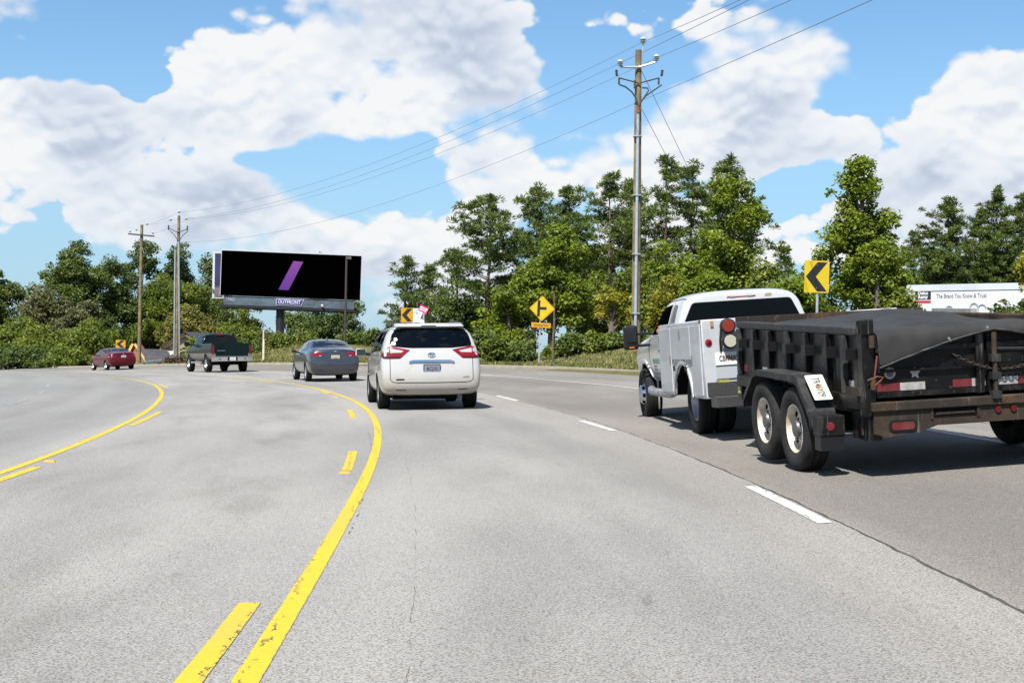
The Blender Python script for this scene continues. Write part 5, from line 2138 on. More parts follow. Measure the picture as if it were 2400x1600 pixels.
prism_cut(cut, 'rear', [(x * .97, 1.45 + (z - 1.45) * .94) for x, z in rw], -1.6, -.2)
sw = [rounded([(-.42, 1.20), (.30, 1.18), (.30, 1.60), (-.18, 1.60), (-.36, 1.45)], .05), rounded([(.38, 1.18), (1.45, 1.16), (1.45, 1.60), (.38, 1.60)], .05),
      rounded([(1.53, 1.16), (2.72, 1.12), (2.25, 1.58), (1.53, 1.60)], .05)]
for p in sw:
    c = (sum(a for a, b in p) / len(p), sum(b for a, b in p) / len(p))
    q = [(c[0] + (a - c[0]) * .95, c[1] + (b - c[1]) * .93) for a, b in p]
    prism_cut(cut, 'left', q, -1.4, -.55)
    prism_cut(cut, 'left', q, .55, 1.4)
cut_body(vb, cut, (M_PEARL, M_INTER), 'body', van)
patch(vbv, 'rear', rw, 'rear_window', M_GLASS, van, .003, .005)
for p in sw:
    patch(vbv, 'left', p, 'side_window', M_GLASS, van, .003, .005, .12)
    patch(vbv, 'right', p, 'side_window', M_GLASS, van, .003, .005, .12)
for side, mir in (('left', 1), ('right', -1)):
    f = (lambda P: P) if mir == 1 else mirror
    tl_ = patch(vbv, 'rear', f([(-.955, 1.035), (-.60, 1.045), (-.405, 1.215), (-.80, 1.29), (-.955, 1.16)]), 'tail_light', M_RED, van, .010, .02)
    patch(vbv, 'rear', f([(-.785, 1.245), (-.53, 1.195), (-.575, 1.16), (-.785, 1.155)]), 'clear_lens', M_LENSW, tl_, .016, .006)
    patch(vbv, 'rear', f([(-.895, 1.205), (-.81, 1.25), (-.81, 1.168), (-.895, 1.16)]), 'clear_lens', M_LENSW, tl_, .016, .006)
    patch(vbv, 'rear', f([(-.95, 1.045), (-.615, 1.052), (-.58, 1.085), (-.95, 1.085)]), 'dark_band', M_REDDARK, tl_, .016, .006)
    strip(vbv, 'rear', f([(-.795, 1.29), (-.795, .62), (-.75, .575), (-.66, .56)]), .012, 'panel_gap', M_SEAM, van)
    patch(vbv, side, [(-.93, 1.04), (-.72, 1.10), (-.70, 1.15), (-.86, 1.17)], 'tail_light_side', M_REDDARK, van, .006, .012)
strip(vbv, 'rear', [(-.66, .56), (0, .555), (.66, .56)], .016, 'panel_gap', M_SEAM, van)
patch(vbv, 'rear', rounded([(-.44, .985), (-.36, 1.012), (.36, 1.012), (.44, .985), (.43, .945), (.36, .962), (-.36, .962), (-.43, .945)], .01), 'chrome_handle', M_CHROME, van, .022, .03)
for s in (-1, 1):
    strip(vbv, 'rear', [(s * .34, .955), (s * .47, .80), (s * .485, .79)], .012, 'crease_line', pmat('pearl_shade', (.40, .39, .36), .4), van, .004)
yR = vbv.ray_cast(Vector((0, -6, .83)), Vector((0, 1, 0)))[0].y
plate(van, (0.0, yR - .012, .832), .30, .15, rad(4), 'RCJ10', pmat('blue_grey_plate', (.16, .19, .23), .4), M_PLATETXT, .10, M_BLKPLASTIC, pmat('plate_orange', (.5, .16, .05), .5), xs=.8)
# emblem: three thin rings
em = None
for (rx, rz, oz) in ((.068, .046, 0), (.022, .043, .0), (.045, .018, .022)):
    pts = []
    for k in range(25):
        a = 2 * math.pi * k / 24
        x_, z_ = rx * math.cos(a), 1.11 + oz + rz * math.sin(a)
        h = vbv.ray_cast(Vector((x_, -6, z_)), Vector((0, 1, 0)))[0]
        pts.append(h - Vector((0, .01, 0)))
    o = MB().tube(pts, .007, 6, cap=False).build('emblem' if em is None else 'emblem_ring', M_CHROME, van if em is None else em)
    em = em or o
patch(vbv, 'rear', [(-.685, .61), (-.53, .61), (-.53, .637), (-.685, .637)], 'badge', M_BLKPLASTIC, van, .005, .006)
patch(vbv, 'rear', [(.60, .655), (.72, .66), (.72, .675), (.60, .67)], 'badge', M_CHROME, van, .005, .004)
patch(vbv, 'rear', rounded([(-.69, .398), (-.50, .398), (-.49, .418), (-.68, .418)], .006), 'reflector', M_REDDARK, van, .004, .006)
patch(vbv, 'rear', rounded([(.50, .405), (.69, .412), (.68, .428), (.49, .42)], .006), 'reflector', M_BLKPLASTIC, van, .004, .006)
for sx in (-.31, .33):
    patch(vbv, 'rear', [(sx - .016, .50), (sx + .016, .50), (sx + .016, .53), (sx - .016, .53)], 'parking_sensor', pmat('sensor_grey', (.36, .35, .32), .4), van, .004, .006)
# roof spoiler with the high brake light
sp = MB().hexa([(-.66, -.79, 1.675), (.66, -.79, 1.675), (.68, -.42, 1.70), (-.68, -.42, 1.70)], [(-.64, -.78, 1.705), (.64, -.78, 1.705), (.66, -.38, 1.755), (-.66, -.38, 1.755)]).build('spoiler', M_PEARL, van, bevel=.02)
MB().box((-.17, -.797, 1.683), (.11, -.775, 1.70)).build('brake_light', M_BLKPLASTIC, sp)
for sx in (-1, 1):
    pts = [(sx * .64, -.40, 1.71), (sx * .64, -.22, 1.765), (sx * .64, .2, 1.79), (sx * .64, 1.2, 1.79), (sx * .64, 1.65, 1.77), (sx * .64, 1.75, 1.72)]
    MB().tube(pts, [.022, .024, .022, .022, .022, .022], 8).build('roof_rail', M_BLKPLASTIC, van, smooth=True)
    mb = MB().hexa([(sx * 1.02 - .0, 2.50, 1.06), (sx * 1.27, 2.47, 1.07), (sx * 1.27, 2.56, 1.07), (sx * 1.02, 2.60, 1.06)], [(sx * 1.02, 2.50, 1.22), (sx * 1.25, 2.47, 1.25), (sx * 1.25, 2.56, 1.25), (sx * 1.02, 2.60, 1.22)])
    mr = mb.build('wing_mirror', M_PEARL, van, bevel=.035)
    MB().box((sx * 1.145 - .095, 2.455, 1.085), (sx * 1.145 + .095, 2.466, 1.225)).build('mirror_glass', pmat('mirror_face', (.03, .04, .045), .1, metal=.3), mr)
    MB().tube([(sx * .90, 2.55, 1.10), (sx * 1.06, 2.53, 1.12)], .035, 8).build('mirror_arm', M_BLKPLASTIC, mr)
    for y in (0, 3.03):
        wheel(van, (sx * .855, y, .345), .345, .235, .225, 'alloy', sx)
MB().box((-.72, -.78, .22), (.72, 3.9, .30)).build('underbody', M_UNDER, van)
MB().tube([(.55, -.9, .27), (.55, -.4, .27)], .05, 8).build('exhaust', M_RIMDARK, van)
MB().box((-.80, -.03, .32), (.80, .03, .38)).build('rear_axle', M_UNDER, van)
# what shows behind the rear glass
patch(vbv, 'rear', [(-.455, 1.30), (-.12, 1.275), (-.12, 1.60), (-.455, 1.60)], 'pale_sheet', pmat('pale_green_sheet', (.34, .40, .38), .7), van, -.10, .002)  # pale green rectangle set just behind the glass
for cx_, cz_, r_ in ((-.672, 1.425, .034), (-.715, 1.345, .042)):
    patch(vbv, 'rear', [(cx_ + r_ * math.cos(a * math.pi / 6), cz_ + r_ * math.sin(a * math.pi / 6)) for a in range(12)], 'sticker', M_PLATEW, van, .006, .002)
for sx in (-.42, .42):
    MB().box((sx - .14, -.12, 1.18), (sx + .14, -.03, 1.44)).build('headrest', pmat('seat_grey', (.10, .10, .10), .9), van, bevel=.04)
seat_on_road(van, 30.1, .47, rad(-.8), 3.03, .85)
van.scale = (1, 1, .955)


# ------------------------------------------------------------------ saloons
def sedan(name, label, paint, lights, glass):
    car = empty(name)
    tag(car, label, 'sedan')

    def st(y, w6, top, sx=1.0, dy=0.0, zb=.20):
        """w6: belt half-width; top: list of the five (x, z) above the belt"""
        lower = [(0, zb), (.62, zb), (.80, zb + .06), (.865, .42), (.885, .62), (.882, .80)]
        pts = [(x * sx, y, z) for x, z in lower] + [(x, y, z) for x, z in [(w6, .965)] + top]
        return pts

    def ring0(off, sx):
        ys = (.12, .12, .06, .0, -.01, .02, .05, .07, .09, .095, .095)
        b = [(0, .24), (.62, .24), (.80, .30), (.85, .45), (.862, .62), (.85, .80), (.82, .96), (.74, 1.045), (.58, 1.085), (.3, 1.098), (0, 1.10)]
        return [(x * sx, -.95 + off + y, z) for (x, z), y in zip(b, ys)]

    SS = [ring0(0, .93), ring0(.10, .975), st(-.55, .862, [(.77, 1.075), (.62, 1.115), (.32, 1.128), (0, 1.132)]),
          st(-.22, .868, [(.745, 1.13), (.60, 1.165), (.32, 1.178), (0, 1.182)]), st(.30, .868, [(.685, 1.265), (.575, 1.345), (.32, 1.368), (0, 1.374)]),
          st(.75, .868, [(.665, 1.31), (.565, 1.415), (.32, 1.442), (0, 1.45)]), st(1.35, .868, [(.665, 1.31), (.565, 1.42), (.32, 1.452), (0, 1.46)]),
          st(1.85, .868, [(.675, 1.27), (.575, 1.365), (.32, 1.395), (0, 1.403)]), st(2.45, .868, [(.76, 1.03), (.64, 1.06), (.34, 1.075), (0, 1.08)]),
          st(3.0, .84, [(.76, 1.0), (.62, .99), (.34, 1.0), (0, 1.0)], .98), st(3.5, .70, [(.6, .78), (.5, .79), (.3, .8), (0, .8)], .85)]
    SS[-1] = [(x * .9, y + .04, min(z, .78)) for x, y, z in SS[-1]]
    me = loft_body(SS, .07, .10)
    bv = bvh_of(me)
    c = MB()
    for sx in (-1, 1):
        for y in (0, 2.70):
            arch(c, y, .315, .375, sx * .58, sx * 1.3)
    rw_ = rounded([(-.535, 1.385), (.535, 1.385), (.655, 1.19), (.60, 1.165), (-.60, 1.165), (-.655, 1.19)], .05)
    prism_cut(c, 'rear', [(x * .97, 1.27 + (z - 1.27) * .90) for x, z in rw_], -1.4, 1.5)
    sw_ = [rounded([(-.05, 1.05), (.78, 1.01), (.78, 1.35), (.42, 1.33)], .05), rounded([(.86, 1.01), (2.05, 1.01), (1.62, 1.34), (.86, 1.36)], .05)]
    for p in sw_:
        cc_ = (sum(a for a, b in p) / len(p), sum(b for a, b in p) / len(p))
        q = [(cc_[0] + (a - cc_[0]) * .94, cc_[1] + (b - cc_[1]) * .9) for a, b in p]
        prism_cut(c, 'left', q, -1.3, 1.3)
    ws_ = rounded([(-.53, 1.37), (.53, 1.37), (.66, 1.10), (-.66, 1.10)], .05)
    prism_cut(c, 'front', [(x * .97, 1.24 + (z - 1.24) * .9) for x, z in ws_], 4.0, 1.2)
    cut_body(me, c, (paint, M_INTER), 'body', car)
    patch(bv, 'rear', rw_, 'rear_window', glass, car, .003, .005)
    patch(bv, 'front', ws_, 'windscreen', glass, car, .003, .005)
    for p in sw_:
        patch(bv, 'left', p, 'side_window', glass, car, .003, .005, .12)
        patch(bv, 'right', p, 'side_window', glass, car, .003, .005, .12)
    for sx in (-.38, 0, .38):
        z0 = 1.20 if sx else 1.14
        MB().box((sx - .12, .28, 1.0), (sx + .12, .36, z0 + (.05 if sx else 0))).build('headrest', pmat('cream_seat', (.34, .33, .30), .9), car, bevel=.04)
    MB().box((-.60, .20, .80), (.60, .34, 1.05)).build('rear_seat', pmat('cream_seat', (.34, .33, .30), .9), car, bevel=.03)
    for s in (-1, 1):
        f = (lambda P: P) if s == -1 else mirror
        for i, (poly, m, nm, of) in enumerate(lights):
            patch(bv, 'rear', f(poly), nm, m, car, of, .012)
        strip(bv, 'rear', f([(-.40, 1.06), (-.42, .80), (-.36, .70), (0, .685)]), .008, 'panel_gap', M_SEAM, car)
        patch(bv, 'rear', f(rounded([(-.62, .395), (-.42, .385), (-.42, .41), (-.62, .42)], .008)), 'reflector', M_REDDARK, car, .004, .006)
        mr = MB().hexa([(s * .93, 1.72, .98), (s * 1.10, 1.70, .985), (s * 1.10, 1.78, .985), (s * .93, 1.82, .98)], [(s * .93, 1.72, 1.08), (s * 1.08, 1.70, 1.10), (s * 1.08, 1.78, 1.10), (s * .93, 1.82, 1.08)]).build('wing_mirror', paint, car, bevel=.025)
        MB().tube([(s * .82, 1.77, .99), (s * .96, 1.76, 1.0)], .03, 6).build('mirror_arm', M_BLKPLASTIC, mr)
        for y in (0, 2.70):
            wheel(car, (s * .775, y, .315), .315, .205, .205, 'alloy', s)
    yb = bv.ray_cast(Vector((0, -6, .86)), Vector((0, 1, 0)))[0].y
    h = bv.ray_cast(Vector((0, -6, 1.0)), Vector((0, 1, 0)))[0]
    return car, bv, yb, h


M_GREY = car_paint('gunmetal', (0.075, 0.079, 0.095), .8, .25, metal=.8)
L_E = [([(-.86, .865), (-.50, .86), (-.335, .955), (-.60, .985), (-.80, 1.0), (-.87, .95)], M_RED, 'tail_light', .010),
       ([(-.56, .872), (-.49, .87), (-.455, .892), (-.55, .892)], M_LENSW, 'reverse_light', .016)]
gs, gbv, gy, gh = sedan('sedan', 'grey metallic sedan driving between the minivan and the green pickup', M_GREY, L_E, M_GLASSL)
plate(gs, (0, gy - .012, .83), .29, .14, rad(4), '', pmat('peach_plate', (.50, .44, .30), .4), M_PLATETXT, .06, M_BLKPLASTIC)
MB().hexa([(-.03, gh.y - .02, 1.01), (.03, gh.y - .02, 1.01), (.03, gh.y, 1.01), (-.03, gh.y, 1.01)], [(-.05, gh.y - .012, 1.05), (.05, gh.y - .012, 1.05), (.05, gh.y + .01, 1.05), (-.05, gh.y + .01, 1.05)]).build('emblem', M_CHROME, gs)
MB().hexa([(-.02, .62, 1.42), (.02, .62, 1.42), (.02, .80, 1.44), (-.02, .80, 1.44)], [(-.006, .62, 1.50), (.006, .62, 1.50), (.006, .70, 1.49), (-.006, .70, 1.49)]).build('roof_fin', M_GREY, gs)
strip(gbv, 'rear', [(-.80, .66), (-.6, .60), (0, .585), (.6, .60), (.80, .66)], .05, 'bumper_crease', M_GREY, gs, .012, .014)
seat_on_road(gs, 50.2, .78, rad(0), 2.7, .78)

M_MAROON = car_paint('maroon', (0.085, 0.0012, 0.006), .4, .22, .25, metal=.2)
L_C = [([(-.86, .80), (-.52, .77), (-.40, .80), (-.38, .93), (-.60, .96), (-.86, .955)], M_REDDARK, 'tail_light', .010),
       ([(-.80, .90), (-.44, .88), (-.42, .92), (-.66, .945)], M_RED, 'lamp_bar', .016),
       ([(-.86, .85), (-.70, .83), (-.72, .87), (-.86, .89)], M_LENSW, 'reverse_light', .016)]
rsn, rbv, ry_, rh = sedan('sedan', 'dark red sedan farthest ahead on the bend at the left', M_MAROON, L_C, M_GLASSL)
plate(rsn, (0, ry_ - .012, .84), .30, .15, rad(4), '', M_PLATEW, M_PLATETXT, .06)
MB().lathe([(0, .055), (.012, .05)], 12, 'y', Matrix.Translation((0, rh.y - .012, 1.0))).build('emblem', M_CHROME, rsn)
strip(rbv, 'rear', [(-.62, 1.06), (0, 1.085), (.62, 1.06)], .03, 'boot_lip', M_MAROON, rsn, .03, .03)
seat_on_road(rsn, 98.2, 1.75, rad(0), 2.7, .78)
rsn.scale = (1.05, 1.06, 1.02)

# ------------------------------------------------------------------ green pickup
M_REDPK = pmat('pickup_lamp', (0.085, 0.003, 0.006), .18, coat=.3)
pk = empty('pickup_truck')
tag(pk, 'dark green and beige two-tone pickup truck with chrome bumper', 'pickup truck')
M_GREEN = car_paint('dark_green_beige', (0.0015, 0.0075, 0.007), .15, .3, .12, two=(.93, (0.13, 0.118, 0.095, 1)))


def pst(y, sx, top, hw=None, dy=None):
    lower = [(0, .55), (.70, .55), (.90, .58), (.975, .72), (1.0, .95), (.995, 1.14)]
    pts = [(x * sx, y, z) for x, z in lower] + [(x, y, z) for x, z in top]
    return [(p[0], p[1] + (dy[i] if dy else 0), p[2]) for i, p in enumerate(pts)]


bedtop = [(.985, 1.36), (.955, 1.405), (.90, 1.415), (.5, 1.415), (0, 1.415)]
cabtop = [(.96, 1.30), (.865, 1.62), (.76, 1.86), (.42, 1.925), (0, 1.94)]
PSs = [pst(-1.18, .985, bedtop), pst(-1.12, 1.0, bedtop), pst(-.5, 1.0, bedtop), pst(.6, 1.0, bedtop), pst(.92, 1.0, bedtop), pst(.98, .99, [(.97, 1.33), (.93, 1.40), (.88, 1.43), (.5, 1.45), (0, 1.45)]),
       pst(1.02, .99, [(.955, 1.34), (.87, 1.55), (.76, 1.78), (.42, 1.84), (0, 1.86)]), pst(1.25, .99, cabtop), pst(1.9, .99, [(.96, 1.30), (.865, 1.62), (.765, 1.875), (.42, 1.945), (0, 1.96)]),
       pst(2.45, .99, [(.96, 1.30), (.87, 1.60), (.77, 1.83), (.42, 1.90), (0, 1.915)]), pst(2.75, .99, [(.95, 1.28), (.87, 1.46), (.78, 1.62), (.42, 1.68), (0, 1.69)]), pst(3.15, .99, [(.94, 1.24), (.88, 1.30), (.78, 1.33), (.42, 1.35), (0, 1.36)]),
       pst(3.9, .97, [(.88, 1.18), (.8, 1.24), (.7, 1.27), (.42, 1.30), (0, 1.31)]), pst(4.45, .90, [(.80, 1.05), (.72, 1.08), (.6, 1.1), (.4, 1.12), (0, 1.12)])]
pb_ = loft_body(PSs, .01, .08, crease_s=((0, .6), (1, .4), (5, .5)), crease_k=((7, .5),))
pbv = bvh_of(pb_)
c = MB()
for sx in (-1, 1):
    for y in (0, 3.56):
        arch(c, y, .42, .50, sx * .62, sx * 1.4)
prism_cut(c, 'top', [(-.80, -1.06), (.80, -1.06), (.80, .86), (-.80, .86)], 1.0, 2.0)
rw_ = rounded([(-.70, 1.79), (.70, 1.79), (.80, 1.50), (-.80, 1.50)], .06)
prism_cut(c, 'rear', [(x * .97, 1.645 + (z - 1.645) * .92) for x, z in rw_], -2.5, 1.7)
psw = [rounded([(1.16, 1.42), (1.72, 1.40), (1.72, 1.80), (1.30, 1.78)], .05), rounded([(1.80, 1.40), (2.90, 1.38), (2.48, 1.78), (1.80, 1.80)], .05)]
for p in psw:
    cc_ = (sum(a for a, b in p) / len(p), sum(b for a, b in p) / len(p))
    q = [(cc_[0] + (a - cc_[0]) * .94, cc_[1] + (b - cc_[1]) * .9) for a, b in p]
    prism_cut(c, 'left', q, -1.3, -.3)
    prism_cut(c, 'left', q, .3, 1.3)
cut_body(pb_, c, (M_GREEN, M_INTER), 'body', pk)
# the bed cut may leave the raycast surface, so lay the glass by its own slope
gme = MB().hexa([(-.80, 1.005, 1.50), (.80, 1.005, 1.50), (.80, 1.012, 1.50), (-.80, 1.012, 1.50)], [(-.70, 1.055, 1.80), (.70, 1.055, 1.80), (.70, 1.062, 1.80), (-.70, 1.062, 1.80)])
gme.build('rear_window', M_GLASS, pk)
for p in psw:
    patch(pbv, 'left', p, 'side_window', M_GLASS, pk, .003, .005, .12)
    patch(pbv, 'right', p, 'side_window', M_GLASS, pk, .003, .005, .12)
tg = patch(pbv, 'rear', rounded([(-.80, .80), (.80, .80), (.80, 1.395), (-.80, 1.395)], .02), 'tailgate', car_paint('dark_green', (0.0015, 0.0075, 0.007), .15, .3, .12), pk, .018, .02)
MB().box((-.07, -1.225, 1.26), (.07, -1.20, 1.315)).build('tailgate_handle', M_BLKPLASTIC, tg)
patch(pbv, 'rear', [(-.72, 1.04), (-.32, 1.04), (-.32, 1.065), (-.72, 1.065)], 'name_badge', M_CHROME, tg, .022, .006)
for s in (-1, 1):
    f = (lambda P: P) if s == -1 else mirror
    patch(pbv, 'rear', f(rounded([(-.985, .90), (-.86, .90), (-.85, 1.10), (-.85, 1.32), (-.97, 1.32)], .03)), 'tail_light', M_REDPK, pk, .014, .03)
    for y in (0, 3.56):
        wheel(pk, (s * .86, y, .42), .42, .28, .225, 'alloy', s)
    mr = MB().hexa([(s * 1.12, 2.66, 1.33), (s * 1.40, 2.62, 1.33), (s * 1.40, 2.72, 1.33), (s * 1.12, 2.76, 1.33)], [(s * 1.12, 2.66, 1.52), (s * 1.40, 2.62, 1.53), (s * 1.40, 2.72, 1.53), (s * 1.12, 2.76, 1.52)]).build('wing_mirror', M_BLKPLASTIC, pk, bevel=.03)
    MB().tube([(s * .92, 2.72, 1.38), (s * 1.15, 2.70, 1.40)], .035, 6).build('mirror_arm', M_BLKPLASTIC, mr)
    MB().tube([(s * .96, .75, .48), (s * .97, 2.9, .48)], .05, 8).build('side_step', M_CHROME2, pk, smooth=True)
bp = MB()
bp.hexa([(-1.0, -1.32, .53), (1.0, -1.32, .53), (1.0, -1.15, .53), (-1.0, -1.15, .53)], [(-1.0, -1.34, .76), (1.0, -1.34, .76), (1.0, -1.15, .76), (-1.0, -1.15, .76)])
bump = bp.build('rear_bumper', M_CHROME, pk, bevel=.03)
MB().box((-.24, -1.355, .56), (.24, -1.33, .745)).build('step_pad', M_BLKPLASTIC, bump)
for s in (-1, 1):
    MB().lathe([(0, .035), (.012, .03)], 12, 'y', Matrix.Translation((s * .62, -1.352, .645))).build('bumper_light', M_BLKPLASTIC, bump)
plate(pk, (0, -1.36, .655), .30, .15, 0, '', M_PLATEW, M_PLATETXT, .06)
MB().box((-.16, 1.0, 1.83), (.16, 1.09, 1.90)).build('brake_light', M_RED, pk)
MB().box((-.30, -.55, .38), (.30, 3.9, .56)).build('frame_rails', M_UNDER, pk)
MB().tube([(-.8, 0, .42), (.8, 0, .42)], .07, 8).build('rear_axle', M_UNDER, pk)
MB().lathe([(-.16, .10), (-.1, .17), (.1, .17), (.16, .10)], 14, 'x', Matrix.Translation((.05, 0, .42))).build('differential', M_UNDER, pk)
seat_on_road(pk, 71.5, .62, rad(2), 3.56, .85)


# ------------------------------------------------------------------ white service-body pickup
tk = empty('service_truck')
tag(tk, 'white service truck with utility lockers and dual rear wheels towing the trailer', 'truck')
M_TW = car_paint('fleet_white', (0.40, 0.405, 0.41), 1.0, .3, dust=((0.22, 0.20, 0.17, 1), .35, .95, .5))
M_BODYW = pmat('service_body_white', (0.38, 0.395, 0.415), 0.38, var=.06, vscale=2, coat=.3, dirt=((0.20, 0.195, 0.18, 1), .4, 2.2))
M_TREAD = bpy.data.materials.new('tread_plate')
M_TREAD.use_nodes = True
N = NT(M_TREAD.node_tree)
b = N.n['Principled BSDF']
tcn = N.node('ShaderNodeTexCoord').outputs['Object']
x_, y_, z_ = N.sep(tcn)
pa = N.math('SINE', N.math('MULTIPLY', N.math('ADD', x_, z_), 190.0))
pb2 = N.math('SINE', N.math('MULTIPLY', N.math('SUBTRACT', x_, z_), 190.0))
pt_ = N.smooth(N.math('MULTIPLY', pa, pb2), .35, .6)
N.put(b.inputs['Base Color'], N.mix(pt_, (.022, .022, .024), (.07, .07, .072)))
b.inputs['Roughness'].default_value = .45
N.l.new(N.bump(pt_, .6, .004), b.inputs['Normal'])

C0 = 1.52      # back of the cab


def tst(y, top, sx=1.0):
    lower = [(0, .58), (.70, .58), (.88, .60), (.955, .72), (.985, .92), (.99, 1.10)]
    return [(x * sx, y, z) for x, z in lower] + [(x, y, z) for x, z in top]


ct = [(.97, 1.33), (.885, 1.60), (.815, 1.83), (.64, 1.925), (0, 1.94)]
TS = [tst(C0, [(.955, 1.33), (.865, 1.58), (.80, 1.775), (.62, 1.868), (0, 1.88)], .985), tst(C0 + .06, [(.965, 1.33), (.88, 1.60), (.81, 1.815), (.64, 1.908), (0, 1.92)]), tst(C0 + .35, ct),
      tst(C0 + 1.0, [(.97, 1.33), (.885, 1.60), (.82, 1.835), (.64, 1.93), (0, 1.945)]), tst(C0 + 1.45, [(.97, 1.33), (.89, 1.58), (.82, 1.785), (.64, 1.88), (0, 1.895)]),
      tst(C0 + 1.85, [(.97, 1.31), (.90, 1.45), (.82, 1.59), (.44, 1.645), (0, 1.655)]), tst(C0 + 2.3, [(.96, 1.27), (.91, 1.33), (.82, 1.36), (.44, 1.385), (0, 1.39)]),
      tst(C0 + 2.9, [(.95, 1.24), (.90, 1.30), (.78, 1.325), (.44, 1.35), (0, 1.355)]), tst(C0 + 3.3, [(.93, 1.20), (.86, 1.27), (.74, 1.295), (.44, 1.31), (0, 1.315)], .985),
      tst(C0 + 3.5, [(.86, 1.10), (.78, 1.16), (.66, 1.19), (.42, 1.2), (0, 1.2)], .93)]
tb = loft_body(TS, .01, .06, crease_s=((0, .3),))
tbv = bvh_of(tb)
c = MB()
for sx in (-1, 1):
    arch(c, 4.0, .41, .50, sx * .60, sx * 1.4)
trw = rounded([(-.70, 1.765), (.70, 1.765), (.835, 1.47), (-.835, 1.47)], .05)
prism_cut(c, 'rear', [(x * .97, 1.615 + (z - 1.615) * .92) for x, z in trw], 0.0, C0 + .9)
TF = rounded([(C0 + .66, 1.34), (C0 + 1.96, 1.33), (C0 + 1.45, 1.76), (C0 + .66, 1.80)], .06)
TQ = rounded([(C0 + .22, 1.36), (C0 + .54, 1.36), (C0 + .54, 1.77), (C0 + .30, 1.75)], .05)
cc_ = (C0 + 1.15, 1.55)
for x0_, x1_ in ((-1.3, -.08), (.08, 1.3)):
    prism_cut(c, 'left', [(cc_[0] + (a - cc_[0]) * .95, cc_[1] + (b_ - cc_[1]) * .92) for a, b_ in TF], x0_, x1_)
for x0_, x1_ in ((-1.3, -.5), (.5, 1.3)):
    prism_cut(c, 'left', [(C0 + .39 + (a - C0 - .39) * .9, 1.56 + (b_ - 1.56) * .92) for a, b_ in TQ], x0_, x1_)
cab = cut_body(tb, c, (M_TW, M_INTER), 'cab', tk)
patch(tbv, 'rear', trw, 'rear_window', glass_mat('dark_tint_glass', (0.03, 0.035, 0.045), .45, 1.45), tk, .003, .005)
for sd_ in ('left', 'right'):
    patch(tbv, sd_, TQ, 'quarter_window', M_GLASS, tk, .003, .005)
patch(tbv, 'right', TF, 'door_window', M_GLASS, tk, .003, .005)
for sd_ in ('left', 'right'):
    strip(tbv, sd_, [(C0 + .60, 1.80), (C0 + .585, 1.34), (C0 + .58, .70)], .012, 'panel_gap', M_SEAM, tk)
    strip(tbv, sd_, [(C0 + 2.02, 1.33), (C0 + 1.98, 1.0), (C0 + 1.9, .66)], .012, 'panel_gap', M_SEAM, tk)
for s in (-1, 1):
    strip(tbv, 'top', [(s * .76, C0 + .02), (s * .78, C0 + .6), (s * .78, C0 + 1.4)], .014, 'roof_gutter', M_SEAM, tk)
hb = tbv.ray_cast(Vector((0, -6, 1.83)), Vector((0, 1, 0)))[0]
br_ = MB().hexa([(-.21, C0 - .015, 1.80), (.21, C0 - .015, 1.80), (.21, C0 + .06, 1.80), (-.21, C0 + .06, 1.80)], [(-.205, C0 + .0, 1.855), (.205, C0 + .0, 1.855), (.205, C0 + .08, 1.865), (-.205, C0 + .08, 1.865)]).build('brake_light', M_RED, tk, bevel=.01)
for sx in (-.125, .125):
    MB().box((sx - .035, C0 - .022, 1.815), (sx + .035, C0 + .01, 1.842)).build('cargo_lamp', M_LENSW, br_)
patch(tbv, 'rear', [(.33, 1.80), (.42, 1.795), (.44, 1.825), (.40, 1.845), (.34, 1.835)], 'rust_patch', pmat('rust_primer', (.30, .22, .14), .8, var=.3, vscale=20), tk, .003, .002, .05)
# door handle, faded door print
MB().tube([(-1.0, C0 + .74, 1.10), (-1.03, C0 + .78, 1.10), (-1.03, C0 + .93, 1.10), (-1.0, C0 + .97, 1.10)], .016, 6).build('door_handle', M_BLKPLASTIC, tk)
M_PRG = pmat('faded_green_print', (.10, .22, .14), .6, var=.3, vscale=30)
M_PRD = pmat('faded_dark_print', (.16, .17, .20), .6, var=.3, vscale=30)
rs = np.random.default_rng(3)
y = C0 + 1.75
for i in range(7):
    w = .05 + .03 * rs.random()
    patch(tbv, 'left', [(y - w, .905), (y, .905), (y, .975), (y - w, .985)], 'door_print', M_PRG, tk, .002, .001, .2)
    y -= w + .018
for z0, n_, w_ in ((.845, 4, .05), (.79, 3, .07), (.735, 9, .035)):
    y = C0 + 1.72
    for i in range(n_):
        patch(tbv, 'left', [(y - w_, z0), (y, z0), (y, z0 + .035), (y - w_, z0 + .035)], 'door_print', M_PRD, tk, .002, .001, .2)
        y -= w_ + .022
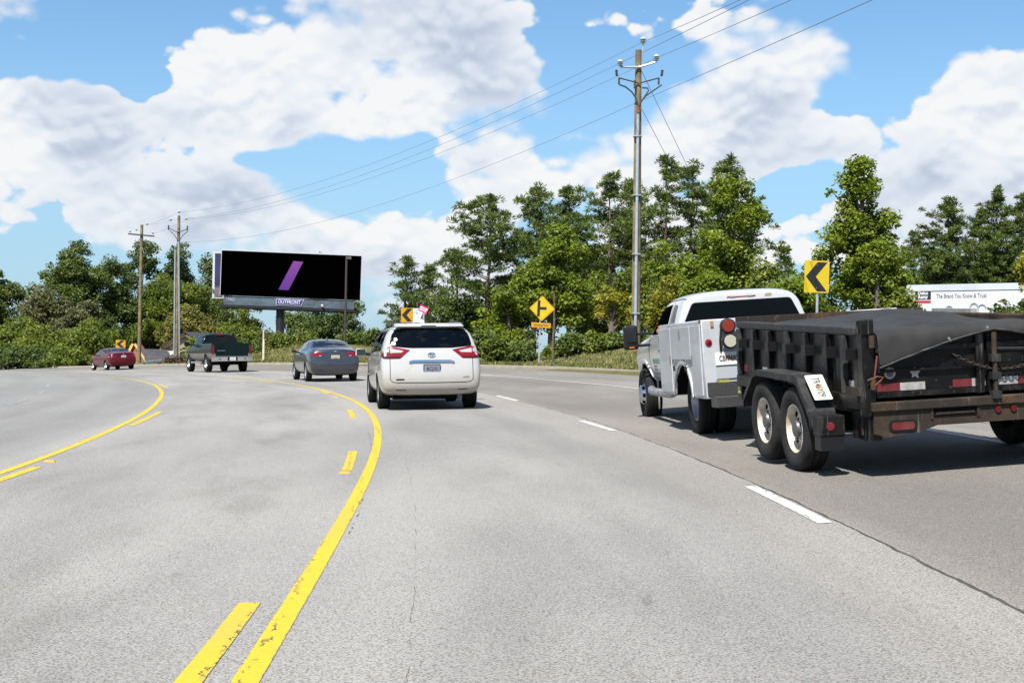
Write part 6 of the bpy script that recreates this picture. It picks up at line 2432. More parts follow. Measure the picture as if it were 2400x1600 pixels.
# big towing mirrors
for s in (-1, 1):
    mr = MB().hexa([(s * 1.16, C0 + 1.86, 1.14), (s * 1.39, C0 + 1.84, 1.14), (s * 1.39, C0 + 1.95, 1.14), (s * 1.16, C0 + 1.98, 1.14)],
                   [(s * 1.16, C0 + 1.86, 1.52), (s * 1.38, C0 + 1.84, 1.53), (s * 1.38, C0 + 1.95, 1.53), (s * 1.16, C0 + 1.98, 1.52)]).build('tow_mirror', M_BLKPLASTIC, tk, bevel=.035)
    for z0 in (1.20, 1.38):
        MB().tube([(s * .93, C0 + 1.92, z0), (s * 1.18, C0 + 1.91, z0)], .022, 6).build('mirror_arm', M_BLKPLASTIC, mr)
    MB().box((s * 1.275 - .08, C0 + 1.835, 1.26), (s * 1.275 + .08, C0 + 1.845, 1.49)).build('mirror_glass', pmat('mirror_dark', (.012, .013, .016), .15), mr)
    MB().box((s * 1.275 - .04, C0 + 1.833, 1.165), (s * 1.275 + .04, C0 + 1.846, 1.185)).build('amber_marker', pmat('amber', (.5, .10, .015), .3), mr)
    MB().tube([(s * 1.0, C0 + .15, .50), (s * 1.02, C0 + .3, .47), (s * 1.02, C0 + 1.75, .47), (s * 1.0, C0 + 1.9, .50)], .062, 10).build('side_step', pmat('scuffed_alloy', (.28, .29, .31), .4, metal=.6, var=.3, vscale=9), tk, smooth=True)
    strip(tbv, 'left' if s < 0 else 'right', [(4.0 + .53 * math.cos(a), .41 + .53 * math.sin(a)) for a in np.linspace(rad(205), rad(-25), 18)], .05, 'wheel_lip', M_TW, tk, .016, .02)
MB().box((-.85, C0 + .05, .50), (.85, C0 + 3.3, .60)).build('underbody', M_UNDER, tk)
for s in (-1, 1):
    MB().box((s * .42 - .05, -1.2, .55), (s * .42 + .05, 4.9, .72)).build('frame_rail', M_UNDER, tk)
MB().tube([(-.95, 0, .41), (.95, 0, .41)], .08, 10).build('rear_axle', M_UNDER, tk)
MB().lathe([(-.2, .1), (-.12, .19), (.12, .19), (.2, .1)], 16, 'x', Matrix.Translation((0, 0, .41))).build('differential', M_UNDER, tk)
for s in (-1, 1):
    wheel(tk, (s * .92, 4.0, .41), .41, .25, .235, 'hub', s)
    wheel(tk, (s * .98, 0, .41), .41, .225, .235, 'deep', s)
    wheel(tk, (s * .735, 0, .41), .41, .225, .235, 'deep', s, name='inner_wheel')
# ---- the service body: two tall side lockers, floor and rear wall
SB0, SB1, SH = -1.22, 1.46, 1.47
for s in (-1, 1):
    me = MB().box((min(s * 1.2, s * .72), SB0, .50), (max(s * 1.2, s * .72), SB1, SH)).mesh('locker')
    c = MB()
    arch(c, 0.0, .36, .56, s * .60, s * 1.5)
    c.box((min(s * 1.5, s * .6), -.56, 0), (max(s * 1.5, s * .6), .56, .36))
    o = cut_body(me, c, (M_BODYW, M_UNDER), 'side_locker', tk)
    bvm = o.data.modifiers if False else o.modifiers.new('bevel', 'BEVEL')
    bvm.width = .012
    bvm.limit_method = 'ANGLE'
    bvm.angle_limit = rad(40)
    X = s * 1.2
    sgn = s
    # fender flare
    pts = [(X + s * .02, .565 * math.cos(a), .36 + .565 * math.sin(a)) for a in np.linspace(0, math.pi, 20)]
    pts = [(X + s * .02, .565, .50)] + [(X + s * .02, q[1], max(q[2], .50)) for q in pts] + [(X + s * .02, -.565, .50)]
    fl = MB()
    for (a, b_) in zip(pts[:-1], pts[1:]):
        A, B = Vector(a), Vector(b_)
        ca = Vector((0, -A.y, .36 - A.z)).normalized() * -.05
        cb = Vector((0, -B.y, .36 - B.z)).normalized() * -.05
        if (A - B).length < 1e-4:
            continue
        ii = Vector((-s * .06, 0, 0))
        fl.add([A, B, B + cb, A + ca, A + ii, B + ii, B + cb + ii, A + ca + ii], [(0, 1, 2, 3), (7, 6, 5, 4), (0, 4, 5, 1), (2, 6, 7, 3)])
    fl.build('fender_flare', M_BODYW, o)
    # doors: tall front, horizontal over the wheel, tall rear
    def door(poly, name='locker_door'):
        M = frame_matrix((X + s * .002, 0, 0), (0, -s, 0), (0, 0, 1))
        P = [(-s * a, b_) for a, b_ in poly]
        if s < 0:
            P = [(a, b_) for a, b_ in poly]
            M = frame_matrix((X - .002, 0, 0), (0, 1, 0), (0, 0, 1))
            M = Matrix.Translation((X - .022, 0, 0)) @ Matrix(((0, 0, 1, 0), (1, 0, 0, 0), (0, 1, 0, 0), (0, 0, 0, 1)))
        else:
            P = [(a, b_) for a, b_ in poly]
            M = Matrix.Translation((X + .002, 0, 0)) @ Matrix(((0, 0, 1, 0), (1, 0, 0, 0), (0, 1, 0, 0), (0, 0, 0, 1)))
        return MB().prism(P, M, .02).build(name, M_BODYW, o, bevel=.006)
    d1 = door([(.63, .54), (1.42, .54), (1.42, 1.41), (.63, 1.41)])
    d2 = door([(-.60, .985), (.60, .985), (.60, 1.41), (-.60, 1.41)])
    d3 = door([(-1.18, .54), (-.63, .54), (-.63, 1.41), (-1.18, 1.41)])
    for (yy, zz, dd) in ((.68, .98, d1), (.0, 1.31, d2), (-.675, .98, d3)):
        MB().box((X + s * .024 - .004, yy - .028, zz - .055), (X + s * .024 + .006, yy + .028, zz + .055)).build('door_latch', pmat('latch_steel', (.20, .18, .14), .4, metal=.5), dd)
    for yy in (-.36, .36):
        MB().tube([(X + s * .03, yy, .97), (X + s * .05, yy - .02, .90), (X + s * .035, yy + .02, .84)], .014, 6).build('tie_hook', M_DARKSTEEL, o)
    for yy in (SB1 - .03, SB0 + .05):
        MB().box((X + s * .003 - .012, yy - .02, 1.435), (X + s * .003 + .012, yy + .02, 1.465)).build('side_marker', M_REDDARK if yy < 0 else pmat('amber', (.5, .10, .015), .3), o)
    MB().box((X - .01 if s < 0 else X - .012, SB0 + .02, 1.412), (X + .012 if s < 0 else X + .012, SB1 - .02, 1.425)).build('drip_rail', M_BODYW, o)
MB().box((-.715, SB0 + .05, .86), (.715, SB1, .90)).build('load_floor', M_BODYW, tk)
rw3 = MB().box((-.715, SB0 + .015, .705), (.715, SB0 + .05, SH - .012)).build('rear_wall', M_BODYW, tk)
MB().box((-.715, SB1 - .04, .90), (.715, SB1 - .002, SH - .005)).build('front_wall', M_BODYW, tk)
# tread-plate step bumper
MB().box((-1.17, SB0 - .012, .705 - .17), (1.17, SB0 + .2, .700)).build('bumper_riser', M_TREAD, tk)
MB().box((-1.14, SB0 - .34, .40), (1.14, SB0 - .014, .535)).build('step_bumper', M_TREAD, tk, bevel=.008)
MB().box((-.12, SB0 - .36, .30), (.12, SB0 - .05, .396)).build('hitch_receiver', M_DARKSTEEL, tk)
# lamps, plate and work lights on the rear face
YB = SB0 - .004
MB().lathe([(0, .042), (-.010, .04), (-.016, .025)], 18, 'y', Matrix.Translation((-1.125, YB, 1.19))).build('marker_light', M_RED, tk, smooth=True)
MB().box((-1.09, YB - .012, 1.38), (-1.055, YB, 1.45)).build('key_hook', pmat('brass', (.25, .17, .08), .5), tk)
S0 = (-.905, YB - .022, .985)
MB().box((-1.05, YB - .012, .74), (-.70, YB - .001, .90)).build('plate_recess_shade', pmat('shaded_white', (.30, .33, .36), .5), tk)  # shade of the recess below the plate, painted as a duller white panel
pl = plate(tk, S0, .31, .16, 0, 'CBF7490', M_PLATEW, M_PLATETXT, .095, None, pmat('plate_orange', (.5, .16, .05), .5), xs=.62)
wl = MB().tube([(-.99, YB - .03, 1.07), (-1.0, YB - .07, 1.20), (-.98, YB - .07, 1.36)], .012, 6).build('lamp_bracket', M_BLKPLASTIC, tk)
MB().lathe([(0, .095), (-.05, .092), (-.055, .08)], 22, 'y', Matrix.Translation((-.885, YB - .06, 1.19))).build('work_light', M_BLKPLASTIC, tk, smooth=True)
MB().lathe([(0, .075), (-.008, .07)], 20, 'y', Matrix.Translation((-.885, YB - .116, 1.19))).build('work_light_lens', pmat('cream_lens', (.34, .33, .27), .2), tk, smooth=True)
MB().lathe([(0, .095), (-.05, .092), (-.055, .08)], 22, 'y', Matrix.Translation((-.90, YB - .06, 1.375))).build('signal_lamp', M_BLKPLASTIC, tk, smooth=True)
MB().lathe([(0, .075), (-.008, .07)], 20, 'y', Matrix.Translation((-.90, YB - .116, 1.375))).build('signal_lens', pmat('orange_lens', (.16, .022, .012), .3), tk, smooth=True)
MB().box((-1.10, YB - .25, .702), (-.96, YB - .17, .732)).build('strap_end', pmat('yellow_black', (.22, .20, .03), .6, var=.5, vscale=40), tk)
seat_on_road(tk, 20.1, 4.10, -.045, 4.0, .95, pitch=-.012)
tk.scale = (1, 1, .97)

# driver: seated, elbow on the open window sill
dr = empty('person')
tag(dr, 'driver seated in the white truck with an elbow on the window sill', 'person')
M_SKIN = pmat('skin', (.20, .105, .07), .6)
M_SHIRT = pmat('dark_shirt', (.03, .035, .05), .9)


def skin_figure(name, joints, edges, radii, mat, parent):
    me = bpy.data.meshes.new(name)
    me.from_pydata(joints, edges, [])
    o = bpy.data.objects.new('tmp', me)
    COL.objects.link(o)
    o.modifiers.new('skin', 'SKIN')
    for i, r in enumerate(radii):
        me.skin_vertices[0].data[i].radius = (r, r)
    me.skin_vertices[0].data[0].use_root = True
    s_ = o.modifiers.new('s', 'SUBSURF')
    s_.levels = s_.render_levels = 2
    out = bpy.data.meshes.new_from_object(o.evaluated_get(bpy.context.evaluated_depsgraph_get()))
    bpy.data.objects.remove(o)
    out.polygons.foreach_set('use_smooth', np.ones(len(out.polygons), bool))
    return obj(name, out, parent, mat)


hx, hy = -.46, C0 + 1.0
J = [(hx, hy, .92), (hx, hy, 1.12), (hx, hy + .02, 1.32), (hx, hy + .04, 1.42), (hx, hy + .07, 1.56), (hx, hy + .07, 1.66), (hx - .20, hy + .03, 1.34), (hx - .40, hy + .02, 1.345), (hx - .50, hy + .02, 1.37),
     (hx - .52, hy + .14, 1.40), (hx - .46, hy + .28, 1.42), (hx + .20, hy + .03, 1.34), (hx + .27, hy + .20, 1.14), (hx + .12, hy + .45, 1.20), (hx + .06, hy + .52, 1.21)]
E_ = [(0, 1), (1, 2), (2, 3), (3, 4), (4, 5), (2, 6), (6, 7), (7, 8), (8, 9), (9, 10), (2, 11), (11, 12), (12, 13), (13, 14)]
Rr = [.17, .16, .15, .065, .095, .07, .075, .055, .05, .045, .04, .075, .05, .04, .035]
skin_figure('body', J, E_, Rr, M_SKIN, dr)
skin_figure('shirt', [J[0], J[1], J[2], J[6], (hx - .30, hy + .025, 1.343), J[11], (hx + .24, hy + .12, 1.24)], [(0, 1), (1, 2), (2, 3), (3, 4), (2, 5), (5, 6)], [.185, .175, .165, .085, .075, .085, .07], M_SHIRT, dr)
skin_figure('hair', [(hx, hy + .03, 1.66), (hx, hy + .05, 1.71)], [(0, 1)], [.095, .06], pmat('dark_hair', (.02, .015, .012), .8), dr)
dr.matrix_world = tk.matrix_world.copy()

# ------------------------------------------------------------------ black dump trailer
tr = empty('dump_trailer')
tag(tr, 'battered black dump trailer with mesh tarp filling the right edge', 'trailer')


def grime(name, base, rust, amount, rough=.45, scale=3.0, streak=True):
    m = bpy.data.materials.new(name)
    m.use_nodes = True
    N = NT(m.node_tree)
    b = N.n['Principled BSDF']
    t = N.node('ShaderNodeTexCoord').outputs['Object']
    n1 = N.noise(t, scale=scale, detail=8, rough=.68)
    n2 = N.noise(N.mapping(t, (9, 9, 1.1)), scale=1.4, detail=6, rough=.7)
    f = N.math('MULTIPLY', N.smooth(n1, .45, .72), amount)
    c = N.mix(f, base, rust)
    if streak:
        c = N.mix(N.math('MULTIPLY', N.smooth(n2, .52, .72), .5), c, (.06, .057, .053))
        n3 = N.noise(N.mapping(t, (26, 26, 1.6), loc=(3, 1, 0)), scale=1.0, detail=4, rough=.7)
        c = N.mix(N.math('MULTIPLY', N.smooth(n3, .60, .70), .55), c, (.15, .14, .13))
    fl = N.smooth(N.noise(t, scale=scale * 9, detail=5, rough=.7), .64, .68)
    c = N.mix(N.math('MULTIPLY', fl, .65), c, (.10, .075, .055))
    N.put(b.inputs['Base Color'], c)
    b.inputs['Specular IOR Level'].default_value = .22
    N.put(b.inputs['Roughness'], N.smooth(n1, .3, .7, rough - .12, rough + .25))
    N.l.new(N.bump(n1, .25, .01), b.inputs['Normal'])
    return m


M_TBLK = grime('trailer_black', (.0045, .0045, .005), (.018, .0155, .013), .6, .34)
M_TDRK = grime('trailer_tailgate', (.003, .003, .0032), (.010, .0095, .009), .6, .5, 2.5, False)
M_TRUST = grime('trailer_rust', (.022, .017, .013), (.085, .052, .028), .9, .75, 2.2)
M_TGREY = grime('trailer_worn_grey', (.018, .019, .021), (.055, .05, .044), .8, .5, 4)
M_TARP = bpy.data.materials.new('mesh_tarp')
M_TARP.use_nodes = True
N = NT(M_TARP.node_tree)
b = N.n['Principled BSDF']
t = N.node('ShaderNodeTexCoord').outputs['Object']
n1 = N.noise(t, scale=2.2, detail=6, rough=.6)
N.put(b.inputs['Base Color'], N.mix(N.smooth(n1, .35, .7), (.006, .006, .0065), (.017, .0165, .0155)))
b.inputs['Roughness'].default_value = .85
N.l.new(N.bump(N.noise(t, scale=180, detail=2), .4, .004), b.inputs['Normal'])
M_TAPEW = pmat('tape_white', (.30, .295, .285), .35, var=.2, vscale=12, dirt=((.12, .10, .09, 1), .6, 20))
M_TAPER = pmat('tape_red', (.12, .008, .012), .35, var=.25, vscale=12, dirt=((.05, .03, .03, 1), .7, 20))

M_TLAMP = pmat('dusty_red_lamp', (.11, .008, .010), .3, var=.4, vscale=14, dirt=((.06, .045, .035, 1), .7, 12))
BW, YF, YRr = 1.03, 2.05, -1.42       # half width, front, rear (origin between the axles)
ZB, ZT = .68, 1.235
fl = MB().box((-BW, YRr, ZB - .05), (BW, YF, ZB)).build('bed_floor', M_TBLK, tr)
for s in (-1, 1):
    sp_ = MB().box((s * BW - .02, YRr + .02, ZB), (s * BW + .02, YF, ZT)).build('side_panel', M_TBLK, tr)
    x0 = s * (BW + .005)
    MB().box((x0 - .045, YRr + .14, ZT), (x0 + .045, YF + .03, ZT + .075)).build('top_rail', M_TGREY if s < 0 else M_TRUST, tr, bevel=.015)
    MB().box((s * (BW + .02) - (.05 if s < 0 else 0), YRr + .05, ZB - .06), (s * (BW + .02) + (.05 if s > 0 else 0), YF, ZB + .05)).build('bottom_rail', M_TBLK, tr)
    for i, yy in enumerate((1.99, 1.45, .95, .42, -.12, -.66, -1.05)):
        MB().box((s * (BW + .021) - (.05 if s < 0 else 0), yy - .035, ZB + .052), (s * (BW + .021) + (.05 if s > 0 else 0), yy + .035, ZT - .002)).build('stake_post', M_TBLK if i % 3 else M_TGREY, tr, bevel=.008)
    for i, yy in enumerate((1.84, 1.36, .86, .33, -.21, -.75, -1.2)):
        MB().box((s * (BW + .021) - (.09 if s < 0 else 0), yy - .05, 1.03), (s * (BW + .021) + (.09 if s > 0 else 0), yy + .05, 1.12)).build('tie_pocket', M_BLKPLASTIC, tr)
    for i, (yy, w, m) in enumerate(((1.86, .13, M_TAPER), (1.20, .14, M_TAPEW), (.92, .07, M_TAPER), (.74, .14, M_TAPEW), (.26, .13, M_TAPEW), (.10, .12, M_TAPER), (-.28, .14, M_TAPEW), (-1.12, .16, M_TAPEW))):
        MB().box((s * (BW + .0225) - (.003 if s < 0 else 0), yy - w / 2, .775), (s * (BW + .0225) + (.003 if s > 0 else 0), yy + w / 2, .85)).build('reflective_tape', m, tr)
    # fender: flat top with sloped ends
    xo, xi = s * 1.36, s * (BW + .10)
    prof = [(-.96, .46), (-.93, .58), (-.62, .855), (-.52, .875), (.52, .875), (.62, .855), (.95, .60), (.98, .50)]
    fe = MB()
    for (ya, za), (yb_, zb_) in zip(prof[:-1], prof[1:]):
        fe.add([(xi, ya, za), (xo, ya, za), (xo, yb_, zb_), (xi, yb_, zb_), (xi, ya, za - .02), (xo, ya, za - .02), (xo, yb_, zb_ - .02), (xi, yb_, zb_ - .02)],
               [(0, 1, 2, 3), (7, 6, 5, 4), (1, 5, 6, 2), (0, 3, 7, 4)])
    fn = fe.build('fender', M_TGREY, tr)
    sk_ = MB()
    for (ya, za), (yb_, zb_) in zip(prof[:-1], prof[1:]):
        sk_.add([(xo, ya, za), (xo, yb_, zb_), (xo, yb_, zb_ - .055), (xo, ya, za - .055), (xo + s * .012, ya, za), (xo + s * .012, yb_, zb_), (xo + s * .012, yb_, zb_ - .055), (xo + s * .012, ya, za - .055)],
                [(0, 1, 2, 3), (7, 6, 5, 4), (0, 4, 5, 1), (1, 5, 6, 2), (2, 6, 7, 3), (3, 7, 4, 0)])
    sk_.build('fender_lip', M_TBLK, fn)
    MB().box((min(xo, xi), -1.16, .385), (max(xo, xi), -.985, .56)).build('light_box', M_TBLK, fn, bevel=.01)
    MB().box((min(xo, xi) + .01, -1.15, .26), (max(xo, xi) - .01, -1.0, .384)).build('splash_guard', M_BLKPLASTIC, fn)
    MB().lathe([(0, .038), (-.006, .036)], 16, 'y', Matrix.Translation(((xo + xi) / 2 + s * .02, -1.161, .47))).build('marker_light', M_TLAMP, fn, smooth=True)
    for yy in (-.43, .43):
        wheel(tr, (s * 1.235, yy, .385), .385, .235, .225, 'white_steel', s, M_TYREOLD)
    MB().box((s * .75 - .04, YRr + .06, .50), (s * .75 + .04, YF, .625)).build('frame_rail', M_TBLK, tr)
    MB().tube([(s * .75, 2.0, .56), (s * .08, 3.35, .50)], .055, 6).build('tongue_rail', M_TBLK, tr)
for yy in (-.43, .43):
    MB().tube([(-1.1, yy, .385), (1.1, yy, .385)], .05, 8).build('axle', M_TBLK, tr)
MB().box((-.09, 3.25, .44), (.09, 3.62, .56)).build('coupler', M_TGREY, tr)
MB().box((-BW, YF - .02, ZB), (BW, YF + .02, ZT + .05)).build('front_panel', M_TBLK, tr)
MB().box((-BW - .03, YF + .0, ZT + .05), (BW + .03, YF + .10, ZT + .12)).build('front_rail', M_TRUST, tr)
MB().box((-BW + .02, YF + .022, .66), (-BW + .24, YF + .10, .86)).build('winch_box', M_TBLK, tr)
MB().box((-BW - .05, YF - .1, .46), (-BW + .02, YF + .06, .66)).build('jack_leg', M_TBLK, tr)
MB().box((-BW - .053, YF - .05, .53), (-BW - .0505, YF + .03, .60)).build('yellow_sticker', pmat('sticker_yellow', (.42, .40, .12), .6, var=.3, vscale=30), tr)
# rear corner posts, hinges, tailgate leaves
for s in (-1, 1):
    po = MB().box((s * BW - .055, YRr - .06, ZB - .12), (s * BW + .055, YRr + .05, ZT + .14)).build('corner_post', M_TBLK, tr, bevel=.01)
    MB().box((s * BW - .10, YRr - .075, ZT + .02), (s * BW + .04, YRr - .06, ZT + .13)).build('tarp_hook_plate', M_TBLK, po)
    for zz in (.84, 1.19):
        MB().tube([(s * (BW - .02), YRr - .085, zz - .05), (s * (BW - .02), YRr - .085, zz + .05)], .024, 8).build('hinge', M_TRUST, po)
for s in (-1, 1):
    x0, x1 = sorted((s * .012, s * (BW - .065)))
    g_ = MB().box((x0, YRr - .02, ZB + .035), (x1, YRr + .02, ZT + .02)).build('tailgate_leaf', M_TDRK, tr)
    MB().box((x0, YRr - .05, ZB + .035), (x1, YRr - .02, ZB + .075)).build('leaf_lower_bar', M_TBLK, g_)
    MB().box((x0, YRr - .05, 1.09), (x1, YRr - .02, 1.13)).build('leaf_middle_bar', M_TBLK, g_)
    MB().box((x0, YRr - .05, .925), (x1, YRr - .02, .945)).build('leaf_rib', M_TDRK, g_)
    xx = s * .05
    MB().box((xx - .035, YRr - .055, ZB + .03), (xx + .035, YRr - .0205, ZT + .02)).build('leaf_stile', M_TBLK, g_)
lr = MB().tube([(.06, YRr - .09, ZB - .04), (.06, YRr - .09, ZT - .02)], .022, 8).build('lock_rod', M_TRUST, tr)
for zz in (ZB + .01, .85, 1.0):
    MB().box((.02, YRr - .12, zz - .03), (.10, YRr - .06, zz + .03)).build('rod_keeper', M_TGREY, lr)
MB().tube([(.08, YRr - .10, 1.075), (.42, YRr - .10, 1.06)], .014, 6).build('latch_handle', M_TGREY, lr)
for x, w, m in ((-.86, .22, M_TAPER), (-.64, .22, M_TAPEW), (-.20, .17, M_TAPER), (-.035, .15, M_TAPEW) if False else (-.055, .12, M_TAPEW), (.20, .19, M_TAPEW), (.38, .17, M_TAPER), (.64, .2, M_TAPEW), (.84, .2, M_TAPER)):
    MB().box((x - w / 2, YRr - .023, ZB + .085), (x + w / 2, YRr - .0205, ZB + .15)).build('reflective_tape', m, tr)
for (x, z, r, m, nm) in ((-.835, .915, .05, pmat('sticker_tan', (.28, .24, .18), .6, var=.5, vscale=25), 'round_sticker'),):
    MB().lathe([(0, r), (-.002, r)], 18, 'y', Matrix.Translation((x, YRr - .0207, z))).build(nm, m, tr)
    MB().lathe([(0, r * .62), (-.001, r * .62)], 16, 'y', Matrix.Translation((x, YRr - .0235, z))).build('sticker_centre', pmat('sticker_slate', (.06, .065, .10), .6), tr)
star = [((.05 if k % 2 == 0 else .027) * math.sin(k * math.pi / 5), (.05 if k % 2 == 0 else .027) * math.cos(k * math.pi / 5)) for k in range(10)]
MB().prism(star, Matrix.Translation((-.615, YRr - .0207, .905)) @ Matrix.Rotation(rad(90), 4, 'X'), .002).build('star_sticker', M_TAPEW, tr)
# chain sagging across both leaves
ch = empty('chain')
ch.parent = tr
link_me = MB().tube([(.024 * math.cos(a), .013 * math.sin(a), 0) for a in np.linspace(0, 2 * math.pi, 13)], .0055, 6, cap=False).mesh('chain_link', True)
link_me.materials.append(M_TRUST)
ca, cb = Vector((-.29, YRr - .07, 1.045)), Vector((.62, YRr - .07, 1.05))
nl = 30
for i in range(nl):
    t0 = i / nl
    f = lambda q: ca.lerp(cb, q) - Vector((0, 0, .145 * 4 * q * (1 - q)))
    p, q = f(t0), f(t0 + 1 / nl)
    o = obj('chain_link', link_me, ch)
    dv = (q - p).normalized()
    o.matrix_local = Matrix.Translation((p + q) / 2) @ dv.to_track_quat('X', 'Z').to_matrix().to_4x4() @ Matrix.Rotation(rad(90) * (i % 2) + rad(20), 4, 'X')
# rear sill, apron with lamps and slots
MB().box((-BW + .0, YRr - .10, ZB - .075), (BW, YRr + .02, ZB + .0)).build('rear_sill', M_TRUST, tr, bevel=.008)
ap = [(-BW + .02, ZB - .077), (BW - .02, ZB - .077), (BW - .02, .36), (.75, .37), (.45, .465), (-.45, .465), (-.62, .41), (-BW + .12, .385), (-BW + .02, .42)]
MB().prism(ap, Matrix.Translation((0, YRr - .045, 0)) @ Matrix.Rotation(rad(90), 4, 'X'), .03).build('rear_apron', M_TRUST, tr)
for s in (-1, 1):
    tl_ = MB().prism(rounded([(-.10, -.032), (.10, -.032), (.10, .032), (-.10, .032)], .03, 5), Matrix.Translation((s * .76, YRr - .0755, .475)) @ Matrix.Rotation(rad(90), 4, 'X'), .012).build('tail_light', M_TLAMP, tr)
    MB().prism(rounded([(-.125, -.05), (.125, -.05), (.125, .05), (-.125, .05)], .045, 5), Matrix.Translation((s * .76, YRr - .0753, .475)) @ Matrix.Rotation(rad(90), 4, 'X'), .006).build('light_grommet', M_BLKPLASTIC, tl_)
for x in (-.12, .02, .16):
    MB().lathe([(0, .032), (-.012, .028)], 12, 'y', Matrix.Translation((x + .2, YRr - .0755, .565))).build('identity_lamp', M_REDDARK, tr)
sl = MB().box((-.50, YRr - .0775, .525), (-.10, YRr - .0755, .605)).build('ramp_slot', M_UNDER, tr)
MB().box((-.47, YRr - .083, .55), (-.13, YRr - .0777, .568)).build('slot_bar', M_TRUST, sl)
for x in (-.505, -.095):
    MB().box((x - .012, YRr - .084, .515), (x + .012, YRr - .0757, .615)).build('slot_lug', M_TRUST, sl)
MB().box((-BW - .02, YRr - .04, .36), (-BW + .10, YRr + .30, .60)).build('rear_bracket', M_TBLK, tr)
MB().tube([(-BW - .0, YRr + .08, .40), (-BW - .0, YRr + .08, .56)], .03, 8).build('pivot_pin', M_TRUST, tr)
MB().box((-BW - .055, YRr + .05, .64), (-BW - .021, YRr + .42, .80)).build('torn_plate', M_TRUST, tr)
# orange bungee and its hook at the left corner
bg_ = MB().tube([(-BW + .06, YRr - .09, 1.07), (-BW + .04, YRr - .10, .97), (-BW + .03, YRr - .10, .90)], .007, 6).build('bungee_cord', pmat('bungee_orange', (.12, .03, .012), .7), tr)
MB().tube([(-BW - .03, YRr - .09, .87), (-BW + .05, YRr - .11, .90), (-BW + .10, YRr - .11, .89), (-BW + .07, YRr - .11, .86), (-BW + .02, YRr - .10, .82)], .006, 6).build('bungee_hook', pmat('bungee_orange', (.12, .03, .012), .7), bg_)
# licence plate on the rear slope of the left fender, letters running down the slope
a, b_ = Vector((-1.20, -.665, .862)), Vector((-1.20, -.925, .652))
Mx = frame_matrix((a + b_) / 2 + Vector((-.03, -.02, .022)), b_ - a, Vector((1, 0, 0)))
pf = MB().prism(rrect(.32, .165, .012), Mx, .004).build('licence_plate', pmat('cream_plate', (.52, .49, .40), .5, var=.08, vscale=20), tr)
text('TR46Y09', Mx @ Matrix.Translation((0, 0, .006)), .095, M_PLATETXT, pf, ext=.001, bold=.001, xs=.68)
MB().lathe([(0, .028), (.001, .028)], 12, 'z', Mx @ Matrix.Translation((0, 0, .0045))).build('fruit_emblem', pmat('plate_peach', (.5, .24, .07), .5), pf)
# tarp: tented over the load, falling over the tailgate in a shallow arch
TX = np.linspace(-BW + .075, BW - .075, 57)
rows = []
TYs = [YRr - .075, YRr - .075, YRr - .06, YRr + .02, YRr + .12, YRr + .25, YRr + .4, YRr + .55, YRr + .7, YRr + .85, YRr + 1.0, YRr + 1.15, YRr + 1.3, YRr + 1.45, YRr + 1.6, YRr + 1.75, YRr + 1.9, YRr + 2.05, YRr + 2.2, YRr + 2.4, YRr + 2.6, YRr + 2.8, YRr + 3.0, YRr + 3.2, YF - .02]
V, F = [], []
for i, yy in enumerate(TYs):
    for j, x in enumerate(TX):
        u_ = x / BW
        hem = ZT - .285 + .285 * (1 - min(1, abs(u_ - .06) * .98) ** 1.3)
        if i == 0:
            z = hem
            y2 = yy - .012
        elif i == 1:
            z = (hem + ZT + .02) / 2
            y2 = yy - .01 + .006 * math.sin(7 * x + 1)
        elif i == 2:
            z = ZT + .03 + .02 * math.cos(u_ * 1.6)
            y2 = yy
        else:
            f = (yy - YRr) / (YF - YRr)
            hump = .10 * math.exp(-((u_ - .02) / .6) ** 2) * math.exp(-((f - .52) / .30) ** 2) + .02 * (1 - u_ * u_)
            hump -= .26 * max(0, min(1, (u_ - .22 - .25 * f) / .35)) * max(0, min(1, (f - .16) / .16))
            edge = -.02 * (abs(u_) > .9)
            z = ZT + .035 + hump + edge + .012 * math.sin(5 * x + 3 * yy) * (1 - abs(u_))
            y2 = yy
        wr = .010 * math.sin(11 * x + 6 * z + 2.3 * yy) * math.sin(4.1 * yy + 2 * x) + .006 * math.sin(23 * x - 9 * yy)
        if i <= 2:
            y2 -= abs(wr) * 1.6
        else:
            z += wr * min(1, max(0, (1 - abs(u_)) * 6))
        V.append((x, y2, z))
n_ = len(TX)
for i in range(len(TYs) - 1):
    for j in range(n_ - 1):
        a = i * n_ + j
        F.append((a, a + 1, a + n_ + 1, a + n_))
me = np_mesh('tarp', V, F, smooth=True)
o = obj('tarp', me, tr, M_TARP)
m = o.modifiers.new('thick', 'SOLIDIFY')
m.thickness = .006
m = o.modifiers.new('s', 'SUBSURF')
m.levels = m.render_levels = 1
hem_pts = [Vector(V[j]) + Vector((0, -.006, .004)) for j in range(n_)]
MB().tube(hem_pts, .010, 6).build('tarp_hem', M_TGREY, o, smooth=True)
for j in (18, 28, 38):
    MB().lathe([(0, .014), (-.006, .012)], 10, 'y', Matrix.Translation(Vector(V[j]) + Vector((0, -.008, .028)))).build('eyelet', M_CHROME2, o)
MB().box((BW - .03, YF - 1.25, ZT + .076), (BW + .04, YF - .35, ZT + .115)).build('white_batten', M_TAPEW, tr)
seat_on_road(tr, 15.75, 4.03, .035, .6, 1.1, pitch=.036, roll=-.010)

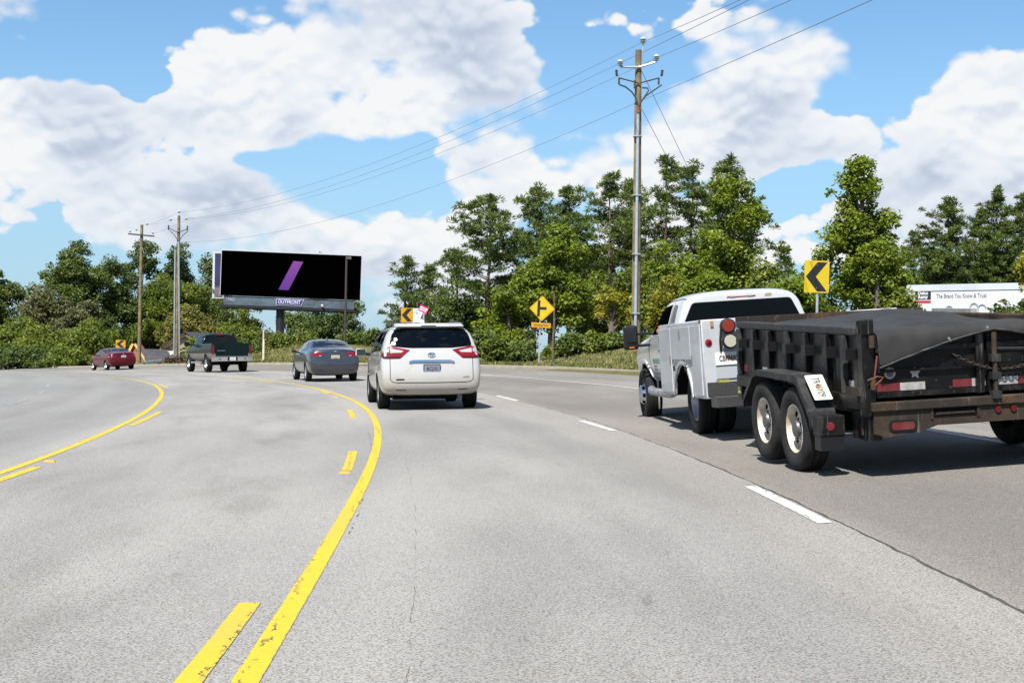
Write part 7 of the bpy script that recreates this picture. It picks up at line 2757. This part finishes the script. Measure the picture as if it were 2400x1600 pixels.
# ------------------------------------------------------------------ parked white box trailer behind the trees
BT = 62.0
p = at(2128, 668, BT)
q = at(2440, 650, BT - 4)
vx = (q - p)
vx.z = 0
vx.normalize()
bt = empty('box_trailer', (p.x, p.y, zground(p.x, p.y)))
tag(bt, 'long white box trailer with a red and black logo behind the shrubs', 'trailer')
bz = p.z - bt.location.z
BMx = Matrix(((vx.x, -vx.y, 0, 0), (vx.y, vx.x, 0, 0), (0, 0, 1, 0), (0, 0, 0, 1)))
M_BOXW = pmat('trailer_white', (.50, .51, .53), .4, var=.04, vscale=1)
bx = MB().box((0, 0, 1.0), (13.5, 2.5, bz - .30), BMx).build('box_wall', M_BOXW, bt)
MB().box((-.02, -.03, bz - .29), (13.5, 2.5, bz), BMx).build('roof_band', pmat('band_grey', (.42, .45, .49), .45, var=.08, vscale=1), bt)
MB().box((-.08, -.02, 1.0), (-.01, 2.52, bz - .02), BMx).build('corner_post', pmat('post_grey', (.20, .21, .23), .5), bt)
for k in range(1, 11):
    MB().box((k * 1.22 - .01, -.006, 1.05), (k * 1.22 + .01, -.001, bz - .31), BMx).build('panel_seam', pmat('seam_grey', (.42, .43, .45), .5), bt)
S0 = BMx @ Matrix.Rotation(rad(90), 4, 'X')
fz = lambda py: at(2165, py, BT).z - bt.location.z
fx = lambda px: (at(px, 700, BT - .5).x - p.x) / vx.x
x0, x1 = fx(2149), fx(2178)
lg = MB().prism([(x0, fz(703)), (x1, fz(703)), (x1, fz(683)), (x0, fz(683))], S0 @ Matrix.Translation((0, 0, .008)), .004).build('logo_panel', pmat('logo_black', (.012, .013, .018), .5), bt)
text('Delco', S0 @ Matrix.Translation(((x0 + x1) / 2, fz(688.2), .014)), .22, M_BOXW, lg, ext=.001, bold=.010, xs=.92)
text('Remy', S0 @ Matrix.Translation(((x0 + x1) / 2, fz(697.2), .014)), .22, M_BOXW, lg, ext=.001, bold=.010, xs=.92)
MB().prism([(x0, fz(711)), (x1, fz(711)), (x1, fz(705.5)), (x0, fz(705.5))], S0 @ Matrix.Translation((0, 0, .008)), .004).build('red_bar', pmat('logo_red', (.40, .012, .03), .5), bt)
text('The Brand You Know & Trust', S0 @ Matrix.Translation((fx(2188), fz(696), .008)), .27, pmat('grey_blue_print', (.12, .13, .17), .5), bt, ext=.001, bold=.004, xs=.70, align='LEFT')
for k, (px_, py_) in enumerate(((2212, 730), (2256, 724), (2270, 727))):
    r_ = .19
    pts = [S0 @ Vector((fx(px_) + r_ * math.cos(a), fz(py_) + r_ * 1.2 * math.sin(a), .01)) for a in np.linspace(rad(20), rad(300), 14)]
    MB().tube(pts, .035, 5).build('printed_part', pmat('print_steel', (.26, .31, .34), .5), bt)
for k in (.8, 2.1, 10.2, 11.4):
    MB().lathe([(-.12, .3), (-.12, .5), (.12, .5), (.12, .3)], 24, 'y', BMx @ Matrix.Translation((k, .3, .5))).build('wheel', M_TYRE, bt)
MB().box((.2, .6, .80), (13.2, 1.9, .99), BMx).build('chassis', M_UNDER, bt)
